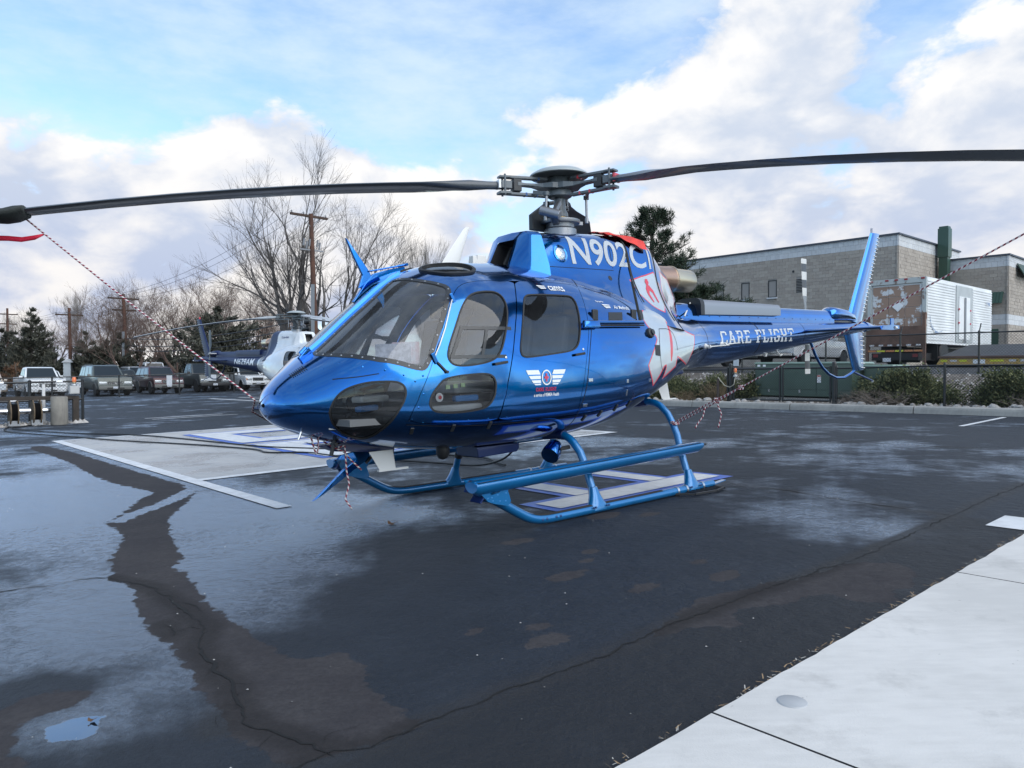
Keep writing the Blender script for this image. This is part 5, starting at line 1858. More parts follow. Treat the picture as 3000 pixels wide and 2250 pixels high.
    mb = MB(); mb.tube([(2.26, .03, 2.17), (1.90, .05, 2.25)], .007, 8); mb.tube([(2.26, -.03, 2.17), (1.90, -.05, 2.25)], .007, 8); mb.lathe([(.014, -.07), (.014, .07)], 10, (1.90, 0, 2.25), 'y'); mb.build('brace', A, wc, smooth=SM)
    wl = empty('lower_wire_cutter', (0, 0, 0)); wl.parent = root
    mb = MB(); mb.prism([(2.36, .66), (2.62, .62), (2.66, .585), (2.50, .56), (2.60, .50), (2.86, .29), (2.885, .275), (2.80, .315), (2.62, .42), (2.46, .52), (2.36, .56)], -.016, .016); mb.build('blade', A, wl, bevel=.004)
    mb = MB(); mb.prism([(2.12, .72), (2.84, .72), (2.92, .75), (2.70, .66), (2.15, .60)], -.06, .06); mb.build('base', P_NAVY, wl, bevel=.006)
    mb = MB(); mb.tube([(2.30, .03, .63), (2.40, .02, .53)], .012, 8); mb.build('brace', M_BLACK, wl)
    # windshield wiper base and nose vent
    mb = MB(); mb.tube([(2.98, .05, 1.45), (2.93, .06, 1.50)], .018, 8); mb.bar((2.99, .07, 1.40), (2.90, .05, 1.49), .03, .05); mb.build('wiper_motor', A, root, bevel=.006)
    vt = MB()
    for i in range(9):
        u = i / 8
        a = HULL.P(np.array([3.055 - .06 * u]), np.array([.80 + .06 * u]))[0]
    # louvre patch of dark slots left of the centre line
    mb = MB()
    for i in range(8):
        x0 = 3.10 - .012 * i
        p = [HULL.P(np.array([x0 - .0 * k]), np.array([t]))[0] + surf_n(HULL, np.array([x0]), np.array([t]))[0] * .003 for k, t in enumerate((.66, .80))]
        mb.bar(p[0], p[1], .005, .004)
    mb.build('nose_vent', M_BLACKG, root)
    # roof aerials
    mb = MB(); loft(mb, [[Vector((x0 + p[0], p[1], z)) for p in airfoil(c, .13, 6)] for x0, c, z in ((1.40, .20, 2.27), (1.33, .14, 2.42), (1.24, .07, 2.60), (1.225, .04, 2.63))]); mb.build('blade_aerial', M_WHITEA, root, smooth=SM)
    for o in [root.children[-1]]: o.location = (-.05, -.18, 0)
    mb = MB(); mb.box((1.02, -.10, 2.345), (.13, .09, .10), None, (.75, .8)); mb.box((1.10, -.10, 2.34), (.06, .08, .09), None, (.8, .8)); mb.build('roof_aerial_block', M_WHITEA, root, bevel=.008)
    # belly: aerials, lamp, camera, box
    def tee(x, y, zt, zb, lean, tl):
        mb = MB()
        loft(mb, [[Vector((x0 + p[0], y + p[1], z)) for p in airfoil(c, .09, 6)] for x0, c, z in ((x, .23, zt), (x - lean, .155, zb))])
        mb.box((x - lean - .01, y, zb), (tl, .028, .016))
        return mb.build('belly_aerial', M_WHITEA, root, smooth=SM)
    tee(2.28, .16, .64, .475, .045, .29)
    o = tee(-1.72, .0, 1.14, .875, .09, .26)
    mb = MB(); mb.prism([(-1.45, 1.10), (-1.5, 1.17), (-2.0, 1.25), (-2.02, 1.18)], -.09, .09); mb.build('aerial_fairing', P_NAVY, root, bevel=.02)
    mb = MB(); mb.lathe([(.001, .515), (.04, .53), (.06, .565), (.06, .62)], 18, (1.77, .25, 0)); mb.build('belly_dome', M_BLACK, root, smooth=SM)
    mb = MB(); mb.prism([(1.46, .60), (1.44, .505), (.98, .52), (.95, .55), (.95, .60)], .02, .34); mb.build('belly_box', P_NAVY, root, bevel=.01)
    # big search lamp on the front leg
    sl = empty('landing_lamp', (.80, .64, .545)); sl.parent = root
    q = Vector((.80, .30, -.5)).to_track_quat('Z', 'Y').to_matrix()
    mb = MB(); mb.lathe([(.001, -.09), (.05, -.08), (.075, -.04), (.08, .03), (.074, .05)], 22, (0, 0, 0), rot=q); mb.build('housing', A, sl, smooth=SM)
    mb = MB(); mb.lathe([(.072, .048), (.04, .054), (.001, .056)], 22, (0, 0, 0), rot=q); mb.build('lens', mat('led_lens', (.10, .10, .11), .12, metal=.6, bump=1, bscale=45), sl, smooth=SM)
    mb = MB(); mb.lathe([(.083, .02), (.088, .07), (.083, .10)], 22, (0, 0, 0), rot=q)
    mb.build('hood', A, sl, smooth=SM)
    mb = MB(); mb.bar((-.02, .04, 0), (-.11, .10, .02), .05, .03); mb.build('bracket', M_BLACK, sl)
    # pitot and probes under the nose
    mb = MB(); mb.tube([(3.02, .13, .86), (3.05, .13, .79)], .010, 8); mb.build('probe', M_METAL, root)
    mb = MB(); mb.tube([(2.76, .17, .78), (2.80, .17, .64)], .016, 10); mb.tube([(2.77, .14, .735), (2.77, .21, .735)], .014, 8); mb.build('nose_stub', M_BLACK, root)
    # HF rod aerials on the boom
    for x0, z0, x1 in ((-1.98, 1.50, -2.56), (-2.45, 1.528, -2.80)):
        p, n = fnH(x0, z0)
        a = Vector(p) + Vector(n) * .05
        b = Vector((x1, float(fnH(x1, z0 + .01)[0][1]) + .06, z0 + .018))
        mb = MB(); mb.tube([Vector(p), a], [.03, .012], 12); mb.lathe([(.034, 0), (.03, .012), (.012, .02)], 14, p, rot=Vector(n).to_track_quat('Z', 'Y').to_matrix()); mb.tube([a, b], [.008, .004], 8); mb.lathe([(.022, -.01), (.022, .01)], 12, a, 'x')
        mb.build('rod_aerial', M_WHITEA, root, smooth=SM)
    mb = MB(); mb.tube([(-2.32, 0, 2.09), (-1.93, .17, 1.87)], .010, 8); mb.build('prop_rod', M_WHITEA, root)
    mb = MB(); mb.tube([(-4.30, .05, 1.46), (-4.42, .05, 1.38), (-4.46, .05, 1.40)], .012, 8); mb.lathe([(.02, 0), (.03, .05)], 12, (-4.0, .05, 1.37)); mb.build('drain_mast', M_WHITEA, root)
    # --- lettering
    LT = root
    v, f = text_polys('N902C', bold=.018)
    v = fit_rect([(-p[0], p[1]) for p in v], -.97, .245, 0, .292)
    v = [(p[0], 2.308 + p[1] * (1 - (.245 - p[0]) * .06) + (.245 - p[0]) * .036) for p in v]
    decal('registration_lettering', v, f, on_surface(COWL), mat('silver_decal', (.50, .53, .56), .38, coat=.3), LT, .04, .003)
    vb, fb = [(-1.02, 2.355), (-1.05, 2.355), (-1.05, 2.56), (-1.02, 2.62)], [(0, 1, 2, 3)]
    decal('registration_stroke', vb, fb, on_surface(COWL), MATS['silver_decal'], LT, .04, .003)
    # CARE FLIGHT in slab letters
    def slab(txt):
        out, x = [], 0
        S_ = .16
        for ch in txt:
            R_ = []
            if ch == ' ': x += .42; continue
            if ch == 'C': R_ = [(0, .12, S_, .88), (.06, .86, .52, 1.0), (.06, 0, .52, .14), (.46, .68, .60, .94), (.46, .06, .60, .30)]; wd = .60
            if ch == 'A': R_ = [('q', (.02, 0), (.17, 0), (.38, 1), (.24, 1)), ('q', (.50, 0), (.66, 0), (.42, 1), (.28, 1)), (.16, .26, .5, .38), (-.05, 0, .22, .09), (.44, 0, .72, .09)]; wd = .70
            if ch == 'R': R_ = [(.05, 0, .05 + S_, 1), (-.03, 0, .28, .09), (-.03, .91, .3, 1), (.2, .88, .50, 1), (.2, .42, .50, .54), (.44, .50, .58, .92), ('q', (.34, .46), (.48, .46), (.62, 0), (.47, 0)), (.45, 0, .68, .09)]; wd = .66
            if ch == 'E': R_ = [(.05, 0, .05 + S_, 1), (-.03, 0, .56, .13), (-.03, .87, .54, 1), (.2, .44, .42, .56), (.46, .76, .56, .9), (.46, .1, .58, .27)]; wd = .60
            if ch == 'F': R_ = [(.05, 0, .05 + S_, 1), (-.03, 0, .32, .09), (-.03, .87, .54, 1), (.2, .44, .42, .56), (.45, .72, .56, .9)]; wd = .58
            if ch == 'L': R_ = [(.05, 0, .05 + S_, 1), (-.03, 0, .54, .13), (-.03, .91, .32, 1), (.44, .1, .56, .32)]; wd = .58
            if ch == 'I': R_ = [(.07, 0, .07 + S_, 1), (-.02, 0, .32, .09), (-.02, .91, .32, 1)]; wd = .32
            if ch == 'G': R_ = [(0, .12, S_, .88), (.06, .86, .52, 1.0), (.06, 0, .52, .14), (.46, .70, .60, .94), (.44, .06, .60, .44), (.30, .36, .66, .47)]; wd = .64
            if ch == 'H': R_ = [(.05, 0, .05 + S_, 1), (.48, 0, .48 + S_, 1), (.2, .44, .5, .56), (-.03, 0, .28, .09), (-.03, .91, .28, 1), (.42, 0, .72, .09), (.42, .91, .72, 1)]; wd = .70
            if ch == 'T': R_ = [(.24, 0, .24 + S_, 1), (.12, 0, .52, .09), (0, .87, .64, 1), (0, .70, .09, .9), (.55, .70, .64, .9)]; wd = .66
            for r_ in R_:
                if r_[0] == 'q': out.append([(x + p[0], p[1]) for p in r_[1:]])
                else: out.append([(x + r_[0], r_[1]), (x + r_[2], r_[1]), (x + r_[2], r_[3]), (x + r_[0], r_[3])])
            x += wd + .14
        return out, x
    qs, wd = slab('CARE FLIGHT')
    for sd in (1, -1):
        v, f = [], []
        for q in qs:
            b = len(v)
            for p in q:
                u = p[0] / wd if sd > 0 else 1 - p[0] / wd
                x = -2.46 - u * 2.08
                zt_, zb_ = 1.688 + u * .082, 1.53 + u * .057
                v.append((x, zb_ + (zt_ - zb_) * p[1])); f.append
            f.append(tuple(range(b, b + 4)))
        decal('boom_lettering', v, f, on_surface(HULL, sd), MATS['silver_decal'], LT, .08, .003)
    # badge on the rear door: wings, ring, cross and two lines
    qd = [c for c in root.children if c.name.startswith('rear_door')][0]
    v, f = [], []
    for sg in (1, -1):
        for i, (y0, y1, o0, o1) in enumerate([(.072, .030, .225, .205), (.018, -.012, .196, .178), (-.024, -.050, .168, .150), (-.058, -.070, .14, .128)]):
            ii = .066
            b = len(v)
            v += [(sg * ii, y1), (sg * o1, y1), (sg * o0, y0), (sg * (ii + (.0 if i else .02)), y0)]
            f.append((b, b + 1, b + 2, b + 3))
    cx_, cz_ = 1.158, 1.215
    for k in (0, 4): decal('badge_wing', [(cx_ + p[0] * 1.05, cz_ + p[1] * .9) for p in v[k * 4:k * 4 + 16]], [tuple(i - k * 4 for i in q) for q in f[k:k + 4]], fnH, M_DECALW, qd, .05, .003)
    ring = [(cos(a) * .058, sin(a) * .066) for a in [2 * pi * i / 28 for i in range(28)]] + [(cos(a) * .047, sin(a) * .055) for a in [2 * pi * i / 28 for i in range(28)]]
    decal('badge_ring', [(cx_ + a, cz_ + b) for a, b in ring], [(i, (i + 1) % 28, 28 + (i + 1) % 28, 28 + i) for i in range(28)], fnH, M_DECALW, qd, .05, .004)
    cr = [(-.010, -.035), (.010, -.035), (.010, .035), (-.010, .035), (-.030, -.010), (-.0102, -.010), (-.0102, .010), (-.030, .010), (.0102, -.010), (.030, -.010), (.030, .010), (.0102, .010)]
    decal('badge_cross', [(cx_ + a * .8, cz_ + b) for a, b in cr], [(0, 1, 2, 3), (4, 5, 6, 7), (8, 9, 10, 11)], fnH, M_DECALR, qd, .05, .003)
    qs, wd = slab('CARE FLIGHT')
    v, f = [], []
    for q in qs:
        b = len(v); v += [(1.285 - p[0] / wd * .246, 1.100 + p[1] * .030) for p in q]; f.append(tuple(range(b, b + 4)))
    decal('badge_lettering', v, f, fnH, M_DECALR, qd, .05, .003)
    for txt, x0, x1, z0, z1, nm, par in (('a service of REMSA Health', 1.012, 1.312, 1.054, 1.083, 'badge_lettering', qd), ('camts', .640, .845, 1.995, 2.050, 'door_lettering', qd), ('Air Methods', -.235, .03, 1.852, 1.888, 'side_lettering', fus), ('Operated by:', .16, .29, 1.905, 1.925, 'side_lettering', fus)):
        v, f = text_polys(txt, bold=.012)
        decal(nm, fit_rect([(-p[0], p[1]) for p in v], x0, x1, z0, z1), f, fnH, M_DECALW, par, .05, .003)
    # small wing signs beside both
    for (x0, z0, s_, par) in ((.93, 2.02, .055, qd), (.15, 1.87, .065, fus)):
        v, f = [], []
        for i in range(3):
            b = len(v)
            v += [(x0 + s_ * (1 - .22 * i), z0 + s_ * (.32 - .22 * i)), (x0 - s_ * .9, z0 + s_ * (.32 - .20 * i)), (x0 - s_ * .9, z0 + s_ * (.20 - .20 * i)), (x0 + s_ * (.8 - .22 * i), z0 + s_ * (.16 - .22 * i))]
            f.append((b, b + 1, b + 2, b + 3))
        decal('wing_sign', v, f, fnH, M_DECALW, par, .05, .003)
    # red figure on the shield of the cowling
    fg = [(-.885, 2.205), (-.905, 2.235), (-.94, 2.235), (-.955, 2.20), (-.935, 2.165), (-.90, 2.165)]
    decal('shield_figure', fg, [tuple(range(6))], on_surface(COWL), M_RED, cow, .04, .003)
    fg = [(-.87, 2.125), (-.90, 2.165), (-.95, 2.165), (-1.00, 2.11), (-1.03, 1.98), (-1.01, 1.97), (-.975, 2.08), (-.93, 2.11), (-.91, 2.07), (-.94, 1.98), (-.92, 1.97), (-.87, 2.06)]
    tr_ = tessellate_polygon([[Vector((a, b, 0)) for a, b in fg]])
    decal('shield_figure', fg, [tuple(t) for t in tr_], on_surface(COWL), M_RED, cow, .04, .003)
    # papers and a red-tagged ring seen through the door glass
    mb = MB(); mb.box((2.36, .60, 1.44), (.02, .22, .17), Matrix.Rotation(radians(35), 3, 'Z')); mb.build('cockpit_placard', mat('paper', (.62, .62, .64), .7, var2=(.55, .40, .42), vscale=14), root)
    mb = MB(); mb.box((2.42, .52, 1.44), (.02, .30, .15), Matrix.Rotation(radians(35), 3, 'Z')); mb.build('cockpit_placard', mat('paper2', (.5, .5, .53), .7, var=.2, vscale=25), root)
    mb = MB(); mb.lathe([(.035, 0), (.035, .005), (.016, .006), (.014, 0)], 20, (2.22, .835, 1.09), 'y'); mb.build('tag_ring', M_DECALW, root)
    mb = MB(); mb.lathe([(.016, .006), (.001, .008)], 14, (2.22, .842, 1.09), 'y'); mb.build('tag_centre', M_RED, root)
    for i in range(3):
        mb = MB(); mb.box((2.11 - i * .075, .80, 1.165 + .006 * i), (.04, .01, .032)); mb.build('switch_light', mat('pale_green_label', (.45, .62, .35), .5), root)
    mb = MB(); mb.bar((2.925, .385, .905), (2.56, .635, .905), .02, .075); mb.build('pedal_tray', mat('tray_pale', (.55, .56, .55), .6), root, bevel=.008)
    mb = MB(); mb.box((2.62, .42, 1.09), (.34, .20, .05), Matrix.Rotation(radians(20), 3, 'Z')); mb.build('seat_pan', mat('tray_pale2', (.50, .51, .50), .6), root, bevel=.02)
    for (x, y, z, sx, sy, sz, nm) in ((2.66, .50, 1.02, .30, .06, .045, 'folded_strap'), (1.92, .78, 1.07, .26, .05, .05, 'folded_strap')):
        mb = MB(); mb.box((x, y, z), (sx, sy, sz), Matrix.Rotation(radians(33 if x > 2.3 else 6), 3, 'Z')); mb.build(nm, mat('blue_cloth', (.04, .17, .42), .8), root, bevel=.018, smooth=SM)
    mb = MB(); mb.tube([(2.78, .40, .95), (2.70, .44, 1.06), (2.66, .45, 1.16)], .022, 8); mb.lathe([(.07, -.02), (.075, 0), (.07, .02)], 16, (2.74, .46, 1.06), 'y'); mb.build('pedal', M_BLACK, root)
    mb = MB(); mb.box((2.0, .76, .985), (.50, .06, .075)); mb.build('door_sill_trim', M_OFFW, root, bevel=.02)
    return root


M_NAVYM = mat('dark_blue_metal', (.012, .05, .16), .35, metal=.4)
M_BLACKG = mat('dark_grey_plastic', (.025, .028, .032), .5)
yl = -138.34
BLADE_AZ = [202 - yl, -38 - yl, 82 - yl]
DROOP = [(.045, .0165), (.052, .020), (.04, .018)]
MAIN = heli('helicopter', O0, (radians(.68), radians(1.12), YAW), dict(body=P_BLUE, boom=P_BLUE, cowl=P_BLUE, blade=M_GREYD, az=BLADE_AZ, droop=DROOP),
            'glossy metallic blue helicopter on skids in the foreground, N902C on its cowling')

# ------------------------------------------------------------------ planting bed, bank and upper lot behind the kerb
UP_Z = 1.38          # level of the upper lot


def bed_z(u, w):
    base = sp(u, w, .12).z
    t = min(1, max(0, (u - 15.6) / 3.4))
    t = t * t * (3 - 2 * t)
    return base + (1.12 - base) * t + (.05 * mnoise.noise(Vector((u * 1.7, w * 1.7, 0))) if u > 13.1 else 0) * (1 - t)


def terrain(name, u0, u1, nu, w0, w1, nw, fn, m):
    mb = MB()
    vs, fs = [], []
    for i in range(nu + 1):
        for j in range(nw + 1):
            u = u0 + (u1 - u0) * i / nu; w = w0 + (w1 - w0) * j / nw
            vs.append(sp(u, w, fn(u, w), True))
    for i in range(nu):
        for j in range(nw):
            a = i * (nw + 1) + j
            fs.append((a, a + nw + 1, a + nw + 2, a + 1))
    mb.add(vs, fs)
    o = mb.build(name, m, smooth=3.2, fix=False)
    if o.data.polygons[0].normal.z < 0: o.data.flip_normals()
    tag(o, kind='structure')
    return o


M_BED = mat('bark_and_gravel_soil', (.085, .070, .058), .95, var2=(.22, .195, .17), vscale=6, bump=.8, bscale=18)
terrain('planting_bed', 13.06, 19.2, 26, -12, 17, 110, bed_z, M_BED)
M_LOT = mat('upper_lot_asphalt', (.06, .062, .068), .8, var=.25, vscale=.8, bump=.3, bscale=60)


def lot_z(u, w):
    return 1.12 + (UP_Z - 1.12) * min(1, max(0, (u - 19.2) / 4.5))


terrain('upper_lot', 19.2, 130, 150, -60, 60, 2, lot_z, M_LOT)


def on_ground(u, w):
    if u < 13.06: return sp(u, w).z
    return bed_z(u, w) if u < 19.2 else lot_z(u, w)


# rocks --------------------------------------------------------------
def rock_mesh(seed, name='rock'):
    bm = bmesh.new()
    bmesh.ops.create_icosphere(bm, subdivisions=2, radius=1)
    r = random.Random(seed)
    o = Vector((r.random() * 50, r.random() * 50, 0))
    for v in bm.verts:
        d = 1 + .30 * mnoise.noise(v.co * 1.1 + o) + .10 * mnoise.noise(v.co * 3 + o)
        v.co = Vector((v.co.x * d, v.co.y * d * .8, v.co.z * d * .6))
    for f in bm.faces: f.smooth = True
    me = bpy.data.meshes.new(name)
    bm.to_mesh(me); bm.free()
    me.set_sharp_from_angle(angle=radians(40))
    return me


M_ROCK = mat('river_rock', (.27, .255, .24), .85, var2=(.46, .44, .42), vscale=5, bump=.4, bscale=20)
ROCKS = [rock_mesh(s) for s in range(5)]
for me in ROCKS: me.materials.append(M_ROCK)
rnd = random.Random(21)
nrock = 0
for i in range(90):
    if i < 55:
        u = 13.2 + abs(rnd.gauss(0, .16)); w = rnd.uniform(-1.6, 10.5); s = rnd.uniform(.05, .13)
    else:
        u = rnd.uniform(14.3, 17.2); w = rnd.choice([rnd.uniform(.2, 1.3), rnd.uniform(7, 9.5)]); s = rnd.uniform(.07, .16)
    o = new_obj('rock', ROCKS[i % 5])
    o.location = sp(u, w, on_ground(u, w) + s * .25, True)
    o.scale = (s, s, s)
    o.rotation_euler = (rnd.uniform(-.3, .3), rnd.uniform(-.3, .3), rnd.uniform(0, 6))
    if u < 14: tag(o, 'rounded grey landscaping rock lying just behind the kerb', 'rock', 'rocks along the kerb')
    else: tag(o, 'rounded grey landscaping rock on the bank above the kerb', 'rock', 'rocks on the bank')
mb = MB()
for i in range(1500):
    u = rnd.uniform(13.2, 18.8); w = rnd.uniform(-3, 12)
    s = rnd.uniform(.02, .075)
    p = sp(u, w, on_ground(u, w) + s * .2, True)
    vs = [p + Vector((cos(a) * s * rnd.uniform(.7, 1.2), sin(a) * s * rnd.uniform(.6, 1.0), -.2 * s)) for a in [k * 2 * pi / 5 for k in range(5)]] + [p + Vector((rnd.uniform(-.3, .3) * s, rnd.uniform(-.3, .3) * s, s * .7))]
    mb.add(vs, [(k, (k + 1) % 5, 5) for k in range(5)])
tag(mb.build('bank_cobbles', M_ROCK, fix=False), 'loose cobbles and gravel covering the bank', 'cobbles', kind='stuff')


# shrubs ------------------------------------------------------------
def leaf_mat(name, c1, c2, rough=.7):
    m = mat(name, c1, rough, spec=.25)
    N = NT(m.node_tree)
    b = m.node_tree.nodes['Principled BSDF']
    oi = N.n('ShaderNodeNewGeometry').outputs['Random Per Island']
    tc = N.n('ShaderNodeTexCoord').outputs['Object']
    f = N.math('ADD', N.math('MULTIPLY', oi, .6), N.math('MULTIPLY', N.noise(tc, 1.6, 3), .6))
    N.link(N.mix(N.ramp(f, .25, .9), c1, c2), b.inputs['Base Color'])
    return m


M_JUN = leaf_mat('juniper_green', (.045, .062, .026), (.17, .18, .078))
M_DARKEV = leaf_mat('dark_evergreen', (.036, .040, .033), (.10, .10, .078))
M_PINE = leaf_mat('pine_needle', (.014, .028, .018), (.05, .070, .042))
M_TWIG = mat('grey_twig', (.15, .125, .105), .9, var=.3, vscale=9)
M_TWIGD = mat('dry_stem', (.20, .15, .09), .9, var=.3, vscale=9)
M_BARK = mat('bark', (.085, .072, .060), .95, var=.35, vscale=5, bump=.5, bscale=12)


def sprig(mb, p, d, L, w, rnd):
    s = d.cross(Vector((rnd.uniform(-1, 1), rnd.uniform(-1, 1), rnd.uniform(-1, 1))))
    if s.length < 1e-4: s = Vector((1, 0, 0))
    s.normalize()
    mb.add([p - s * w * .5, p + s * w * .5, p + d * L * .6 + s * w * .4, p + d * L], [(0, 1, 2, 3)])


def shrub(name, u, w, rx, rw, h, n, m, label, seed, arms=42, group=None):
    rnd = random.Random(seed)
    root = empty(name, sp(u, w, on_ground(u, w), True), SITE_ROT, label, 'shrub', group)
    mb, st = MB(), MB()
    tips = []
    for i in range(arms):
        a = rnd.uniform(0, 2 * pi); e = rnd.uniform(.15, 1.25)
        k = rnd.uniform(.55, 1.0)
        tip = Vector((cos(a) * cos(e) * rx * k, sin(a) * cos(e) * rw * k, max(.12, sin(e) * h * k)))
        st.tube([Vector((0, 0, 0)), tip * .5 + Vector((0, 0, .08)), tip], [.02, .012, .004], 4)
        tips.append(tip)
    per = n // arms
    for tip in tips:
        for j in range(per):
            t = rnd.uniform(.25, 1.06) ** .7
            c = tip * t + Vector((rnd.gauss(0, .13), rnd.gauss(0, .13), rnd.gauss(0, .09)))
            c.z = max(.02, c.z)
            d = (tip.normalized() * .6 + Vector((rnd.gauss(0, .6), rnd.gauss(0, .6), rnd.gauss(.15, .5)))).normalized()
            sprig(mb, c, d, rnd.uniform(.05, .11), rnd.uniform(.022, .045), rnd)
    mb.build('foliage', m, root, fix=False)
    st.build('stems', M_BARK, root, fix=False)
    return root


for k, (u, w, rx, rw, h, n, lab) in enumerate([
        (14.7, 9.4, .9, 1.3, .95, 11000, 'dark green juniper shrub under the tail boom left of the beacon post'),
        (14.9, 7.75, .7, .9, .85, 7000, 'low juniper shrub beside the dry weeds under the tail boom'),
        (15.2, 6.75, .5, .40, .95, 5000, 'narrow juniper shrub against the left end of the green cabinet'),
        (14.6, 2.05, .95, 1.35, .92, 17000, 'wide juniper shrub between the green cabinet and the black fence post'),
        (15.6, 2.5, .8, 1.3, .88, 9000, 'juniper shrub rising behind the wide one beside the cabinet'),
        (14.5, -.55, .95, 1.45, .92, 17000, 'wide juniper shrub right of the black fence post'),
        (14.9, -2.6, .9, 1.2, .95, 9000, 'juniper shrub at the right edge behind the kerb'),
        (14.6, 12.2, .8, 1.2, .9, 5000, 'juniper shrub behind the fuselage at the far end of the kerb')]):
    shrub('juniper_shrub', u, w, rx, rw, h, n, M_JUN, lab, 40 + k, group='juniper shrubs behind the kerb')


def dry_brush(u, w, r, h, n, m, label, seed, flat=.5):
    rnd = random.Random(seed)
    mb = MB()
    root_p = sp(u, w, on_ground(u, w), True)
    for i in range(n):
        a = rnd.uniform(0, 2 * pi); k = rnd.uniform(.4, 1) * r
        b0 = Vector((rnd.gauss(0, r * .35), rnd.gauss(0, r * .35), 0))
        tip = b0 + Vector((cos(a) * k, sin(a) * k, rnd.uniform(.1, 1) * h))
        mid = b0.lerp(tip, .5) + Vector((rnd.gauss(0, .05), rnd.gauss(0, .05), rnd.uniform(0, .1)))
        mb.tube([b0, mid, tip], [.009, .006, .002], 3, caps=False)
        for q in range(3):
            t = rnd.uniform(.4, .95); p = mid.lerp(tip, t)
            mb.tube([p, p + Vector((rnd.gauss(0, .09), rnd.gauss(0, .09), rnd.uniform(0, .14)))], [.004, .001], 3, caps=False)
    o = mb.build('dry_brush', m, fix=False)
    o.location = root_p
    tag(o, label, 'dry brush')


dry_brush(13.75, 2.2, .75, .38, 190, M_TWIG, 'bare grey dead branches in front of the wide juniper beside the cabinet', 3)
dry_brush(13.7, 3.1, .35, .3, 60, M_TWIG, 'small tangle of bare grey twigs at the right end of the gates', 4)
dry_brush(14.0, 7.3, .40, .62, 120, M_TWIGD, 'tall dry tan weeds by the orange beacon post', 5)
dry_brush(13.8, 8.3, .45, .28, 70, M_TWIGD, 'low dry brown stalks left of the beacon post', 6)
dry_brush(13.6, -.9, .5, .28, 80, M_TWIG, 'bare twigs low at the right edge behind the kerb', 7)


# chain-link fences -----------------------------------------------------
M_FENCE = mat('black_fence_coating', (.012, .014, .016), .45, coat=.2)
M_LINK = mat('black_chain_link', (.014, .015, .017), .5)
M_GALV = mat('galvanised', (.42, .43, .44), .45, metal=.6, var=.1)


def links(p0, p1, z0, z1, pitch=.07, th=.0032):
    """woven diamonds between two points (local, vertical)"""
    mb = MB()
    p0, p1 = Vector(p0), Vector(p1)
    L = (p1 - p0).length
    d = (p1 - p0) / L
    nrm = Vector((-d.y, d.x, 0))
    H = z1 - z0
    n = int((L + H) / pitch)
    for sg in (1, -1):
        for i in range(n + 1):
            s0 = i * pitch - (H if sg > 0 else 0)
            a = [s0, z0]; b = [s0 + H * sg if sg > 0 else s0 - H, z1]
            if sg < 0: a = [s0, z0]; b = [s0 - H, z1]
            # clip to 0..L
            def clip(a, b):
                (x0, y0), (x1, y1) = a, b
                if max(x0, x1) <= 0 or min(x0, x1) >= L: return None
                if x0 < 0: y0 += (0 - x0) / (x1 - x0) * (y1 - y0); x0 = 0
                if x1 < 0: y1 = y0 + (0 - x0) / (x1 - x0) * (y1 - y0); x1 = 0
                if x1 > L: y1 = y0 + (L - x0) / (x1 - x0) * (y1 - y0); x1 = L
                if x0 > L: y0 = y0 + (L - x0) / (x1 - x0) * (y1 - y0); x0 = L
                return (x0, y0), (x1, y1)
            c = clip(a, b)
            if not c: continue
            (x0, y0), (x1, y1) = c
            A = p0 + d * x0 + Vector((0, 0, y0 - p0.z)) ; B_ = p0 + d * x1 + Vector((0, 0, y1 - p0.z))
            t = (B_ - A)
            if t.length < .01: continue
            t.normalize()
            s = t.cross(nrm).normalized() * th
            o = nrm * (th * .7 * sg)
            mb.add([A + s + o, A - s + o, B_ - s + o, B_ + s + o], [(0, 1, 2, 3)])
            mb.add([A + nrm * th + o, A - nrm * th + o, B_ - nrm * th + o, B_ + nrm * th + o], [(0, 1, 2, 3)])
    return mb


def fence(name, pts, h, label, post_r=.03, rail_r=.021, cat='fence', m=None, link_m=None, z0=.04, pitch=.07, arms=False, zfun=None, postw=None, mid=False):
    """pts: site positions of the posts"""
    m = m or M_FENCE
    zf = zfun or on_ground
    P = [Vector(sp(u, w, zf(u, w), True)) for u, w in pts]
    root = empty(name, P[0], 0, label, cat)
    Lc = [p - P[0] for p in P]
    base = None
    for p in Lc:
        if base is None:
            mb = MB(); mb.tube([(0, 0, -.1), (0, 0, h)], post_r, 10); mb.lathe([(post_r * 1.15, h), (post_r * 1.2, h + .02), (post_r * .7, h + .045), (.001, h + .055)], 10)
            po = mb.build('post', m, root, smooth=SM); base = po.data
        else:
            po = bpy.data.objects.new('post', base); COL.objects.link(po); po.parent = root
        po.location = p
    for a, b in zip(Lc[:-1], Lc[1:]):
        mb = MB(); mb.tube([a + Vector((0, 0, h - .02)), b + Vector((0, 0, h - .02))], rail_r, 8); mb.build('top_rail', m, root, smooth=SM)
        if mid:
            mb = MB(); mb.tube([a + Vector((0, 0, h * .55)), b + Vector((0, 0, h * .55))], rail_r, 8); mb.build('mid_rail', m, root, smooth=SM)
    for a, b in zip(Lc[:-1], Lc[1:]):
        aa, bb = Vector((a.x, a.y, 0)), Vector((b.x, b.y, 0))
        zz = (a.z + b.z) / 2
        mb = links((a.x, a.y, 0), (b.x, b.y, 0), zz + z0, zz + h - .03, pitch)
        # follow the slope
        Lh = (bb - aa).length
        dz = b.z - a.z
        mb.v = [(x, y, z + dz * (((Vector((x, y, 0)) - aa).length / Lh) - .5)) for x, y, z in mb.v]
        mb.build('chain_link', link_m or M_LINK, root, fix=False)
    if arms:
        for p in Lc:
            mb = MB(); mb.bar(p + Vector((0, 0, h)), p + Vector((0, 0, h)) + US * .16 + Vector((0, 0, .26)), .03, .012); mb.build('barb_arm', m, root)
    return root


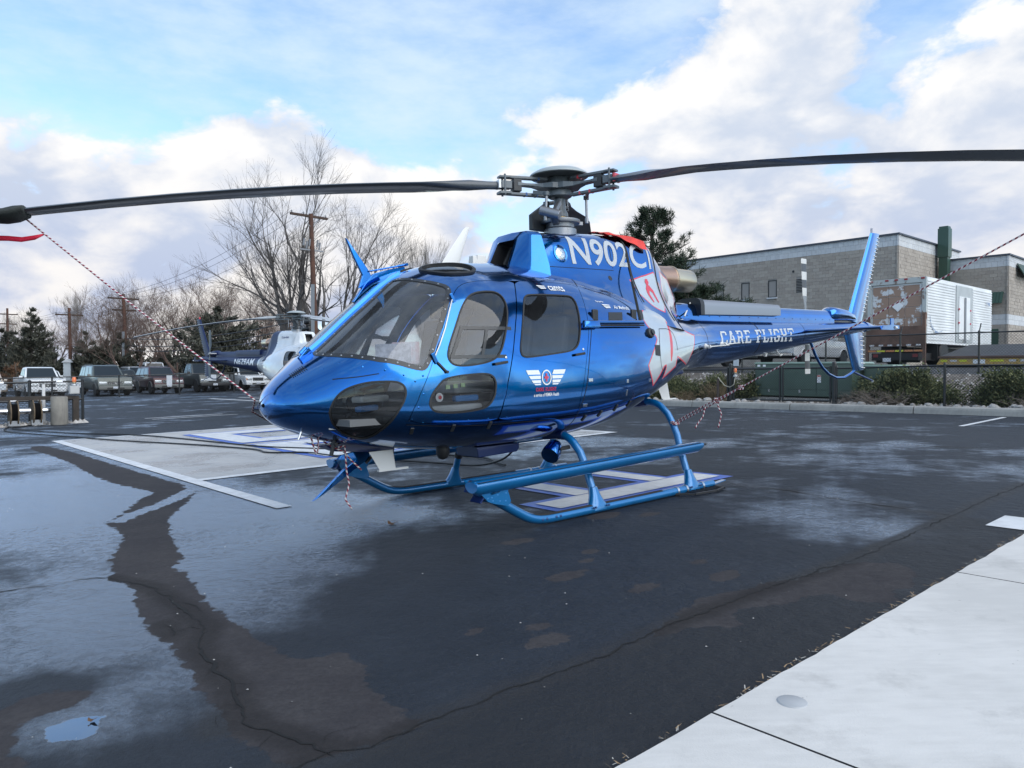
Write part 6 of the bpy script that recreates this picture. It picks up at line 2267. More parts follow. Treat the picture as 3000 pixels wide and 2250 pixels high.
fence('black_fence', [(13.6, 12.5), (13.6, 9.5), (13.6, 6.62)], .98, 'low black chain-link fence under the tail boom left of the gates')
fence('black_fence', [(13.6, 3.40), (13.6, .83), (13.6, -1.9), (13.6, -4.6)], .98, 'low black chain-link fence right of the gates along the kerb')
fence('lot_fence', [(19.3, 15.0), (19.3, 12.4), (19.3, 9.6), (19.3, 6.41), (19.3, 4.0), (19.3, 1.79), (19.3, -.4), (19.3, -2.6)], 1.27, 'black chain-link fence along the upper lot in front of the box truck', arms=True, pitch=.085, zfun=lambda u, w: 1.10)
# gates in front of the cabinets
for i, (w0, w1, lab) in enumerate([(6.42, 4.98, 'left leaf of the black chain-link double gate before the green cabinet'), (4.90, 3.56, 'right leaf of the black chain-link double gate before the green cabinet')]):
    P0 = sp(13.6, w0, on_ground(13.6, w0), True); P1 = sp(13.6, w1, on_ground(13.6, w1), True)
    g = empty('gate', P0, 0, lab, 'gate', 'double gate leaves')
    d = P1 - P0
    mb = MB()
    for z in (.08, .96): mb.tube([Vector((0, 0, z)), d + Vector((0, 0, z))], .025, 8)
    for p in (Vector((0, 0, 0)), d): mb.tube([p + Vector((0, 0, .04)), p + Vector((0, 0, 1.0))], .03, 8)
    mb.build('frame', M_FENCE, g, smooth=SM)
    links((0, 0, 0), (d.x, d.y, 0), d.z / 2 + .08, d.z / 2 + .96).build('chain_link', M_LINK, g, fix=False)
    for z in (.28, .78):
        mb = MB(); mb.lathe([(.04, z - .03), (.04, z + .03)], 10, (0, 0, 0) if i == 0 else d); mb.build('hinge', M_FENCE, g)
for w, lab in ((6.52, 'thick black gate post beside the orange beacon'), (3.46, 'thick black gate post at the right of the gates')):
    mb = MB(); mb.tube([(0, 0, -.1), (0, 0, 1.08)], .055, 12); mb.lathe([(.06, 1.08), (.05, 1.12), (.001, 1.135)], 12)
    o = mb.build('gate_post', M_FENCE, smooth=SM); o.location = sp(13.6, w, on_ground(13.6, w), True); tag(o, lab, 'post')


# beacon on a conduit by the gates
def beacon(loc, label, stem=.10):
    r = empty('beacon', loc, 0, label, 'beacon')
    mb = MB(); mb.lathe([(.04, 0), (.06, .01), (.055, .05), (.03, .06), (.03, stem)], 16); mb.build('base', M_GALV, r, smooth=SM)
    mb = MB(); mb.lathe([(.04, stem), (.045, stem + .02), (.035, stem + .04)], 16); mb.build('collar', M_BRASS, r, smooth=SM)
    mb = MB(); mb.lathe([(.042, stem + .04), (.045, stem + .11), (.035, stem + .145), (.001, stem + .155)], 16); mb.build('lens', mat('amber_lens', (.75, .16, .03), .25, coat=.6), r, smooth=SM)
    return r


bz = on_ground(13.45, 6.28)
beacon(sp(13.45, 6.28, bz + .72, True), 'orange beacon lamp on a bracket left of the green cabinet')
mb = MB()
mb.tube([Vector(sp(13.45, 6.28, bz + .72, True)), Vector(sp(13.45, 6.32, bz + .5, True)), Vector(sp(13.45, 6.45, bz + .42, True)), Vector(sp(13.45, 6.62, bz + .46, True)), Vector(sp(13.45, 6.78, bz + .62, True)), Vector(sp(13.45, 6.84, bz + .70, True))], .012, 8)
tag(mb.build('flex_conduit', mat('conduit_cream', (.45, .42, .34), .6), smooth=3.2), 'cream flexible conduit looping from the orange beacon to a stake', 'conduit')
mb = MB(); mb.box((0, 0, .33), (.06, .06, .68)); o = mb.build('stake', mat('rusty_stake', (.05, .04, .038), .8)); o.location = sp(13.45, 6.85, bz, True); tag(o, 'short dark stake left of the orange beacon', 'stake')

# green electrical cabinets
M_CAB = mat('cabinet_green', (.066, .108, .085), .42, coat=.25, var=.10, vscale=1.2)
M_CABT = mat('cabinet_top_green', (.20, .28, .23), .5, coat=.2, var=.08, vscale=2)


def cabinet(w0, w1, u0, u1, h, label, doors):
    r = empty('electrical_cabinet', sp(u0, w0, on_ground(u0, w0), True), SITE_ROT, label, 'cabinet')
    L = w1 - w0
    D_ = u1 - u0
    mb = MB(); mb.box((D_ / 2, L / 2, h / 2 + .05), (D_, L, h - .1)); mb.build('body', M_CAB, r, bevel=.015)
    mb = MB(); mb.box((D_ / 2, L / 2, h + .02), (D_ + .07, L + .07, .05), None, (.97, .97)); mb.build('lid', M_CABT, r, bevel=.01)
    mb = MB(); mb.box((D_ / 2, L / 2, 0), (D_ + .16, L + .16, .12)); mb.build('plinth', M_KERB, r)
    k = 0
    for a, b in doors:
        mb = MB(); mb.box((-.008, (a + b) / 2, h * .62), (.014, b - a - .02, h * .66)); mb.build('door', M_CAB, r, bevel=.005)
        mb = MB(); mb.box((-.008, (a + b) / 2, h * .19), (.012, b - a - .02, h * .16)); mb.build('kick_panel', M_CAB, r, bevel=.005)
        mb = MB(); mb.box((-.02, (a + b) / 2, h * .24), (.02, .05, .09)); mb.build('handle', M_GALV, r, bevel=.004)
    return r


cb = cabinet(3.62, 6.55, 15.0, 16.4, 1.06, 'large green steel electrical cabinet behind the black gates', [(.02, 1.0), (1.0, 2.0), (2.02, 2.91)])
mb = MB(); mb.box((-.02, .92, .62), (.006, .11, .22)); mb.build('warning_label', M_DECALW, cb)
mb = MB(); mb.box((-.024, .92, .70), (.006, .11, .04)); mb.build('label_stripe', mat('label_red', (.5, .12, .08), .5), cb)
for y in (2.62, 2.80):
    mb = MB(); mb.box((-.02, y, 1.0), (.006, .09, .06)); mb.build('small_plate', M_DECALW, cb)
cabinet(2.75, 3.5, 15.5, 16.6, .98, 'smaller green steel cabinet at the right end of the large one', [(.03, .72)])

# no-parking sign and a blank plate on the fences
def sign_plate(u, w, z, sw, sh, label, cat, lines, col=(.75, .75, .75), border=None, lot=False):
    r = empty('sign', sp(u, w, z, True), SITE_ROT, label, cat)
    mb = MB(); mb.box((0, 0, 0), (.006, sw, sh)); mb.build('plate', mat('sign_white', (.66, .66, .67), .5), r, bevel=.002)
    for i, (t, y, hh, fw) in enumerate(lines):
        v, f = text_polys(t, bold=.02)
        v = fit_rect(v, -sw * fw / 2, sw * fw / 2, y - hh / 2, y + hh / 2)
        mb = MB(); mb.add([(-.006, -a, b) for a, b in v], f)
        mb.build('sign_lettering', mat('sign_red', (.48, .03, .05), .5), r, fix=False)
    if border:
        mb = MB()
        for (y, z_, a, b) in ((0, sh / 2 - .02, sw - .03, .012), (0, -sh / 2 + .02, sw - .03, .012), (sw / 2 - .02, 0, .012, sh - .03), (-sw / 2 + .02, 0, .012, sh - .03)): mb.box((-.005, y, z_), (.004, a, b))
        mb.build('border', mat('sign_red', (.48, .03, .05), .5), r)
    return r


sg = sign_plate(16.95, 4.42, 1.50, .24, .28, 'small white NO PARKING sign with red lettering beside the tail fin', 'sign', [('NO', .07, .06, .3), ('PARKING', -.02, .06, .82), ('ZONE', -.10, .035, .4)], border=True)
mb = MB(); mb.tube([(.02, 0, .1), (.02, 0, -.75)], .02, 8); mb.build('pole', M_GALV, sg)
mb = MB(); mb.box((0, 0, 0), (.01, .20, .42)); o = mb.build('blank_sign', mat('sign_back', (.55, .58, .62), .5)); o.location = sp(16.2, 7.95, 1.58, True); o.rotation_euler = (0, 0, SITE_ROT); tag(o, 'blank pale grey plate on the fence below the tail boom', 'sign')


# building ------------------------------------------------------------
def block_mat(name, c1, c2):
    m = mat(name, c1, .9)
    N = NT(m.node_tree)
    b = m.node_tree.nodes['Principled BSDF']
    oi = N.n('ShaderNodeNewGeometry').outputs['Random Per Island']
    tc = N.n('ShaderNodeTexCoord').outputs['Object']
    f = N.math('ADD', N.math('MULTIPLY', oi, .40), N.math('MULTIPLY', N.noise(tc, 11, 5, .75), .60))
    N.link(N.mix(N.ramp(f, .2, .8), c1, c2), b.inputs['Base Color'])
    bp = N.n('ShaderNodeBump'); bp.inputs['Strength'].default_value = .8; bp.inputs['Distance'].default_value = .03
    N.link(N.noise(tc, 14, 5, .7), bp.inputs['Height']); N.link(bp.outputs[0], b.inputs['Normal'])
    return m


M_BLOCK = block_mat('split_face_block', (.32, .285, .25), (.41, .37, .325))
M_BLOCKL = block_mat('smooth_pale_block', (.52, .54, .56), (.60, .62, .64))
M_CAPD = mat('parapet_cap', (.05, .06, .085), .5)
M_GREENM = mat('dark_green_steel', (.022, .062, .042), .5, coat=.2)
M_MORTAR = mat('mortar', (.29, .275, .26), .95)
G_DARK = glass('dark_window_glass', (.55, .6, .62), 0, 1.6)


def blocks(mb, axis, fixed, a0, a1, z0, z1, holes, bw=.40, bh=.20, rough=.018, seed=1, sign=-1):
    """courses of blocks on a wall plane; local site coordinates; fixed = plane position"""
    rnd = random.Random(seed)
    nz = int((z1 - z0) / bh + .5)
    bh = (z1 - z0) / nz
    for r in range(nz):
        z = z0 + r * bh
        a = a0 - (bw / 2 if r % 2 else 0)
        while a < a1 - .01:
            s, e = max(a, a0), min(a + bw, a1)
            segs = [(s, e)]
            for (h0, h1, y0, y1) in holes:
                if z + bh > y0 + .01 and z < y1 - .01:
                    ns = []
                    for (p, q) in segs:
                        if q <= h0 or p >= h1: ns.append((p, q)); continue
                        if p < h0: ns.append((p, h0))
                        if q > h1: ns.append((h1, q))
                    segs = ns
            for (p, q) in segs:
                if q - p < .03: continue
                g = .005
                o = fixed + sign * rnd.uniform(.0, rough)
                i = fixed - sign * .05
                pts = [(p + g, z + g), (q - g, z + g), (q - g, z + bh - g), (p + g, z + bh - g)]
                if axis == 'w': V = [(o, x, y) for x, y in pts] + [(i, x, y) for x, y in pts]
                else: V = [(x, o, y) for x, y in pts] + [(x, i, y) for x, y in pts]
                mb.add(V, [(0, 1, 2, 3), (0, 4, 5, 1), (1, 5, 6, 2), (2, 6, 7, 3), (3, 7, 4, 0)])
            a += bw
    return mb


BZ = UP_Z - .05
bld = empty('block_building', sp(38.4, 11.4, BZ, True), SITE_ROT, 'tan split-face block building with small windows and pale parapet behind the tail', 'building')
# local: x = u - 38.4, y = w - 11.4, z above lot
HT = 8.83 - BZ
BAND = .62
WIN = [(w - 11.4 - .30, w - 11.4 + .30) for w in (25.2, 22.9, 20.98, 19.06)]
wz0, wz1 = 6.93 - BZ - 1.10, 6.93 - BZ
LOUV = (17.47 - 11.4 - .60, 17.47 - 11.4, 5.98 - BZ + .02, 6.86 - BZ)
holes = [(a, b, wz0, wz1) for a, b in WIN] + [LOUV]
mb = MB(); mb.box((5.0, 15.0, HT / 2), (9.86, 29.86, HT - .04)); mb.build('wall_core', M_MORTAR, bld)
mb = MB(); blocks(mb, 'w', 0.06, 0, 30, 0, HT - BAND, holes, seed=2); tag(mb.build('blockwork', M_BLOCK, bld, fix=True), kind='stuff')
mb = MB(); blocks(mb, 'u', 0.06, 0, 10, 0, HT - BAND, [], seed=3); tag(mb.build('blockwork', M_BLOCK, bld, fix=True), kind='stuff')
mb = MB(); blocks(mb, 'w', 0.05, 0, 30, HT - BAND, HT, [], .30, BAND / 2, .004, 4); tag(mb.build('parapet_blockwork', M_BLOCKL, bld), kind='stuff')
mb = MB(); blocks(mb, 'u', 0.05, 0, 10, HT - BAND, HT, [], .30, BAND / 2, .004, 5); tag(mb.build('parapet_blockwork', M_BLOCKL, bld), kind='stuff')
mb = MB(); mb.box((.15, 15, HT + .045), (.40, 30.1, .09)); mb.box((5.2, .15, HT + .044), (9.5, .40, .088)); mb.build('parapet_cap', M_CAPD, bld)
for a, b in WIN:
    wv = empty('window', (0.0, (a + b) / 2, (wz0 + wz1) / 2)); wv.parent = bld
    hw, hh = (b - a) / 2, (wz1 - wz0) / 2
    mb = MB()
    for (y, z, dy, dz) in ((hw - .025, 0, .05, hh * 2), (-hw + .025, 0, .05, hh * 2), (0, hh - .025, hw * 2 - .1, .05), (0, -hh + .025, hw * 2 - .1, .05)): mb.box((.07, y, z), (.06, dy, dz))
    mb.build('frame', M_BLACK, wv)
    mb = MB(); mb.box((.085, 0, 0), (.01, hw * 2 - .1, hh * 2 - .1)); mb.build('pane', G_DARK, wv)
    mb = MB(); mb.box((.105, 0, 0), (.01, hw * 2, hh * 2)); mb.build('blind', mat('window_blind', (.52, .55, .55), .8, var=.3, vscale=2.5), wv)
    mb = MB(); mb.box((.02, 0, -hh - .045), (.14, hw * 2 + .1, .09)); mb.build('sill', M_BLOCKL, wv, bevel=.008)
lv = empty('louvre', (0.05, (LOUV[0] + LOUV[1]) / 2, (LOUV[2] + LOUV[3]) / 2)); lv.parent = bld
nl = 9
for i in range(nl):
    z = (i - nl / 2 + .5) * (LOUV[3] - LOUV[2]) / nl
    mb = MB(); mb.box((0, 0, z), (.07, LOUV[1] - LOUV[0] - .04, .012), Matrix.Rotation(radians(35), 3, 'Y')); mb.build('slat', M_BLACKG, lv)
mb = MB(); mb.box((.04, 0, 0), (.02, LOUV[1] - LOUV[0], LOUV[3] - LOUV[2])); mb.build('louvre_back', M_BLACK, lv)
mb = MB(); mb.lathe([(.07, -.02), (.07, .02), (.001, .025)], 14, (.02, 17.95 - 11.4 - .3, 7.35 - BZ), 'x', rot=Matrix.Rotation(pi, 3, 'Z')); mb.build('pipe_outlet', M_BLACK, bld)
# lower wing
lw = empty('block_building', sp(44.8, 7.74, BZ, True), SITE_ROT, 'lower tan block building wing with green awning behind the box truck', 'building')
H2 = 7.9 - BZ
mb = MB(); mb.box((5, 1.80, H2 / 2), (9.86, 3.44, H2 - .04)); mb.build('wall_core', M_MORTAR, lw)
for ax, L in (('w', 3.6), ('u', 10)):
    mb = MB(); blocks(mb, ax, .06, 0, L, 0, 2.55, [], seed=7); blocks(mb, ax, .06, 0, L, 3.15, H2 - BAND, [], seed=8); tag(mb.build('blockwork', M_BLOCK, lw), kind='stuff')
    mb = MB(); blocks(mb, ax, .05, 0, L, 2.55, 3.15, [], .30, .3, .004, 9); tag(mb.build('pale_course', M_BLOCKL, lw), kind='stuff')
    mb = MB(); blocks(mb, ax, .05, 0, L, H2 - BAND, H2, [], .30, BAND / 2, .004, 10); tag(mb.build('parapet_blockwork', M_BLOCKL, lw), kind='stuff')
mb = MB(); mb.box((.15, 1.8, H2 + .045), (.40, 3.7, .09)); mb.box((5.2, .15, H2 + .044), (9.5, .40, .088)); mb.build('parapet_cap', M_CAPD, lw)
def awning(par, x, y, z, L, along):
    a = empty('awning', (x, y, z)); a.parent = par
    n = int(L / .16)
    for i in range(n):
        t = (i + .5) * L / n
        mb = MB()
        if along == 'w': mb.box((-.22, t, 0), (.04, L / n * .72, .78), Matrix.Rotation(radians(28), 3, 'Y'))
        else: mb.box((t, -.22, 0), (L / n * .72, .04, .78), Matrix.Rotation(radians(-28), 3, 'X'))
        mb.build('awning_rib', M_GREENM, a)
    mb = MB(); mb.box((-.20, L / 2, 0) if along == 'w' else (L / 2, -.20, 0), (.03, L, .74) if along == 'w' else (L, .03, .74), Matrix.Rotation(radians(28), 3, 'Y') if along == 'w' else Matrix.Rotation(radians(-28), 3, 'X')); mb.build('awning_sheet', M_GREENM, a)
awning(lw, 0.02, .25, 5.3 - BZ + .15, 1.7, 'w')
awning(lw, 1.5, 0.02, 7.2 - BZ, 2.5, 'u')
mb = MB(); mb.box((.03, 1.0, 1.15), (.08, 1.0, 2.3)); mb.build('door', M_GREENM, lw, bevel=.01)
col_ = empty('steel_column', sp(44.3, 11.0, BZ, True), SITE_ROT, 'tall dark green steel column between the two block buildings', 'column')
mb = MB(); mb.box((0, 0, 4.3), (.5, .5, 8.6)); mb.build('shaft', M_GREENM, col_, bevel=.01)
mb = MB(); mb.box((0, 0, 7.6), (.60, .60, 1.75)); mb.build('head_box', M_GREENM, col_, bevel=.01)

# box truck ------------------------------------------------------------
def wheel(parent, x, y, r, wd, rim_m, name='wheel', side=1, spokes=0):
    wv = empty(name, (x, y, r)); wv.parent = parent
    mb = MB(); mb.lathe([(r * .58, -wd / 2), (r * .93, -wd / 2), (r, -wd * .36), (r, wd * .36), (r * .93, wd / 2), (r * .58, wd / 2)], 24, (0, 0, 0), 'y'); mb.build('tyre', M_RUBBER, wv, smooth=SM)
    mb = MB(); mb.lathe([(r * .60, wd * .44), (r * .56, wd * .47), (r * .48, wd * .30), (r * .24, wd * .26), (r * .2, wd * .40), (.001, wd * .42)], 20, (0, 0, 0), 'y', rot=None if side > 0 else Matrix.Rotation(pi, 3, 'Z'))
    mb.lathe([(r * .58, -wd * .4), (.001, -wd * .35)], 20, (0, 0, 0), 'y', rot=None if side > 0 else Matrix.Rotation(pi, 3, 'Z'))
    rm = mb.build('rim', rim_m, wv, smooth=SM)
    if spokes:
        mb = MB()
        for i in range(spokes):
            a = 2 * pi * i / spokes
            mb.bar((r * .18 * cos(a), side * wd * .40, r * .18 * sin(a)), (r * .54 * cos(a), side * wd * .42, r * .54 * sin(a)), r * .14, wd * .1, up=(0, 1, 0))
        mb.build('spokes', rim_m, wv)
    return wv


M_TRUCKW = mat('weathered_white_panel', (.74, .76, .77), .5, var=.10, vscale=.8)
M_RUSTY = mat('rusty_liftgate', (.10, .058, .042), .7, var2=(.17, .10, .075), vscale=2.5)
M_PEEL = mat('peeling_door', (.33, .22, .165), .75, var2=(.66, .67, .68), vscale=2.0, vdetail=9, vlo=.55, vhi=.58)
M_CHASSIS = mat('chassis_black', (.014, .014, .015), .7)
tk = empty('box_truck', sp(24.6, 6.15, UP_Z + .004, True), SITE_ROT, 'old white box truck with peeling brown rear door parked on the upper lot', 'truck')
# local: x back-to-front, y towards far side
BL, BW, B0, B1 = 7.6, 2.15, .86, 3.36
mb = MB(); mb.box((BL / 2, 0, (B0 + B1) / 2), (BL, BW - .04, B1 - B0)); mb.build('box_body', M_TRUCKW, tk)
nr = 22
for sd in (1, -1):
    mb = MB()
    for i in range(nr):
        z = B0 + .16 + (B1 - B0 - .3) * i / (nr - 1)
        if sd < 0:
            for x0, x1 in ((.03, 3.0), (5.1, BL - .02)): mb.box(((x0 + x1) / 2, sd * (BW / 2 - .012), z), (x1 - x0, .04, .055))
        else: mb.box((BL / 2, sd * (BW / 2 - .012), z), (BL - .2, .04, .055))
    tag(mb.build('side_corrugation', M_TRUCKW, tk), kind='stuff')
mb = MB(); mb.box((4.05, -BW / 2 - .002, (B0 + B1) / 2), (1.9, .02, B1 - B0 - .2)); mb.build('smooth_side_panel', mat('truck_grey_panel', (.40, .43, .44), .5, var=.08), tk)
for x in (3.35, 4.7):
    mb = MB(); mb.box((x + (.36 if x < 4 else -.36), -BW / 2 - .02, (B0 + B1) / 2 - .15), (.66, .03, B1 - B0 - .75)); d_ = mb.build('side_door', M_TRUCKW, tk, bevel=.01)
    mb = MB(); mb.tube([(x + (.62 if x < 4 else -.62), -BW / 2 - .06, B0 + .1), (x + (.62 if x < 4 else -.62), -BW / 2 - .06, B1 - .55)], .022, 8); mb.build('lock_rod', M_STEEL, d_, smooth=SM)
    for z in (B0 + .9, B0 + 1.45):
        mb = MB(); mb.box((x, -BW / 2 - .045, z), (.09, .03, .07)); mb.build('hinge', M_DECALR, d_)
v, f = text_polys('ABF', bold=.01)
mb = MB(); mb.box((7.05, -BW / 2 - .004, 2.72), (.5, .01, .16)); mb.build('side_marking', mat('faded_blue_mark', (.18, .26, .42), .6, var2=(.5, .52, .54), vscale=9, vlo=.5, vhi=.52), tk)
mb = MB(); mb.prism([(.25, B0 + 1.1), (.40, B0 + .75), (.75, B0 + .52), (1.2, B0 + .45), (1.7, B0 + .55), (1.2, B0 + .40), (.7, B0 + .44), (.35, B0 + .68)], -BW / 2 - .016, -BW / 2 - .012); mb.build('swoosh_marking', mat('faded_blue_mark', (.18, .26, .42), .6), tk)
# rear frame, roll-up door of horizontal panels
mb = MB()
for y in (BW / 2 - .07, -BW / 2 + .07): mb.box((-.03, y, (B0 + B1) / 2), (.10, .14, B1 - B0))
mb.box((-.03, 0, B1 - .10), (.10, BW - .28, .20)); mb.build('rear_frame', mat('weathered_frame', (.48, .51, .50), .6, var2=(.17, .10, .07), vscale=2.2, vlo=.52, vhi=.60), tk)
for i in range(4):
    z0 = B0 + .55 + i * .42
    for j in range(3):
        mb = MB(); mb.box((-.012, (j - 1) * .60, z0 + .21), (.03, .585, .405)); mb.build('door_panel', M_PEEL, tk, bevel=.006)
mb = MB(); mb.box((-.05, -.05, z0 - .42 + .05), (.012, .30, .30), Matrix.Rotation(radians(45), 3, 'X')); mb.build('hazard_placard', M_DECALW, tk)
for y in (-.95, -.35, 0, .35, .95):
    mb = MB(); mb.box((-.09, y, B1 - .05), (.03, .12, .06)); mb.build('marker_light', mat('lamp_red', (.30, .015, .02), .3), tk)
# lift gate
mb = MB(); mb.box((-.16, 0, B0 + .30), (.05, BW * .94, .72)); lg = mb.build('lift_gate', M_RUSTY, tk, bevel=.008)
for y in (BW / 2 - .05, -BW / 2 + .05):
    mb = MB(); mb.box((-.12, y, B0 + .35), (.10, .12, 1.5 if y < 0 else 1.35)); mb.box((-.14, y * 1.02, B0 - .45), (.08, .10, .95)); mb.build('gate_guide', M_RUSTY, lg)
for z, cl in ((B0 - .06, 1), (B0 - .28, 0)):
    mb = MB(); mb.box((-.16, 0, z), (.05, BW * .98, .09)); bmp = mb.build('bumper_bar', M_RUSTY, lg, bevel=.005)
    for i in range(6):
        mb = MB(); mb.box((-.19, (i - 2.5) * .34, z), (.006, .30 if cl == 0 else .17, .06))
        mb.build('reflector_tape', mat('tape_yellow', (.62, .62, .04), .4) if (cl == 0 and i in (2, 4)) else (mat('tape_orange', (.55, .22, .08), .4) if cl == 0 else mat('tape_white', (.6, .58, .58), .4)), bmp)
mb = MB(); mb.box((1.0, 0, B0 - .5), (2.4, 1.7, .28)); mb.box((4.2, 0, B0 - .22), (7.2, .8, .2)); mb.box((.15, 0, B0 - .55), (.08, 1.6, .35)); mb.build('chassis', M_CHASSIS, tk)
for y in (.45, -.5):
    mb = MB(); mb.box((-.20, y + (.25 if y > 0 else -.25), B0 - .46), (.04, .18, .12)); mb.build('tail_light', mat('lamp_dark_red', (.16, .012, .015), .3), tk)
mb = MB(); mb.box((-.20, .28, B0 - .62), (.01, .30, .15)); mb.build('licence_plate', mat('plate_white', (.60, .62, .66), .5, var=.15, vscale=30), tk)
for y, sd in ((-.90, -1), (-.60, -1), (.90, 1), (.60, 1)): wheel(tk, 2.0, y, .48, .26, mat('white_rim', (.55, .55, .54), .5, var=.15), side=sd)
for y, sd in ((-.92, -1), (.92, 1)): wheel(tk, 6.6, y, .48, .28, MATS['white_rim'], side=sd)
for sd in (1, -1):
    mb = MB(); mb.box((1.2, sd * .78, .55), (.03, .55, .62)); mb.build('mud_flap', M_CHASSIS, tk)

# yellow tilt-bed deck and the cone beside it
rp = empty('loading_ramp', sp(22.9, 2.7, UP_Z + .004, True), SITE_ROT, 'low yellow loading ramp with a dark deck right of the box truck', 'ramp')
mb = MB(); mb.prism([(-1.45, .02), (1.45, .02), (1.32, .26), (-1.32, .26)], -.05, .05, 'yz'); bm_ = mb.build('yellow_beam', mat('ramp_yellow', (.50, .30, .07), .6, var2=(.42, .30, .16), vscale=6), rp)
mb = MB(); mb.box((-.0, 0, .30), (.22, 2.75, .07)); mb.build('rust_edge', M_RUSTY, rp, bevel=.01)
mb = MB(); mb.add([(.1, -1.4, .32), (.1, 1.4, .32), (3.2, 1.4, .80), (3.2, -1.4, .80), (.1, -1.4, .1), (.1, 1.4, .1), (3.2, 1.4, .1), (3.2, -1.4, .1)], [(0, 1, 2, 3), (4, 7, 6, 5), (0, 4, 5, 1), (1, 5, 6, 2), (2, 6, 7, 3), (3, 7, 4, 0)]); mb.build('deck', mat('ramp_deck', (.03, .032, .036), .6, var=.3), rp)
for i, (y, L, c) in enumerate([(1.2, .2, 'tape_yellow'), (.9, .2, 'tape_white'), (.6, .22, 'tape_yellow'), (-.4, .4, 'tape_yellow'), (-.85, .2, 'tape_white'), (-1.15, .2, 'tape_white')]):
    mb = MB(); mb.box((-.055, y, .17), (.006, L, .07)); mb.build('reflector_tape', MATS[c], bm_)
mb = MB(); mb.box((-.055, .12, .14), (.008, .36, .14)); mb.build('number_plate', M_DECALW, bm_)
cn = empty('traffic_cone', sp(28.6, 4.4, UP_Z + .004, True), 0, 'orange traffic cone under the side of the box truck', 'cone')
mb = MB(); mb.lathe([(.15, .03), (.05, .55), (.03, .70), (.001, .70)], 16); mb.build('cone', mat('cone_orange', (.60, .13, .04), .5), cn, smooth=SM)
mb = MB(); mb.box((0, 0, .015), (.38, .38, .03)); mb.build('foot', M_RUBBER, cn)

# ------------------------------------------------------------------ cars
M_CARGL = glass('car_glass', (.10, .12, .14), 0, 1.6)
M_CHROME = mat('chrome', (.65, .66, .68), .15, metal=1.0)
M_LAMP = mat('headlamp', (.55, .58, .60), .12, metal=.5, coat=1, bump=.4, bscale=30)
M_AMBER = mat('amber_lamp', (.62, .20, .03), .25, coat=.8)
M_TAILL = mat('tail_lamp', (.28, .012, .016), .25, coat=.8)
M_PLATE = mat('plate', (.50, .54, .60), .5, var=.2, vscale=25)
M_ALLOY = mat('alloy_rim', (.40, .41, .42), .35, metal=.8)


def arch_pts(xc, r, n=8, z0=.42):
    a0 = math.asin(min(1, max(-1, (z0 - .36) / r)))
    return [(xc + r * cos(a0 + (pi - 2 * a0) * i / n), .36 + r * sin(a0 + (pi - 2 * a0) * i / n)) for i in range(n + 1)]


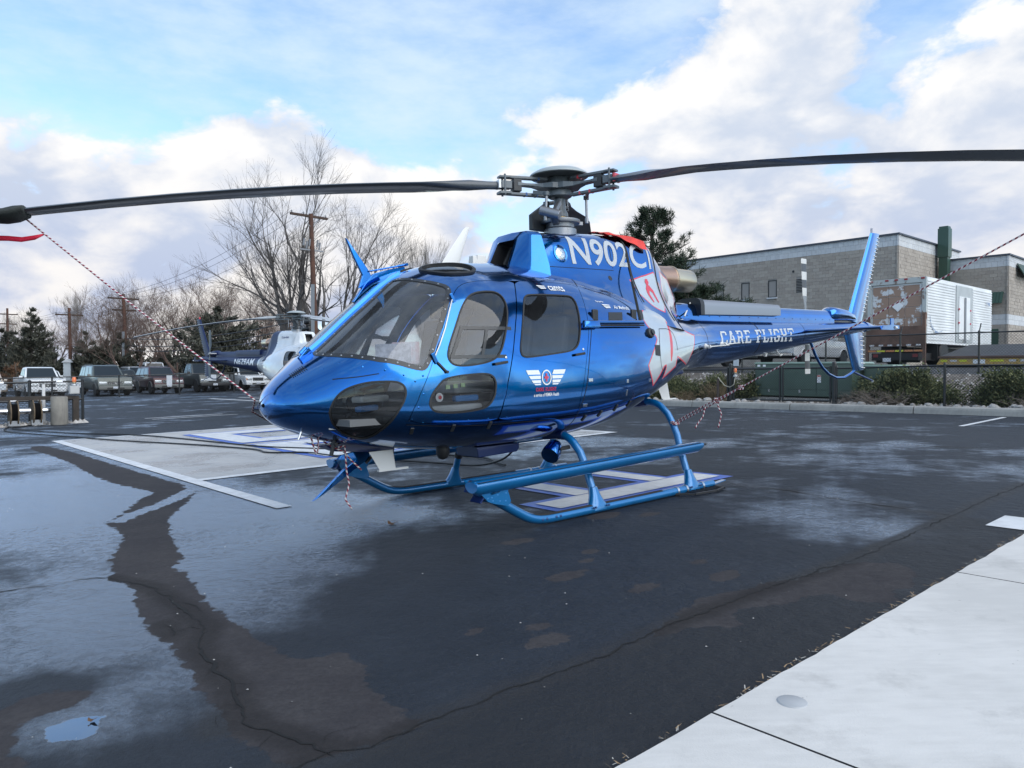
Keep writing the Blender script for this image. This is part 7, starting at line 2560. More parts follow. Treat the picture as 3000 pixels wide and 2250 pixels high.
def car(u, w, rz, label, kind, paint, L=4.7, W=1.82, H=1.75, hood=1.08, belt=1.08, trim=None, chrome=True, lamp_amber=False, group='parked cars', flip=False, rim=None, lift=0.0):
    r = empty('parked_car', sp(u, w, 0), rz, label, 'car' if kind != 'pickup' else 'pickup truck', group)
    trim = trim or paint
    x0, x1 = -L / 2, L / 2
    fa, ra = x1 - .92, x0 + 1.02
    wr = .37 + lift
    low = .38 + lift
    ar = wr + .07
    prof = [(x1 - .02, low + .05), (x1, .70), (x1 - .06, .92), (x1 - .18, hood - .04), (x1 - .95, hood), (.72, belt + .02)]
    if kind == 'pickup':
        prof += [(-.75, belt + .02), (-.75, belt + .06), (x0 + .05, belt + .06), (x0, belt), (x0, .55), (x0 + .05, low + .08)]
    else:
        prof += [(x0 + .12, belt + .02), (x0 + .03, belt - .15), (x0, .62), (x0 + .05, low + .08)]
    prof += list(reversed(arch_pts(ra, ar, z0=low + .04))) + list(reversed(arch_pts(fa, ar, z0=low + .04)))
    mb = MB(); mb.prism(prof, -W / 2, W / 2)
    mb.build('body', paint, r, bevel=.045, smooth=radians(45))
    mb = MB(); mb.box((0, 0, .62 + lift * .5), (L - .3, W - .34, .5)); mb.build('underbody', M_CHASSIS, r)
    # greenhouse
    if kind == 'pickup': c0, c1, r0, r1 = -.72, 1.05, -.62, .35
    elif kind == 'shell': c0, c1, r0, r1 = x0 + .08, 1.05, x0 + .25, .35
    else: c0, c1, r0, r1 = x0 + .10, 1.08, x0 + .42, .38
    hb, ht = W / 2 - .05, W / 2 - .22
    zb, zt = belt - .02, H
    V = [(c0, -hb, zb), (c1, -hb, zb), (c1, hb, zb), (c0, hb, zb), (r0, -ht, zt - .05), (r1, -ht, zt - .05), (r1, ht, zt - .05), (r0, ht, zt - .05), (r0 + .12, -ht + .12, zt), (r1 - .16, -ht + .12, zt), (r1 - .16, ht - .12, zt), (r0 + .12, ht - .12, zt)]
    mb = MB(); mb.add(V, [(0, 3, 2, 1), (0, 1, 5, 4), (1, 2, 6, 5), (2, 3, 7, 6), (3, 0, 4, 7), (4, 5, 9, 8), (5, 6, 10, 9), (6, 7, 11, 10), (7, 4, 8, 11), (8, 9, 10, 11)])
    mb.build('cabin', paint, r, bevel=.02, smooth=radians(35))

    def pane(nm, A, B, C_, D_, a0, a1, b0, b1, m=M_CARGL):
        A, B, C_, D_ = map(Vector, (A, B, C_, D_))
        P = lambda a, b: A.lerp(B, a).lerp(D_.lerp(C_, a), b)
        q = [P(a0, b0), P(a1, b0), P(a1, b1), P(a0, b1)]
        n = (q[1] - q[0]).cross(q[3] - q[0]).normalized()
        mb = MB(); k = len(q)
        mb.add([p + n * .012 for p in q] + [p + n * .002 for p in q], [(0, 1, 2, 3), (0, 4, 5, 1), (1, 5, 6, 2), (2, 6, 7, 3), (3, 7, 4, 0)])
        return mb.build(nm, mat('car_window_dark', (.014, .020, .026), .06, spec=.5), r)
    pane('windshield', V[1], V[2], V[6], V[5], .06, .94, .08, .97)
    pane('rear_window', V[3], V[0], V[4], V[7], .10, .90, .15, .9)
    nwin = {'pickup': [(.06, .46), (.50, .93)], 'shell': [(.04, .20), (.22, .40), (.44, .68), (.71, .95)], 'suv': [(.05, .32), (.36, .62), (.65, .94)]}[kind if kind in ('pickup', 'shell') else 'suv']
    for a, b in nwin:
        pane('side_window', V[0], V[1], V[5], V[4], a, b, .12, .88)
        pane('side_window', V[2], V[3], V[7], V[6], 1 - b, 1 - a, .12, .88)
    # front end
    mb = MB(); mb.box((x1 - .03, 0, .82), (.10, W * .42, .22)); gr = mb.build('grille', M_BLACK, r, bevel=.012)
    if chrome:
        for z in (.75, .82, .89):
            mb = MB(); mb.box((x1 + .022, 0, z), (.02, W * .42, .022)); mb.build('grille_bar', M_CHROME, gr)
    mb = MB(); mb.lathe([(.05, 0), (.05, .02)], 14, (x1 + .02, 0, .82), 'x'); mb.build('emblem', M_CHROME, gr)
    mb = MB(); mb.box((x1 - .02, 0, .53 + lift * .3), (.16, W * .97, .22)); bp_ = mb.build('bumper', trim, r, bevel=.04, smooth=SM)
    mb = MB(); mb.box((x1 + .064, 0, .50 + lift * .3), (.01, W * .5, .09)); mb.build('air_intake', M_BLACK, bp_)
    mb = MB(); mb.box((x1 + .072, 0, .56), (.01, .30, .13)); mb.build('licence_plate', M_PLATE, bp_)
    for sd in (1, -1):
        mb = MB(); mb.box((x1 - .05, sd * W * .36, .84), (.12, W * .22, .17)); hl = mb.build('headlight', M_LAMP, r, bevel=.02, smooth=SM)
        if lamp_amber:
            mb = MB(); mb.box((x1 - .055, sd * W * .455, .82), (.13, W * .05, .15)); mb.build('turn_signal', M_AMBER, hl, bevel=.01)
        mb = MB(); mb.box((x0 + .03, sd * (W / 2 - .12), .95), (.08, .16, .30)); mb.build('tail_light', M_TAILL, r, bevel=.01)
        mb = MB(); mb.box((.82, sd * (W / 2 + .09), belt + .10), (.10, .18, .15)); mb.bar((.82, sd * (W / 2 - .05), belt + .05), (.82, sd * (W / 2 + .05), belt + .08), .05, .04); mb.build('mirror', trim if trim is not paint else paint, r, bevel=.025, smooth=SM)
        for x in (fa, ra):
            wheel(r, x, sd * (W / 2 - .11), wr, .23, rim or M_ALLOY, side=sd, spokes=5)
            mb = MB()
            pts = [(x + ar * cos(a), sd * (W / 2 + .004), .36 + ar * sin(a)) for a in [pi * (.06 + .88 * i / 12) for i in range(13)]]
            mb.tube(pts, .028, 6); mb.build('wheel_arch_trim', trim, r, smooth=3.2)
    mb = MB(); mb.box((x0 + .0, 0, .52), (.14, W * .95, .16)); mb.build('rear_bumper', trim if kind != 'pickup' else M_CHROME, r, bevel=.03)
    if kind in ('suv', 'shell'):
        for sd in (1, -1):
            mb = MB(); mb.tube([(r0 + .3, sd * (ht - .1), H + .045), (r1 - .25, sd * (ht - .1), H + .045)], .018, 6); mb.build('roof_rail', M_BLACK, r)
    return r


def cpaint(n, c, met=.3): return car_paint(n, c, met, .35, .45)


FRONT = SITE_ROT - pi / 2     # nose towards the apron
C_GRN, C_MAR, C_GRY, C_WHT, C_SIL, C_TAN = cpaint('car_grey_green', (.075, .090, .085)), cpaint('car_maroon', (.06, .018, .022)), cpaint('car_dark_grey', (.055, .065, .068)), cpaint('car_white', (.62, .64, .66), 0), cpaint('car_silver', (.42, .43, .44)), cpaint('car_tan', (.40, .35, .30))
C_GRN2 = cpaint('car_dark_green', (.02, .035, .035))
M_TRIMG = mat('grey_cladding', (.14, .145, .14), .5)
WF = 45.6
car(6.75, WF + 2.75, FRONT, 'grey green pickup with camper shell and chrome grille, second from left in the front row', 'shell', C_GRN, 5.5, 1.95, 1.96, 1.22, 1.22, M_TRIMG, lift=.03)
car(9.95, WF + 2.45, FRONT, 'maroon sport utility with grey bumper between the camper shell pickup and the lifted pickup', 'suv', C_MAR, 4.7, 1.85, 1.80, 1.12, 1.12, M_TRIMG, lift=.04)
car(12.9, WF + 2.85, FRONT, 'dark grey lifted pickup with black bumper behind the far helicopter tail', 'pickup', C_GRY, 5.6, 1.98, 2.0, 1.25, 1.24, M_BLACK, chrome=False, rim=M_BLACK, lift=.10)
car(15.9, WF + 2.5, FRONT, 'white compact pickup with amber turn signals under the far helicopter boom', 'pickup', C_WHT, 4.9, 1.75, 1.72, 1.08, 1.08, None, lamp_amber=True)
car(3.1, WF + 2.7, FRONT, 'white pickup with dark windshield at the left of the front row', 'pickup', C_WHT, 5.4, 1.95, 1.90, 1.20, 1.20, None)
car(-.1, WF + 2.5, FRONT, 'white car cut by the left edge of the view', 'suv', C_WHT, 4.8, 1.85, 1.6, 1.0, 1.0, None)
BACK = FRONT
for u, w, kd, pt, lab, H_ in [(1.0, 54.0, 'suv', C_TAN, 'pale tan sport utility behind the white pickup at far left', 1.85), (4.3, 54.5, 'suv', C_GRN2, 'dark green car in the second row behind the white pickup', 1.55), (5.6, 60.5, 'suv', C_WHT, 'white sport utility further back between the white pickup and the camper shell pickup', 1.75),
                              (9.6, 55.5, 'suv', C_GRN2, 'dark wagon in the second row behind the maroon sport utility', 1.7), (11.8, 60.0, 'suv', C_SIL, 'silver van roof showing behind the maroon sport utility', 1.95), (13.6, 62, 'suv', C_WHT, 'white van far back left of the lifted pickup', 2.3), (17.2, 61, 'suv', C_WHT, 'white truck far back right of the lifted pickup', 2.3), (16.0, 54.0, 'suv', C_GRN2, 'dark vehicle in the second row behind the white compact pickup', 1.7), (-2.0, 55, 'suv', C_GRN2, 'dark car in the second row at the left edge', 1.5)]:
    car(u, w, BACK, lab, kd, pt, 4.7, 1.85, H_, 1.05, 1.05)

# pickup trucks on the upper lot, tails to the fence
def lot_car(u, w, label, paint):
    o = car(u, w, SITE_ROT, label, 'pickup', paint, 5.6, 1.95, 1.85, 1.15, 1.15, None, group='pickups on the upper lot')
    o.location.z = UP_Z + .004
    return o
lot_car(27.2, 11.2, 'white pickup seen from behind under the tail boom on the upper lot', C_WHT)
lot_car(27.0, 14.9, 'dark pickup left of the white one behind the tail boom', C_GRN2)

# fence before the parked row, with blank plates hung on it
pf = fence('parking_fence', [(u, 42.6) for u in (-4, -.6, 2.8, 6.2, 9.6, 13.0, 16.4, 19.8)], 1.28, 'black chain-link fence in front of the parked cars', post_r=.045, rail_r=.03, pitch=.11)
for u, z, a, b, lab in [(4.05, .86, .62, .46, 'blank white plate on the fence before the camper shell pickup'), (9.0, .92, .32, .58, 'blank white plate beside the fence post before the maroon sport utility'), (11.55, 1.0, .58, .38, 'blank white plate on the fence before the lifted pickup'), (.4, .85, .5, .42, 'blank white plate on the fence before the white pickup'), (-1.2, .85, .42, .42, 'blank white plate on the fence at far left')]:
    mb = MB(); mb.box((0, 0, 0), (a, .012, b)); o = mb.build('fence_plate', mat('plate_pale', (.45, .48, .52), .5, var=.12, vscale=6)); o.location = sp(u, 42.55, z); o.rotation_euler = (0, 0, SITE_ROT); tag(o, lab, 'sign')

# ------------------------------------------------------------------ cable reel rack at the left edge
rk = empty('reel_rack', sp(-1.0, 18.1, 0), SITE_ROT, 'dark timber rack carrying cable reels at the left edge', 'rack')
M_TIMB = mat('dark_timber', (.045, .036, .030), .85, var=.35, vscale=4, bump=.4, bscale=20)
mb = MB(); mb.box((-1.9, 0, .72), (3.9, .13, .10)); mb.build('beam', M_TIMB, rk, bevel=.008)
for x in (.06, -2.0):
    mb = MB(); mb.box((x, 0, .36), (.15, .14, .80)); mb.build('post', M_TIMB, rk, bevel=.008)
for x in (-.62, -1.14, -1.66):
    mb = MB(); mb.tube([(x - .13, 0, .38), (x + .13, 0, .38)], .085, 14); mb.build('steel_roller', M_CHROME, rk, smooth=SM)
for i, (x, lab) in enumerate([(-.88, 'wooden cable reel nearest the concrete bollard'), (-1.40, 'wooden cable reel second from the concrete bollard'), (-1.92, 'wooden cable reel at the left edge')]):
    rl = empty('cable_reel', sp(-1.0 + x, 18.1, .36), SITE_ROT, lab, 'reel', 'cable reels')
    for s_ in (-.085, .085):
        mb = MB(); mb.lathe([(.05, s_ - .014), (.33, s_ - .014), (.335, s_), (.33, s_ + .014), (.05, s_ + .014)], 28, (0, 0, 0), 'x'); mb.build('flange', mat('reel_wood', (.13, .095, .06), .8, var=.3, vscale=8), rl, smooth=SM)
    mb = MB()
    for k in range(9): mb.lathe([(.24, -.068 + k * .017 - .008), (.255, -.068 + k * .017), (.24, -.068 + k * .017 + .008)], 24, (0, 0, 0), 'x')
    mb.build('wound_cable', M_RUBBER, rl, smooth=SM)
    mb = MB(); mb.box((0, -.12, -.27), (.26, .10, .14)); mb.build('bracket', M_STEEL, rl)
mb = MB(); mb.lathe([(.205, 0), (.21, .03), (.205, .74), (.19, .76), (.001, .765)], 28); o = mb.build('concrete_bollard', concrete('bollard_concrete', (.16, .15, .135), (.25, .235, .205)), smooth=SM); o.location = sp(-1.38, 17.85, 0); tag(o, 'thick round concrete bollard beside the cable reels', 'bollard')
bx = empty('junction_box', sp(-.99, 18.0, .80), SITE_ROT, 'pale grey junction box on the rack end under the beacon', 'box')
mb = MB(); mb.box((0, 0, .13), (.24, .15, .22)); mb.build('case', mat('box_grey', (.42, .42, .42), .6), bx, bevel=.008)
mb = MB(); mb.box((0, -.078, .13), (.20, .008, .18)); mb.build('cover', mat('box_grey2', (.47, .47, .46), .6), bx, bevel=.004)
bc = beacon(sp(-.99, 18.0, 1.04), 'orange beacon lamp on top of the grey junction box at left', .06)
bc.scale = (1.25, 1.25, 1.15)
nf = fence('black_fence', [(-.6, 18.9), (-1.9, 18.9), (-3.2, 18.9), (-4.6, 18.9)], 1.18, 'black guard fence with white tape behind the cable reels', post_r=.04, rail_r=.028, pitch=.09, mid=True)
for i, (u, z) in enumerate([(-1.1, 1.16), (-1.55, .66), (-2.5, 1.16), (-2.9, .66), (-2.2, .66)]):
    mb = MB(); mb.tube([Vector(sp(u, 18.9, z)) - Vector(nf.location), Vector(sp(u - .16, 18.9, z)) - Vector(nf.location)], .033, 8); mb.build('white_tape', M_DECALW, nf)
mb = MB(); mb.box((0, 0, .55), (.07, .07, 1.1)); o = mb.build('white_post', mat('marker_post', (.6, .6, .6), .6)); o.location = sp(-1.62, 18.6, 0); o.rotation_euler = (0, 0, SITE_ROT); tag(o, 'slim white marker post behind the reels', 'post')
mb = MB()
rnd = random.Random(77)
for i in range(260):
    u, w_ = rnd.uniform(-3.6, -.7), rnd.uniform(18.0, 18.8); s = rnd.uniform(.04, .12)
    p = sp(u, w_, s * .2)
    mb.add([p + Vector((cos(a) * s * rnd.uniform(.7, 1.2), sin(a) * s, -.2 * s)) for a in [k * 2 * pi / 6 for k in range(6)]] + [p + Vector((0, 0, s * .7))], [(k, (k + 1) % 6, 6) for k in range(6)])
tag(mb.build('rack_cobbles', M_ROCK, fix=False), 'pale cobbles heaped below the cable reels', 'cobbles', kind='stuff')

# hoses running from the reels over the pad to the helicopter
HA = [(-1.9,18.1),(-2.3,17.6),(-2.71,17.0),(-1.99,13.66),(-1.02,11.99),(-.58,8.98),(-.34,6.92),(.06,6.06),(.35,5.35),(.59,4.8),(.94,3.43),(1.13,2.73),(1.03,2.43),(.86,2.13),(.78,1.86)]
HB = [(-2.5,18.0),(-2.98,15.85),(-2.22,13.04),(-1.65,10.45),(-1.05,8.71),(-.68,7.21),(-.56,6.47),(-.72,5.98),(-.19,5.52),(-.21,4.84),(-.03,3.95),(.34,2.76),(.50,1.9),(.20,1.0)]
for pts, lab, lift_ in ((HA, 'black cable curving over the far pad towards the skids', None), (HB, 'black cable over the far pad rising to the helicopter belly', True)):
    L = chaikin(pts, 3, False)
    P3 = []
    n = len(L)
    for i, (u, w_) in enumerate(L):
        z = .022
        if lift_ and i > n * .86: z += .50 * ((i - n * .86) / (n * .14)) ** 1.6
        P3.append(sp(u, w_, z))
    mb = MB(); mb.tube(P3, .014, 6); tag(mb.build('cable', M_RUBBER, smooth=3.2), lab, 'cable')

# ------------------------------------------------------------------ far helicopter
FAR = heli('helicopter', (-7.34, 25.5, gz(-7.34, 25.5)), (radians(.5), radians(-.3), radians(-44)), dict(body=P_WHITEP, boom=M_NAVYP, cowl=P_WHITEP, blade=mat('pale_blade', (.40, .43, .46), .4, coat=.2), az=[185 + 44, 65 + 44, 305 + 44], droop=[(.05, .018)] * 3),
           'white and navy helicopter parked behind the nose of the blue one', near=False)
v, f = text_polys('N629AM', bold=.018)
v = fit_rect(v, -4.2, -2.5, 0, 1)
v = [(x, 1.52 + (-2.5 - x) * .042 + z * (.25 - (-2.5 - x) * .03)) for x, z in v]
decal('boom_lettering', v, f, on_surface(HULL, -1), M_DECALW, FAR, .08, .004)
v, f = text_polys('Guardian', bold=.01)
decal('cowling_lettering', fit_rect(v, -.35, .15, 2.42, 2.50), f, on_surface(COWL, -1), mat('navy_decal', (.03, .06, .2), .4), FAR, .08, .004)

# ------------------------------------------------------------------ trees
def bare_tree(name, seed, h, spread, trunks, levels, m, upright=.5, trunk_r=.22, droop=0.0, bud=False):
    """returns (trunk mesh, crown mesh)"""
    rnd = random.Random(seed)
    tb, cb_ = MB(), MB()

    def grow(p, d, L, r, lv):
        n = 3 if lv > 1 else 2
        pts = [p]
        rs = [r]
        q = p.copy()
        dd = d.copy()
        for i in range(n):
            dd = (dd + Vector((rnd.gauss(0, .13), rnd.gauss(0, .13), rnd.gauss(.02, .07) + upright * .06 - droop))).normalized()
            q = q + dd * (L / n)
            pts.append(q.copy()); rs.append(max(.004, r * (1 - .5 * (i + 1) / n)))
        (tb if lv >= levels - 1 else cb_).tube(pts, rs, 6 if r > .06 else 3, caps=False)
        if lv <= 0: return
        k = rnd.randint(3, 4) if lv > 1 else rnd.randint(5, 8)
        for j in range(k):
            t = rnd.uniform(.35, 1.0) if j else 1.0
            idx = t * n
            i0 = min(n - 1, int(idx))
            b = pts[i0].lerp(pts[i0 + 1], idx - i0)
            ax = Vector((rnd.gauss(0, 1), rnd.gauss(0, 1), rnd.gauss(0, .4)))
            ax = (ax - dd * ax.dot(dd)).normalized()
            ang = rnd.uniform(.25, .75) * spread if j else rnd.uniform(.05, .3)
            nd = (dd * cos(ang) + ax * sin(ang) + Vector((0, 0, upright * .25))).normalized()
            grow(b, nd, L * rnd.uniform(.58, .80), max(.005, rs[i0] * rnd.uniform(.5, .72)), lv - 1)
    for k in range(trunks):
        a = 2 * pi * k / max(1, trunks) + rnd.random()
        d = Vector((cos(a) * .28 * spread, sin(a) * .28 * spread, 1)).normalized() if trunks > 1 else Vector((rnd.gauss(0, .05), rnd.gauss(0, .05), 1)).normalized()
        grow(Vector((cos(a) * .2, sin(a) * .2, -.2)) if trunks > 1 else Vector((0, 0, -.2)), d, h * (.34 if levels > 4 else .38), trunk_r, levels)

    def me(mb_, nm):
        me_ = bpy.data.meshes.new(nm); me_.from_pydata(mb_.v, [], mb_.f); me_.materials.append(m)
        me_.polygons.foreach_set('use_smooth', [True] * len(me_.polygons)); return me_
    return me(tb, 'trunk'), me(cb_, 'crown')


def place_tree(meshes, loc, s, rz, label, group, name='bare_tree', sz=None):
    r = empty(name, loc, rz, label, 'tree', group)
    r.scale = (s, s, sz or s)
    for me_, nm in zip(meshes, ('trunk', 'crown')): new_obj(nm, me_, r)
    return r


def atp(px, Y, z=None):
    """world position at a bearing of the view and a distance"""
    x = (px - 1500) / 2181.5 * Y
    return Vector((x, Y, gz(x, Y) * .6 if z is None else z))


M_BARKG = mat('bare_bark_grey', (.115, .105, .100), .95, var=.3, vscale=3)
M_BARKR = mat('bare_bark_brown', (.125, .085, .070), .95, var=.3, vscale=3)
M_BARKP = mat('bare_bark_pale', (.20, .18, .16), .95, var=.2, vscale=3)
T1 = bare_tree('a', 5, 16, 1.0, 3, 5, M_BARKG, .35, .30)
T2 = bare_tree('b', 8, 13, 1.15, 2, 5, M_BARKG, .25, .26)
T3 = bare_tree('c', 12, 10, 1.2, 2, 5, M_BARKR, .2, .20)
T4 = bare_tree('d', 15, 9, 1.1, 2, 5, M_BARKR, .2, .16)
T5 = bare_tree('e', 19, 15, .42, 3, 5, M_BARKP, .9, .14)
G_ = 'bare trees beyond the parking lot'
place_tree(T1, atp(880, 58), 1.22, .3, 'tall bare cottonwood beside the main utility pole', G_)
place_tree(T2, atp(985, 57), 1.2, 2.0, 'spreading bare tree just right of the main utility pole', G_)
place_tree(T5, atp(1262, 82), 1.12, 1.0, 'slim upright bare poplar seen above the cockpit roof', G_)
place_tree(T3, atp(545, 66), 1.12, .5, 'round bare tree above the dark lifted pickup', G_)
place_tree(T4, atp(640, 66), 1.15, 1.4, 'bare tree right above the far helicopter tail fin', G_)
place_tree(T3, atp(760, 70), .95, 2.4, 'bare tree behind the far helicopter rotor', G_)
place_tree(T4, atp(430, 74), 1.05, 3.1, 'brown bare tree above the maroon sport utility', G_)
place_tree(T3, atp(335, 72), 1.05, 4.0, 'brown bare tree behind the utility pole above the camper shell pickup', G_)
place_tree(T4, atp(480, 90), 1.2, 5.1, 'bare tree in the far line behind the lifted pickup', G_)
place_tree(T3, atp(690, 92), 1.25, .9, 'bare tree in the far line behind the dark evergreen', G_)
place_tree(T5, atp(230, 110), .95, 2.2, 'pale upright bare poplar beside the second utility pole', G_)
place_tree(T5, atp(15, 115), .75, 3.0, 'pale bare poplar at the left edge behind the far pole', G_)
place_tree(T5, atp(120, 100), .5, 4.4, 'small pale bare tree behind the pointed evergreen', G_)
place_tree(T4, atp(820, 90), 1.2, 1.9, 'bare tree in the far line right of the far rotor', G_)
place_tree(T4, atp(170, 88), .8, .2, 'small bare tree behind the parked white pickup', G_)
place_tree(T3, atp(300, 95), 1.0, .2, 'bare tree in the far line left of the second pole', G_)
for k, (px, Y, T, sc, lab) in enumerate([(265, 80, T4, 1.25, 'brown bare tree between the second and third poles'), (360, 84, T3, 1.3, 'brown bare tree in the thick line above the camper shell pickup'), (455, 82, T4, 1.3, 'brown bare tree in the thick line above the maroon sport utility'), (520, 80, T4, 1.2, 'brown bare tree in the thick line left of the broad evergreen'), (600, 84, T3, 1.35, 'brown bare tree rising behind the broad evergreen'), (730, 82, T4, 1.3, 'brown bare tree in the thick line behind the far mast'), (790, 78, T3, 1.2, 'brown bare tree close behind the far mast'), (870, 80, T3, 1.2, 'brown bare tree low behind the windshield'), (60, 90, T4, 1.1, 'bare tree in the far line behind the pointed evergreen'), (140, 84, T3, .9, 'bare tree between the pointed evergreen and the third pole')]):
    place_tree(T, atp(px, Y), sc, 1.7 * k + .4, lab, G_)
place_tree(T4, atp(390, 60), .75, 2.9, 'low brown bare tree just behind the second row of cars', G_)


def leaf_tree(name, loc, prof, n, m, label, group, seed, leaf=(.18, .07), up=.4, trunk_h=1.0, sq=1.0, clump=60):
    """evergreen: prof = list of (height, radius); small needles spread through clumps on branches"""
    rnd = random.Random(seed)
    r = empty(name, loc, rnd.uniform(0, 6), label, 'tree', group)
    hs = [p[0] for p in prof]; rs_ = [p[1] for p in prof]
    H_ = hs[-1]
    tb = MB(); tb.tube([(0, 0, -.3), (.05, 0, H_ * .5), (0, .03, H_ * .96)], [H_ * .022, H_ * .014, .02], 7)
    mb = MB()
    nb = max(20, n // clump)
    for i in range(nb):
        h = H_ * (1 - sqrt(rnd.random()) * (1 - hs[0] / H_)) if sq else rnd.uniform(hs[0], H_)
        R_ = float(np.interp(h, hs, rs_)) * rnd.uniform(.45, 1.08)
        a = rnd.uniform(0, 2 * pi)
        tip = Vector((cos(a) * R_, sin(a) * R_, h + up * R_ * .5))
        b0 = Vector((0, 0, max(.2, h - .25 * R_)))
        tb.tube([b0, b0.lerp(tip, .6) + Vector((0, 0, -.05 * R_)), tip], [.04, .025, .008], 4, caps=False)
        for j in range(clump):
            t = rnd.uniform(.35, 1.05)
            c = b0.lerp(tip, t) + Vector((rnd.gauss(0, .13), rnd.gauss(0, .13), rnd.gauss(0, .10))) * max(.4, R_ * .55)
            d = ((tip - b0).normalized() * .6 + Vector((rnd.gauss(0, .6), rnd.gauss(0, .6), rnd.gauss(up, .5)))).normalized()
            sprig(mb, c, d, leaf[0] * rnd.uniform(.6, 1.3), leaf[1] * rnd.uniform(.6, 1.3), rnd)
    mb.build('crown', m, r, fix=False)
    tb.build('trunk', M_BARK, r, fix=False, smooth=3.2)
    return r


GE = 'evergreens beyond the parking lot'
leaf_tree('evergreen_tree', atp(645, 56), [(.3, 2.2), (1.5, 3.3), (3.5, 3.1), (5.0, 1.8), (6.0, .3)], 15000, M_DARKEV, 'broad dark evergreen behind the far helicopter tail', GE, 3, (.34, .12))
leaf_tree('evergreen_tree', atp(95, 66), [(.2, 2.3), (1.5, 2.3), (4, 1.5), (6.6, .3), (7.0, .1)], 11000, M_DARKEV, 'pointed dark evergreen at the left above the parked white pickup', GE, 4, (.34, .12), .5)
leaf_tree('evergreen_tree', atp(15, 70), [(.2, 2.6), (2.5, 2.6), (4.5, 1.6), (5.6, .3)], 9000, M_DARKEV, 'dark evergreen at the left edge below the far pole', GE, 5, (.34, .12))
for k, (px, Y, h, lab) in enumerate([(160, 64, 3.0, 'low dark evergreen right of the pointed one'), (255, 62, 4.6, 'dark columnar evergreen right of the second utility pole'), (305, 63, 4.3, 'second dark columnar evergreen above the camper shell pickup'), (355, 64, 4.5, 'dark columnar evergreen left of the nearer leaning pole'), (400, 66, 3.8, 'dark columnar evergreen above the maroon sport utility'), (480, 68, 3.2, 'low dark evergreen left of the far helicopter tail'), (800, 64, 3.4, 'low dark evergreen behind the far helicopter cowling'), (560, 70, 2.8, 'low dark evergreen above the lifted pickup')]):
    leaf_tree('evergreen_tree', atp(px, Y), [(.1, 1.2), (h * .4, 1.35), (h * .8, .8), (h, .15)], 5200, M_DARKEV, lab, GE, 20 + k, (.30, .10), .7)
leaf_tree('brown_shrub', atp(45, 58), [(.1, 1.6), (1.0, 1.5), (2.2, .4)], 2600, leaf_mat('brown_leaf', (.10, .055, .035), (.17, .10, .06)), 'rusty brown shrub at the left edge behind the cars', GE, 31, (.3, .05), .3)

# pine by the block building: open limbs ending in needle tufts
def pine(loc, h, label, seed):
    rnd = random.Random(seed)
    r = empty('pine_tree', loc, 0, label, 'tree')
    tb, mb = MB(), MB()
    tb.tube([(0, 0, -.3), (.1, .05, h * .4), (-.05, .1, h * .75), (0, 0, h * .97)], [.22, .17, .10, .02], 8)

    def tuft(p, d, s=1.0):
        for j in range(30):
            dd = (d * .7 + Vector((rnd.gauss(0, .6), rnd.gauss(0, .6), rnd.gauss(.15, .55)))).normalized()
            b = p + Vector((rnd.gauss(0, .06), rnd.gauss(0, .06), rnd.gauss(0, .06)))
            sprig(mb, b, dd, rnd.uniform(.16, .30) * s, .026, rnd)
    for i in range(88):
        t = rnd.uniform(.10, .985)
        z = h * t
        R_ = (3.3 * (1 - t) ** .55 + .22) * rnd.uniform(.55, 1.1)
        if t < .3: R_ *= .85
        a = rnd.uniform(0, 2 * pi)
        d = Vector((cos(a), sin(a), rnd.uniform(.1, .55))).normalized()
        b0 = Vector((0, 0, z * .97))
        tip = b0 + d * R_
        mid = b0.lerp(tip, .55) - Vector((0, 0, .1 * R_))
        tb.tube([b0, mid, tip], [.045 * (1.2 - t), .028, .010], 5, caps=False)
        for k in range(int(5 + 6 * R_ / 2)):
            q = rnd.uniform(.34, 1.0)
            c = b0.lerp(mid, q / .4) if q < .4 else mid.lerp(tip, (q - .4) / .6)
            c = c + Vector((rnd.gauss(0, .18), rnd.gauss(0, .18), abs(rnd.gauss(.05, .18)))) * min(1, R_ * .7)
            tb.tube([mid.lerp(tip, max(0, (q - .5) / .6)), c], [.010, .006], 3, caps=False)
            tuft(c, (d + Vector((0, 0, .5))).normalized())
    mb.build('crown', M_PINE, r, fix=False)
    tb.build('trunk', M_BARK, r, fix=False, smooth=3.2)
    return r


pp = sp(21.7, 15.6, UP_Z, True)
pine(pp, 7.25, 'tall open pine standing between the exhaust and the block building', 9)
pine(sp(22.5, 13.9, UP_Z, True), 3.4, 'low young pine under the exhaust pipe before the block building', 14)

# ------------------------------------------------------------------ utility poles and lines
M_POLE = mat('creosote_pole', (.090, .045, .032), .9, var=.3, vscale=2, bump=.3, bscale=20)
M_ARM = mat('cross_arm_wood', (.06, .040, .032), .9, var=.3, vscale=4)
M_INS = mat('insulator', (.20, .21, .23), .4)
M_WIRE = mat('line_wire', (.05, .052, .06), .6)
LINE = Vector((-.70, .714, 0))
PERP = Vector((.714, .70, 0))


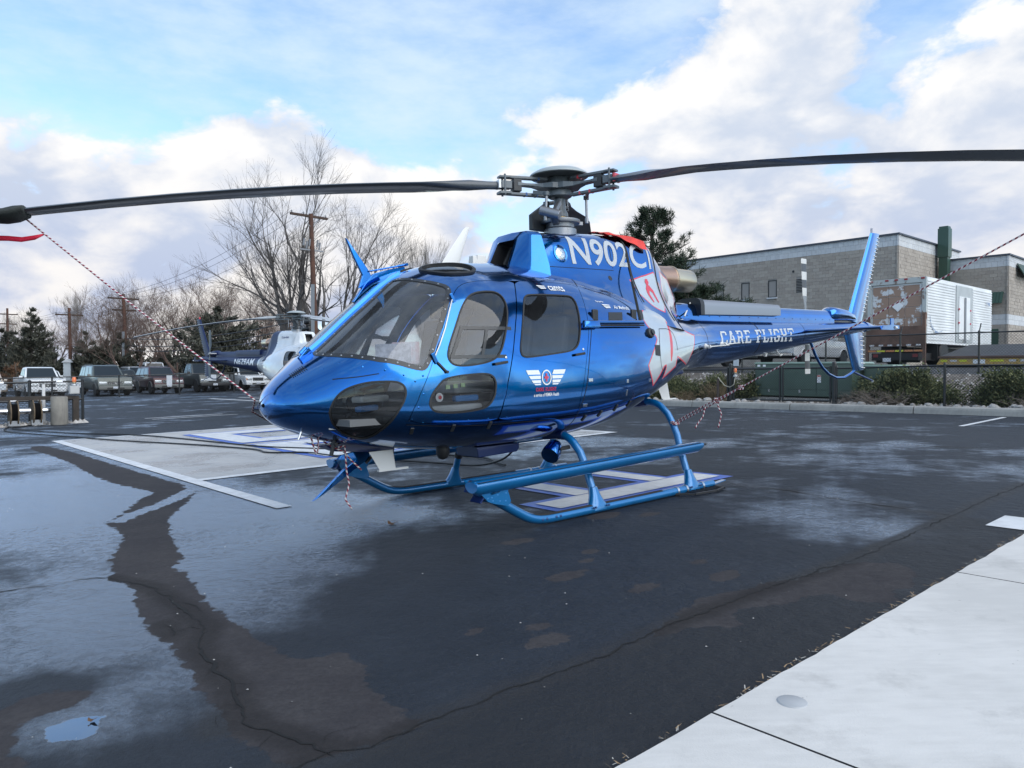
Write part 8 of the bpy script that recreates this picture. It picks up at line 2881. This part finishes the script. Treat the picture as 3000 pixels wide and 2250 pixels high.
def upole(loc, h, arms, label, lean=0.0, conduit=False):
    r = empty('utility_pole', loc, 0, label, 'utility pole', 'utility poles beyond the parking lot')
    top = Vector((lean, 0, h))
    mb = MB(); mb.tube([(0, 0, -.2), top * .5, top], [.20, .17, .13], 12); mb.build('pole', M_POLE, r, smooth=SM)
    ends = []
    for z, L, off in arms:
        c = top * (z / h)
        a, b = c - PERP * (L / 2 - off), c + PERP * (L / 2 + off)
        mb = MB(); mb.bar(a, b, .12, .14); ar = mb.build('cross_arm', M_ARM, r)
        mb = MB(); mb.bar(c - Vector((0, 0, .7)) + LINE * -.08, a.lerp(c, .45), .04, .02); mb.bar(c - Vector((0, 0, .7)) + LINE * -.08, b.lerp(c, .45), .04, .02); mb.build('arm_brace', M_STEEL, ar)
        for q in (a.lerp(b, .04), a.lerp(b, .35), a.lerp(b, .96)):
            mb = MB(); mb.lathe([(.03, .07), (.05, .10), (.03, .13), (.05, .16), (.03, .19), (.02, .22)], 8, q); mb.build('insulator', M_INS, ar)
            ends.append(r.location + q + Vector((0, 0, .2)))
    if conduit:
        mb = MB(); mb.box(top * .30 + Vector((-.10, -.18, 0)), (.20, .14, h * .62)); mb.build('riser_conduit', mat('riser_grey', (.20, .22, .24), .6), r)
    return r, ends


p1, e1 = upole(atp(930, 45, -.3), 10.9, [(10.75, 2.45, -.12)], 'large brown utility pole with a single cross arm beside the cottonwood', -.35, True)
p2, e2 = upole(atp(372, 64, -.6), 8.3, [(7.9, 2.5, 0), (6.9, 1.9, 0)], 'utility pole with two cross arms above the camper shell pickup', -.25, True)
p3, e3 = upole(atp(208, 75, -.7), 8.1, [(7.4, 2.5, 0), (4.0, .9, 0)], 'brown utility pole with one cross arm above the white pickup', -.1)
p4, e4 = upole(atp(24, 100, -.8), 10.2, [(9.4, 2.4, 0), (8.1, 2.1, 0)], 'far brown utility pole at the left edge', 0)
# cutouts and pole fittings on the first pole
fx = MB()
for dx, dz in ((-.55, 8.95), (-.35, 8.8), (-.15, 8.95), (.35, 8.95), (.5, 8.8)):
    c = PERP * dx + Vector((-.3, 0, dz)); fx.tube([c, c + Vector((.05, 0, .42))], .06, 8)
fx.bar(PERP * -.75 + Vector((-.28, 0, 8.72)), PERP * .75 + Vector((-.28, 0, 8.72)), .08, .08)
fx.build('fuse_cutouts', M_INS, p1)
nw = 0


def wire(a, b, sag, label, r=.012):
    mb = MB(); mb.tube(arc(a, b, sag, 18), r, 4, caps=False); tag(mb.build('overhead_wire', M_WIRE, fix=False), label, 'wire', 'overhead wires')


L1 = Vector(p1.location); L2 = Vector(p2.location); L3 = Vector(p3.location); L4 = Vector(p4.location)
for i, q in enumerate(e1[:3]):
    wire(q, e2[min(i, len(e2) - 1)], .9, 'thin overhead wire from the main pole to the next pole left, strand %s' % ('outer', 'middle', 'inner')[i])
    wire(e2[i], e3[i], .5, 'thin overhead wire between the second and third poles, strand %s' % ('outer', 'middle', 'inner')[i])
    wire(e3[i], e4[i], .7, 'thin overhead wire between the third and far poles, strand %s' % ('outer', 'middle', 'inner')[i])
for k, (z1, z2, nm) in enumerate(((4.75, 4.5, 'upper'), (4.3, 3.9, 'middle'), (3.95, 3.5, 'lower'))):
    wire(L1 + Vector((-.1, 0, z1)), L2 + Vector((-.1, 0, z2)), .55, 'heavy black communication cable at mid height of the poles, %s one' % nm, .03)
    wire(L2 + Vector((-.1, 0, z2)), L3 + Vector((0, 0, z2 - .2)), .4, 'black communication cable between the second and third poles, %s one' % nm, .025)
for k, z in enumerate((4.45, 4.05)):
    mb = MB(); a = L1 + Vector((-.1, 0, z)); d = (L2 + Vector((0, 0, z - .3)) - a).normalized(); mb.tube([a + d * .7, a + d * .8, a + d * 1.5, a + d * 1.6], [.05, .13, .13, .05], 8)
    tag(mb.build('splice_case', M_BLACK, smooth=SM), 'black splice case hung on the cable near the main pole, %s one' % ('upper', 'lower')[k], 'splice case')
# lamp post and a shed roof far back
lp_ = empty('street_lamp', atp(838, 72, -.4), 0, 'lamp post with a flat head behind the far rotor', 'lamp post')
mb = MB(); mb.tube([(0, 0, 0), (0, 0, 5.0)], .06, 8); mb.build('pole', M_GALV, lp_)
mb = MB(); mb.box((0, 0, 5.05), (.95, .4, .16)); mb.build('lamp_head', M_STEEL, lp_, bevel=.03)
shd = empty('shed', atp(205, 62, -.5), .4, 'pale metal shed wall behind the parked white pickup', 'shed')
mb = MB(); mb.box((0, 0, 1.15), (.5, 3, 2.3)); mb.build('wall', mat('shed_metal', (.36, .40, .43), .5), shd)
for i in range(8):
    mb = MB(); mb.box((-.26, 0, .25 + i * .27), (.03, 3, .13)); mb.build('siding_rib', MATS['shed_metal'], shd)
mb = MB(); mb.prism([(-.4, 2.3), (.4, 2.3), (0, 2.6)], -1.6, 1.6); mb.build('roof', mat('shed_roof', (.45, .47, .5), .5), shd)
# far low band of woodland closing the horizon
rnd = random.Random(4)
mb = MB()
for i in range(5200):
    a = rnd.uniform(-1.05, 1.05)
    Y = rnd.uniform(125, 190)
    x = math.tan(a) * Y
    h = (3.2 + 2.6 * mnoise.noise(Vector((x * .03, Y * .02, 0)))) * sqrt(rnd.random())
    p = Vector((x, Y, -.9 + max(0, h)))
    s = rnd.uniform(.5, 1.3)
    d = Vector((rnd.gauss(0, .5), rnd.gauss(0, .5), 1)).normalized()
    mb.add([p + Vector((-s * .5, 0, 0)), p + Vector((s * .5, rnd.uniform(-.3, .3), 0)), p + d * s * 1.4], [(0, 1, 2)])
tag(mb.build('distant_woodland', mat('winter_woods', (.075, .062, .060), .95, var=.4, vscale=.3), fix=False), 'low brown winter woodland along the horizon', 'woodland', kind='stuff')

# ------------------------------------------------------------------ covers, ropes and streamers on the near helicopter
HM = Matrix.Translation(O0) @ Euler((radians(.68), radians(1.12), YAW)).to_matrix().to_4x4()


def hw(x, y, z): return HM @ Vector((x, y, z))


def rope_mat():
    m = mat('red_white_rope', (.5, .3, .3), .85)
    N = NT(m.node_tree)
    b = m.node_tree.nodes['Principled BSDF']
    at = N.n('ShaderNodeAttribute', attribute_name='twist').outputs['Fac']
    k = N.math('FRACT', at)
    c = N.mix(N.ramp(k, .44, .50), (.64, .60, .60), (.22, .02, .045))
    N.link(c, b.inputs['Base Color'])
    return m


M_ROPE = rope_mat()


def rope(name, pts, r, label, pitch=.042, parent=None):
    """laid rope: the colour strand winds round it"""
    P = [Vector(p) for p in pts]
    # resample evenly
    d = [0]
    for a, b in zip(P[:-1], P[1:]): d.append(d[-1] + (b - a).length)
    n = max(4, int(d[-1] / .02))
    Q = []
    for i in range(n + 1):
        s = d[-1] * i / n
        j = max(0, min(len(P) - 2, int(np.searchsorted(d, s) - 1)))
        Q.append(P[j].lerp(P[j + 1], (s - d[j]) / max(1e-9, d[j + 1] - d[j])))
    mb = MB(); k = 7; mb.tube(Q, r, k)
    o = mb.build(name, M_ROPE, parent, smooth=3.2, fix=False)
    at = o.data.attributes.new('twist', 'FLOAT', 'POINT')
    tw = np.array([i * (d[-1] / n) / pitch + q / k for i in range(n + 1) for q in range(k)], np.float32)
    at.data.foreach_set('value', tw)
    if label: tag(o, label, 'rope')
    return o


def blade_pt(k, r, tan=0.0, dz=0.0):
    az = radians(BLADE_AZ[k])
    lin, quad = DROOP[k]
    z = 3.158 - lin * max(0, r - .5) - quad * max(0, r - .5) ** 2
    return hw(cos(az) * r - sin(az) * tan, sin(az) * r + cos(az) * tan, z + dz)


# blade tip socks with their red streamers
M_SOCK = mat('olive_sock_fabric', (.028, .034, .032), .85, var=.25, vscale=8, bump=.3, bscale=30)
for k, lab in ((0, 'dark olive fabric sock pulled over the left rotor blade tip'), (1, 'dark olive fabric sock on the right rotor blade tip')):
    mb = MB(); secs = []
    rnd = random.Random(k)
    for i in range(9):
        r = 4.78 + .60 * i / 8
        c = blade_pt(k, r)
        lo, hi = (.05, .028) if i == 0 else (.062 + .022 * sin(i), .028 + .008 * (i % 2))
        if i == 8: lo = .03
        cen = c + Vector((0, 0, -(lo - hi) / 2))
        s_ = []
        for q in range(12):
            a = 2 * pi * q / 12
            off = blade_pt(k, r, cos(a) * .19 * (1 if i < 8 else .9)) - c
            s_.append(cen + off + Vector((0, 0, (lo + hi) / 2 * sin(a) * (1 + .15 * rnd.uniform(-1, 1)))))
        secs.append(s_)
    loft(mb, secs)
    tag(mb.build('blade_sock', M_SOCK, smooth=3.2), lab, 'blade sock')
a = blade_pt(0, 4.80, -.10, -.05)
nose1 = hw(3.27, -.14, 1.10)
rope('tie_down_rope', [a, a.lerp(nose1, .5) + Vector((0, 0, -.015)), nose1, hw(3.22, -.32, 1.0), hw(2.95, -.56, .88)], .0068, 'red and white rope from the left blade tip to the helicopter nose')
rope('rope_loop', [hw(2.93, .10, .80), hw(2.92, .12, .72), hw(2.90, .12, .66), hw(2.88, .12, .70), hw(2.87, .10, .79)], .007, 'small loop of red and white rope hanging under the nose', .045)
rope('rope_tail', [hw(2.80, .05, .75), hw(2.74, .10, .70), hw(2.66, .12, .66), hw(2.60, .14, .58), hw(2.52, .15, .50)], .007, 'red and white rope tied under the nose to the lower wire cutter', .045)
rope('rope_tail', [hw(2.72, .14, .70), hw(2.66, .14, .71), hw(2.655, .15, .50), hw(2.64, .16, .40), hw(2.68, .16, .28), hw(2.63, .17, .20)], .007, 'loose rope end hanging beside the lower wire cutter', .045)
b = blade_pt(1, 4.70, .06, -.03)
leg = hw(-.75, .865, .69)
kn = leg.lerp(b, .20)
rope('tie_down_rope', [b, kn], .0068, 'single red and white rope from the right blade down to the knot')
for s_, lab in ((.012, 'upper strand of the doubled rope between the knot and the rear leg'), (-.012, 'lower strand of the doubled rope between the knot and the rear leg')):
    rope('doubled_rope', [kn, kn.lerp(leg, .5) + Vector((0, 0, s_ * 1.3)), leg + Vector((0, 0, s_))], .0068, lab)
pts = [leg + HM.to_3x3() @ Vector((cos(t) * .042, sin(t) * .042 , .012 * (t / 6) - .01)) for t in [i * .5 for i in range(27)]]
rope('rope_wrap', pts, .008, 'rope turns wrapped round the rear leg')
kp = kn.lerp(leg, .35)
for base, sc, lab in ((kn, .018, 'knot where the right rope doubles'), (kp, .022, 'second knot of the right rope with loose ends')):
    pts = [base + Vector((cos(t) * sc * (1 + .3 * sin(2.3 * t)), sin(t * 1.7) * sc, cos(t * 1.3) * sc * 1.1)) for t in [i * .35 for i in range(40)]]
    rope('rope_knot', pts, .0065, lab)
rope('loose_rope_end', [kp, kp + Vector((.02, 0, -.07)), kp + Vector((.045, -.01, -.13)), kp + Vector((.03, 0, -.22)), kp + Vector((.015, 0, -.27))], .0068, 'short loose end hanging from the rope knot')
rope('loose_rope_end', [kp + Vector((-.10, .05, -.07)), kp + Vector((-.12, .05, -.16)), kp + Vector((-.18, .05, -.24)), kp + Vector((-.20, .04, -.28))], .0065, 'longer frayed end hanging left of the rope knot')
# red streamers
def streamer(p0, path, wd, label):
    mb = MB(); vs, fs = [], []
    for i, q in enumerate(path):
        w_ = wd * min(1, .25 + i * .6)
        vs += [p0 + q + Vector((0, 0, w_ / 2)), p0 + q + Vector((0, .012 * sin(i * 2), -w_ / 2))]
    n = len(path)
    fs = [(2 * i, 2 * i + 1, 2 * i + 3, 2 * i + 2) for i in range(n - 1)]
    fs2 = fs
    mb.add(vs, fs2)
    o = mb.build('streamer', mat('red_streamer', (.62, .015, .05), .6), fix=False, smooth=3.2)
    sd_ = o.modifiers.new('thick', 'SOLIDIFY'); sd_.thickness = .002
    tag(o, label, 'streamer')


sp0 = a.lerp(nose1, .085)
streamer(sp0, [Vector((-.10 * i, .02 * sin(i), .003 * i - .024 * min(i, 2) - .004 * sin(i * 1.5))) for i in range(7)], .042, 'red warning streamer blowing left from the blade rope')

# red cover strapped over the rear of the cowling, with straps
cv = empty('engine_cover', HM @ Vector((-1.0, 0, 2.6)), 0, 'red fabric cover strapped over the top rear of the cowling', 'cover')
cv.rotation_euler = (radians(.68), radians(1.12), YAW)
IV = Matrix.Translation(Vector((1.0, 0, -2.6)))
def csurf(x, t, off):
    p = COWL.P(np.array([x]), np.array([abs(t)]))[0]; n = surf_n(COWL, np.array([x]), np.array([abs(t)]))[0]
    q = p + n * off
    if t < 0: q[1] *= -1
    return Vector((q[0] + 1.0, q[1], q[2] - 2.6))
mb = MB(); vs, fs = [], []
xs = np.linspace(-.58, -1.12, 16); tt = np.linspace(.70, 1.0, 10)
ts_ = list(tt) + [-t for t in tt[::-1][1:]]
rnd = random.Random(2)
for i, x in enumerate(xs):
    for t in ts_:
        e = .74 + .05 * max(0, (x + 1.0) / .42)
        t2 = math.copysign(max(abs(t), e), t)
        vs.append(csurf(x, t2, .008 + .006 * mnoise.noise(Vector((x * 9, t * 7, 0)))))
m_ = len(ts_)
for i in range(len(xs) - 1):
    for j in range(m_ - 1): fs.append((i * m_ + j, i * m_ + j + 1, (i + 1) * m_ + j + 1, (i + 1) * m_ + j))
mb.add(vs, fs); mb.build('fabric', mat('red_cover_fabric', (.50, .03, .035), .7, var=.2, vscale=5), cv, smooth=3.2, fix=True)
# crumpled orange red flap
mb = MB(); vs, fs = [], []
for i in range(14):
    x = -.40 - .62 * i / 13
    for j in range(6):
        t = .99 - .040 * j - .016 * i * (j / 5)
        vs.append(csurf(x, max(.62, t), .02 + .028 * abs(mnoise.noise(Vector((x * 7, j * .5, 3)))) + .012 * (j % 2)))
for i in range(13):
    for j in range(5): fs.append((i * 6 + j, i * 6 + j + 1, i * 6 + 7 + j, i * 6 + 6 + j))
mb.add(vs, fs); mb.build('loose_flap', mat('orange_red_flap', (.68, .045, .03), .6, var=.15, vscale=8), cv, smooth=3.2)
M_STRAP = mat('black_strap', (.015, .017, .016), .8)
for name_, line in (('strap', [(-.62 - .06 * (1 - t), t) for t in np.linspace(.96, .10, 26)]), ('strap', [(-1.09 - .05 * (1 - t), t) for t in np.linspace(.93, .05, 26)])):
    vs, fs = [], []
    for i, (x, t) in enumerate(line):
        c = csurf(x, t, .010)
        vs += [c + Vector((.012, 0, 0)), c - Vector((.012, 0, 0))]
    mb = MB(); mb.add(vs, [(2 * i, 2 * i + 1, 2 * i + 3, 2 * i + 2) for i in range(len(line) - 1)])
    mb.build(name_, M_STRAP, cv, fix=False)
mb = MB(); p0 = csurf(-.72, .80, .03); p1_ = Vector((-.30 + 1.0, .80, 1.73 - 2.6))
mb.tube([p0, p0.lerp(p1_, .5) , p1_], .007, 6); mb.bar(p0.lerp(p1_, .55), p1_, .026, .006); mb.build('tie_strap', M_STRAP, cv)
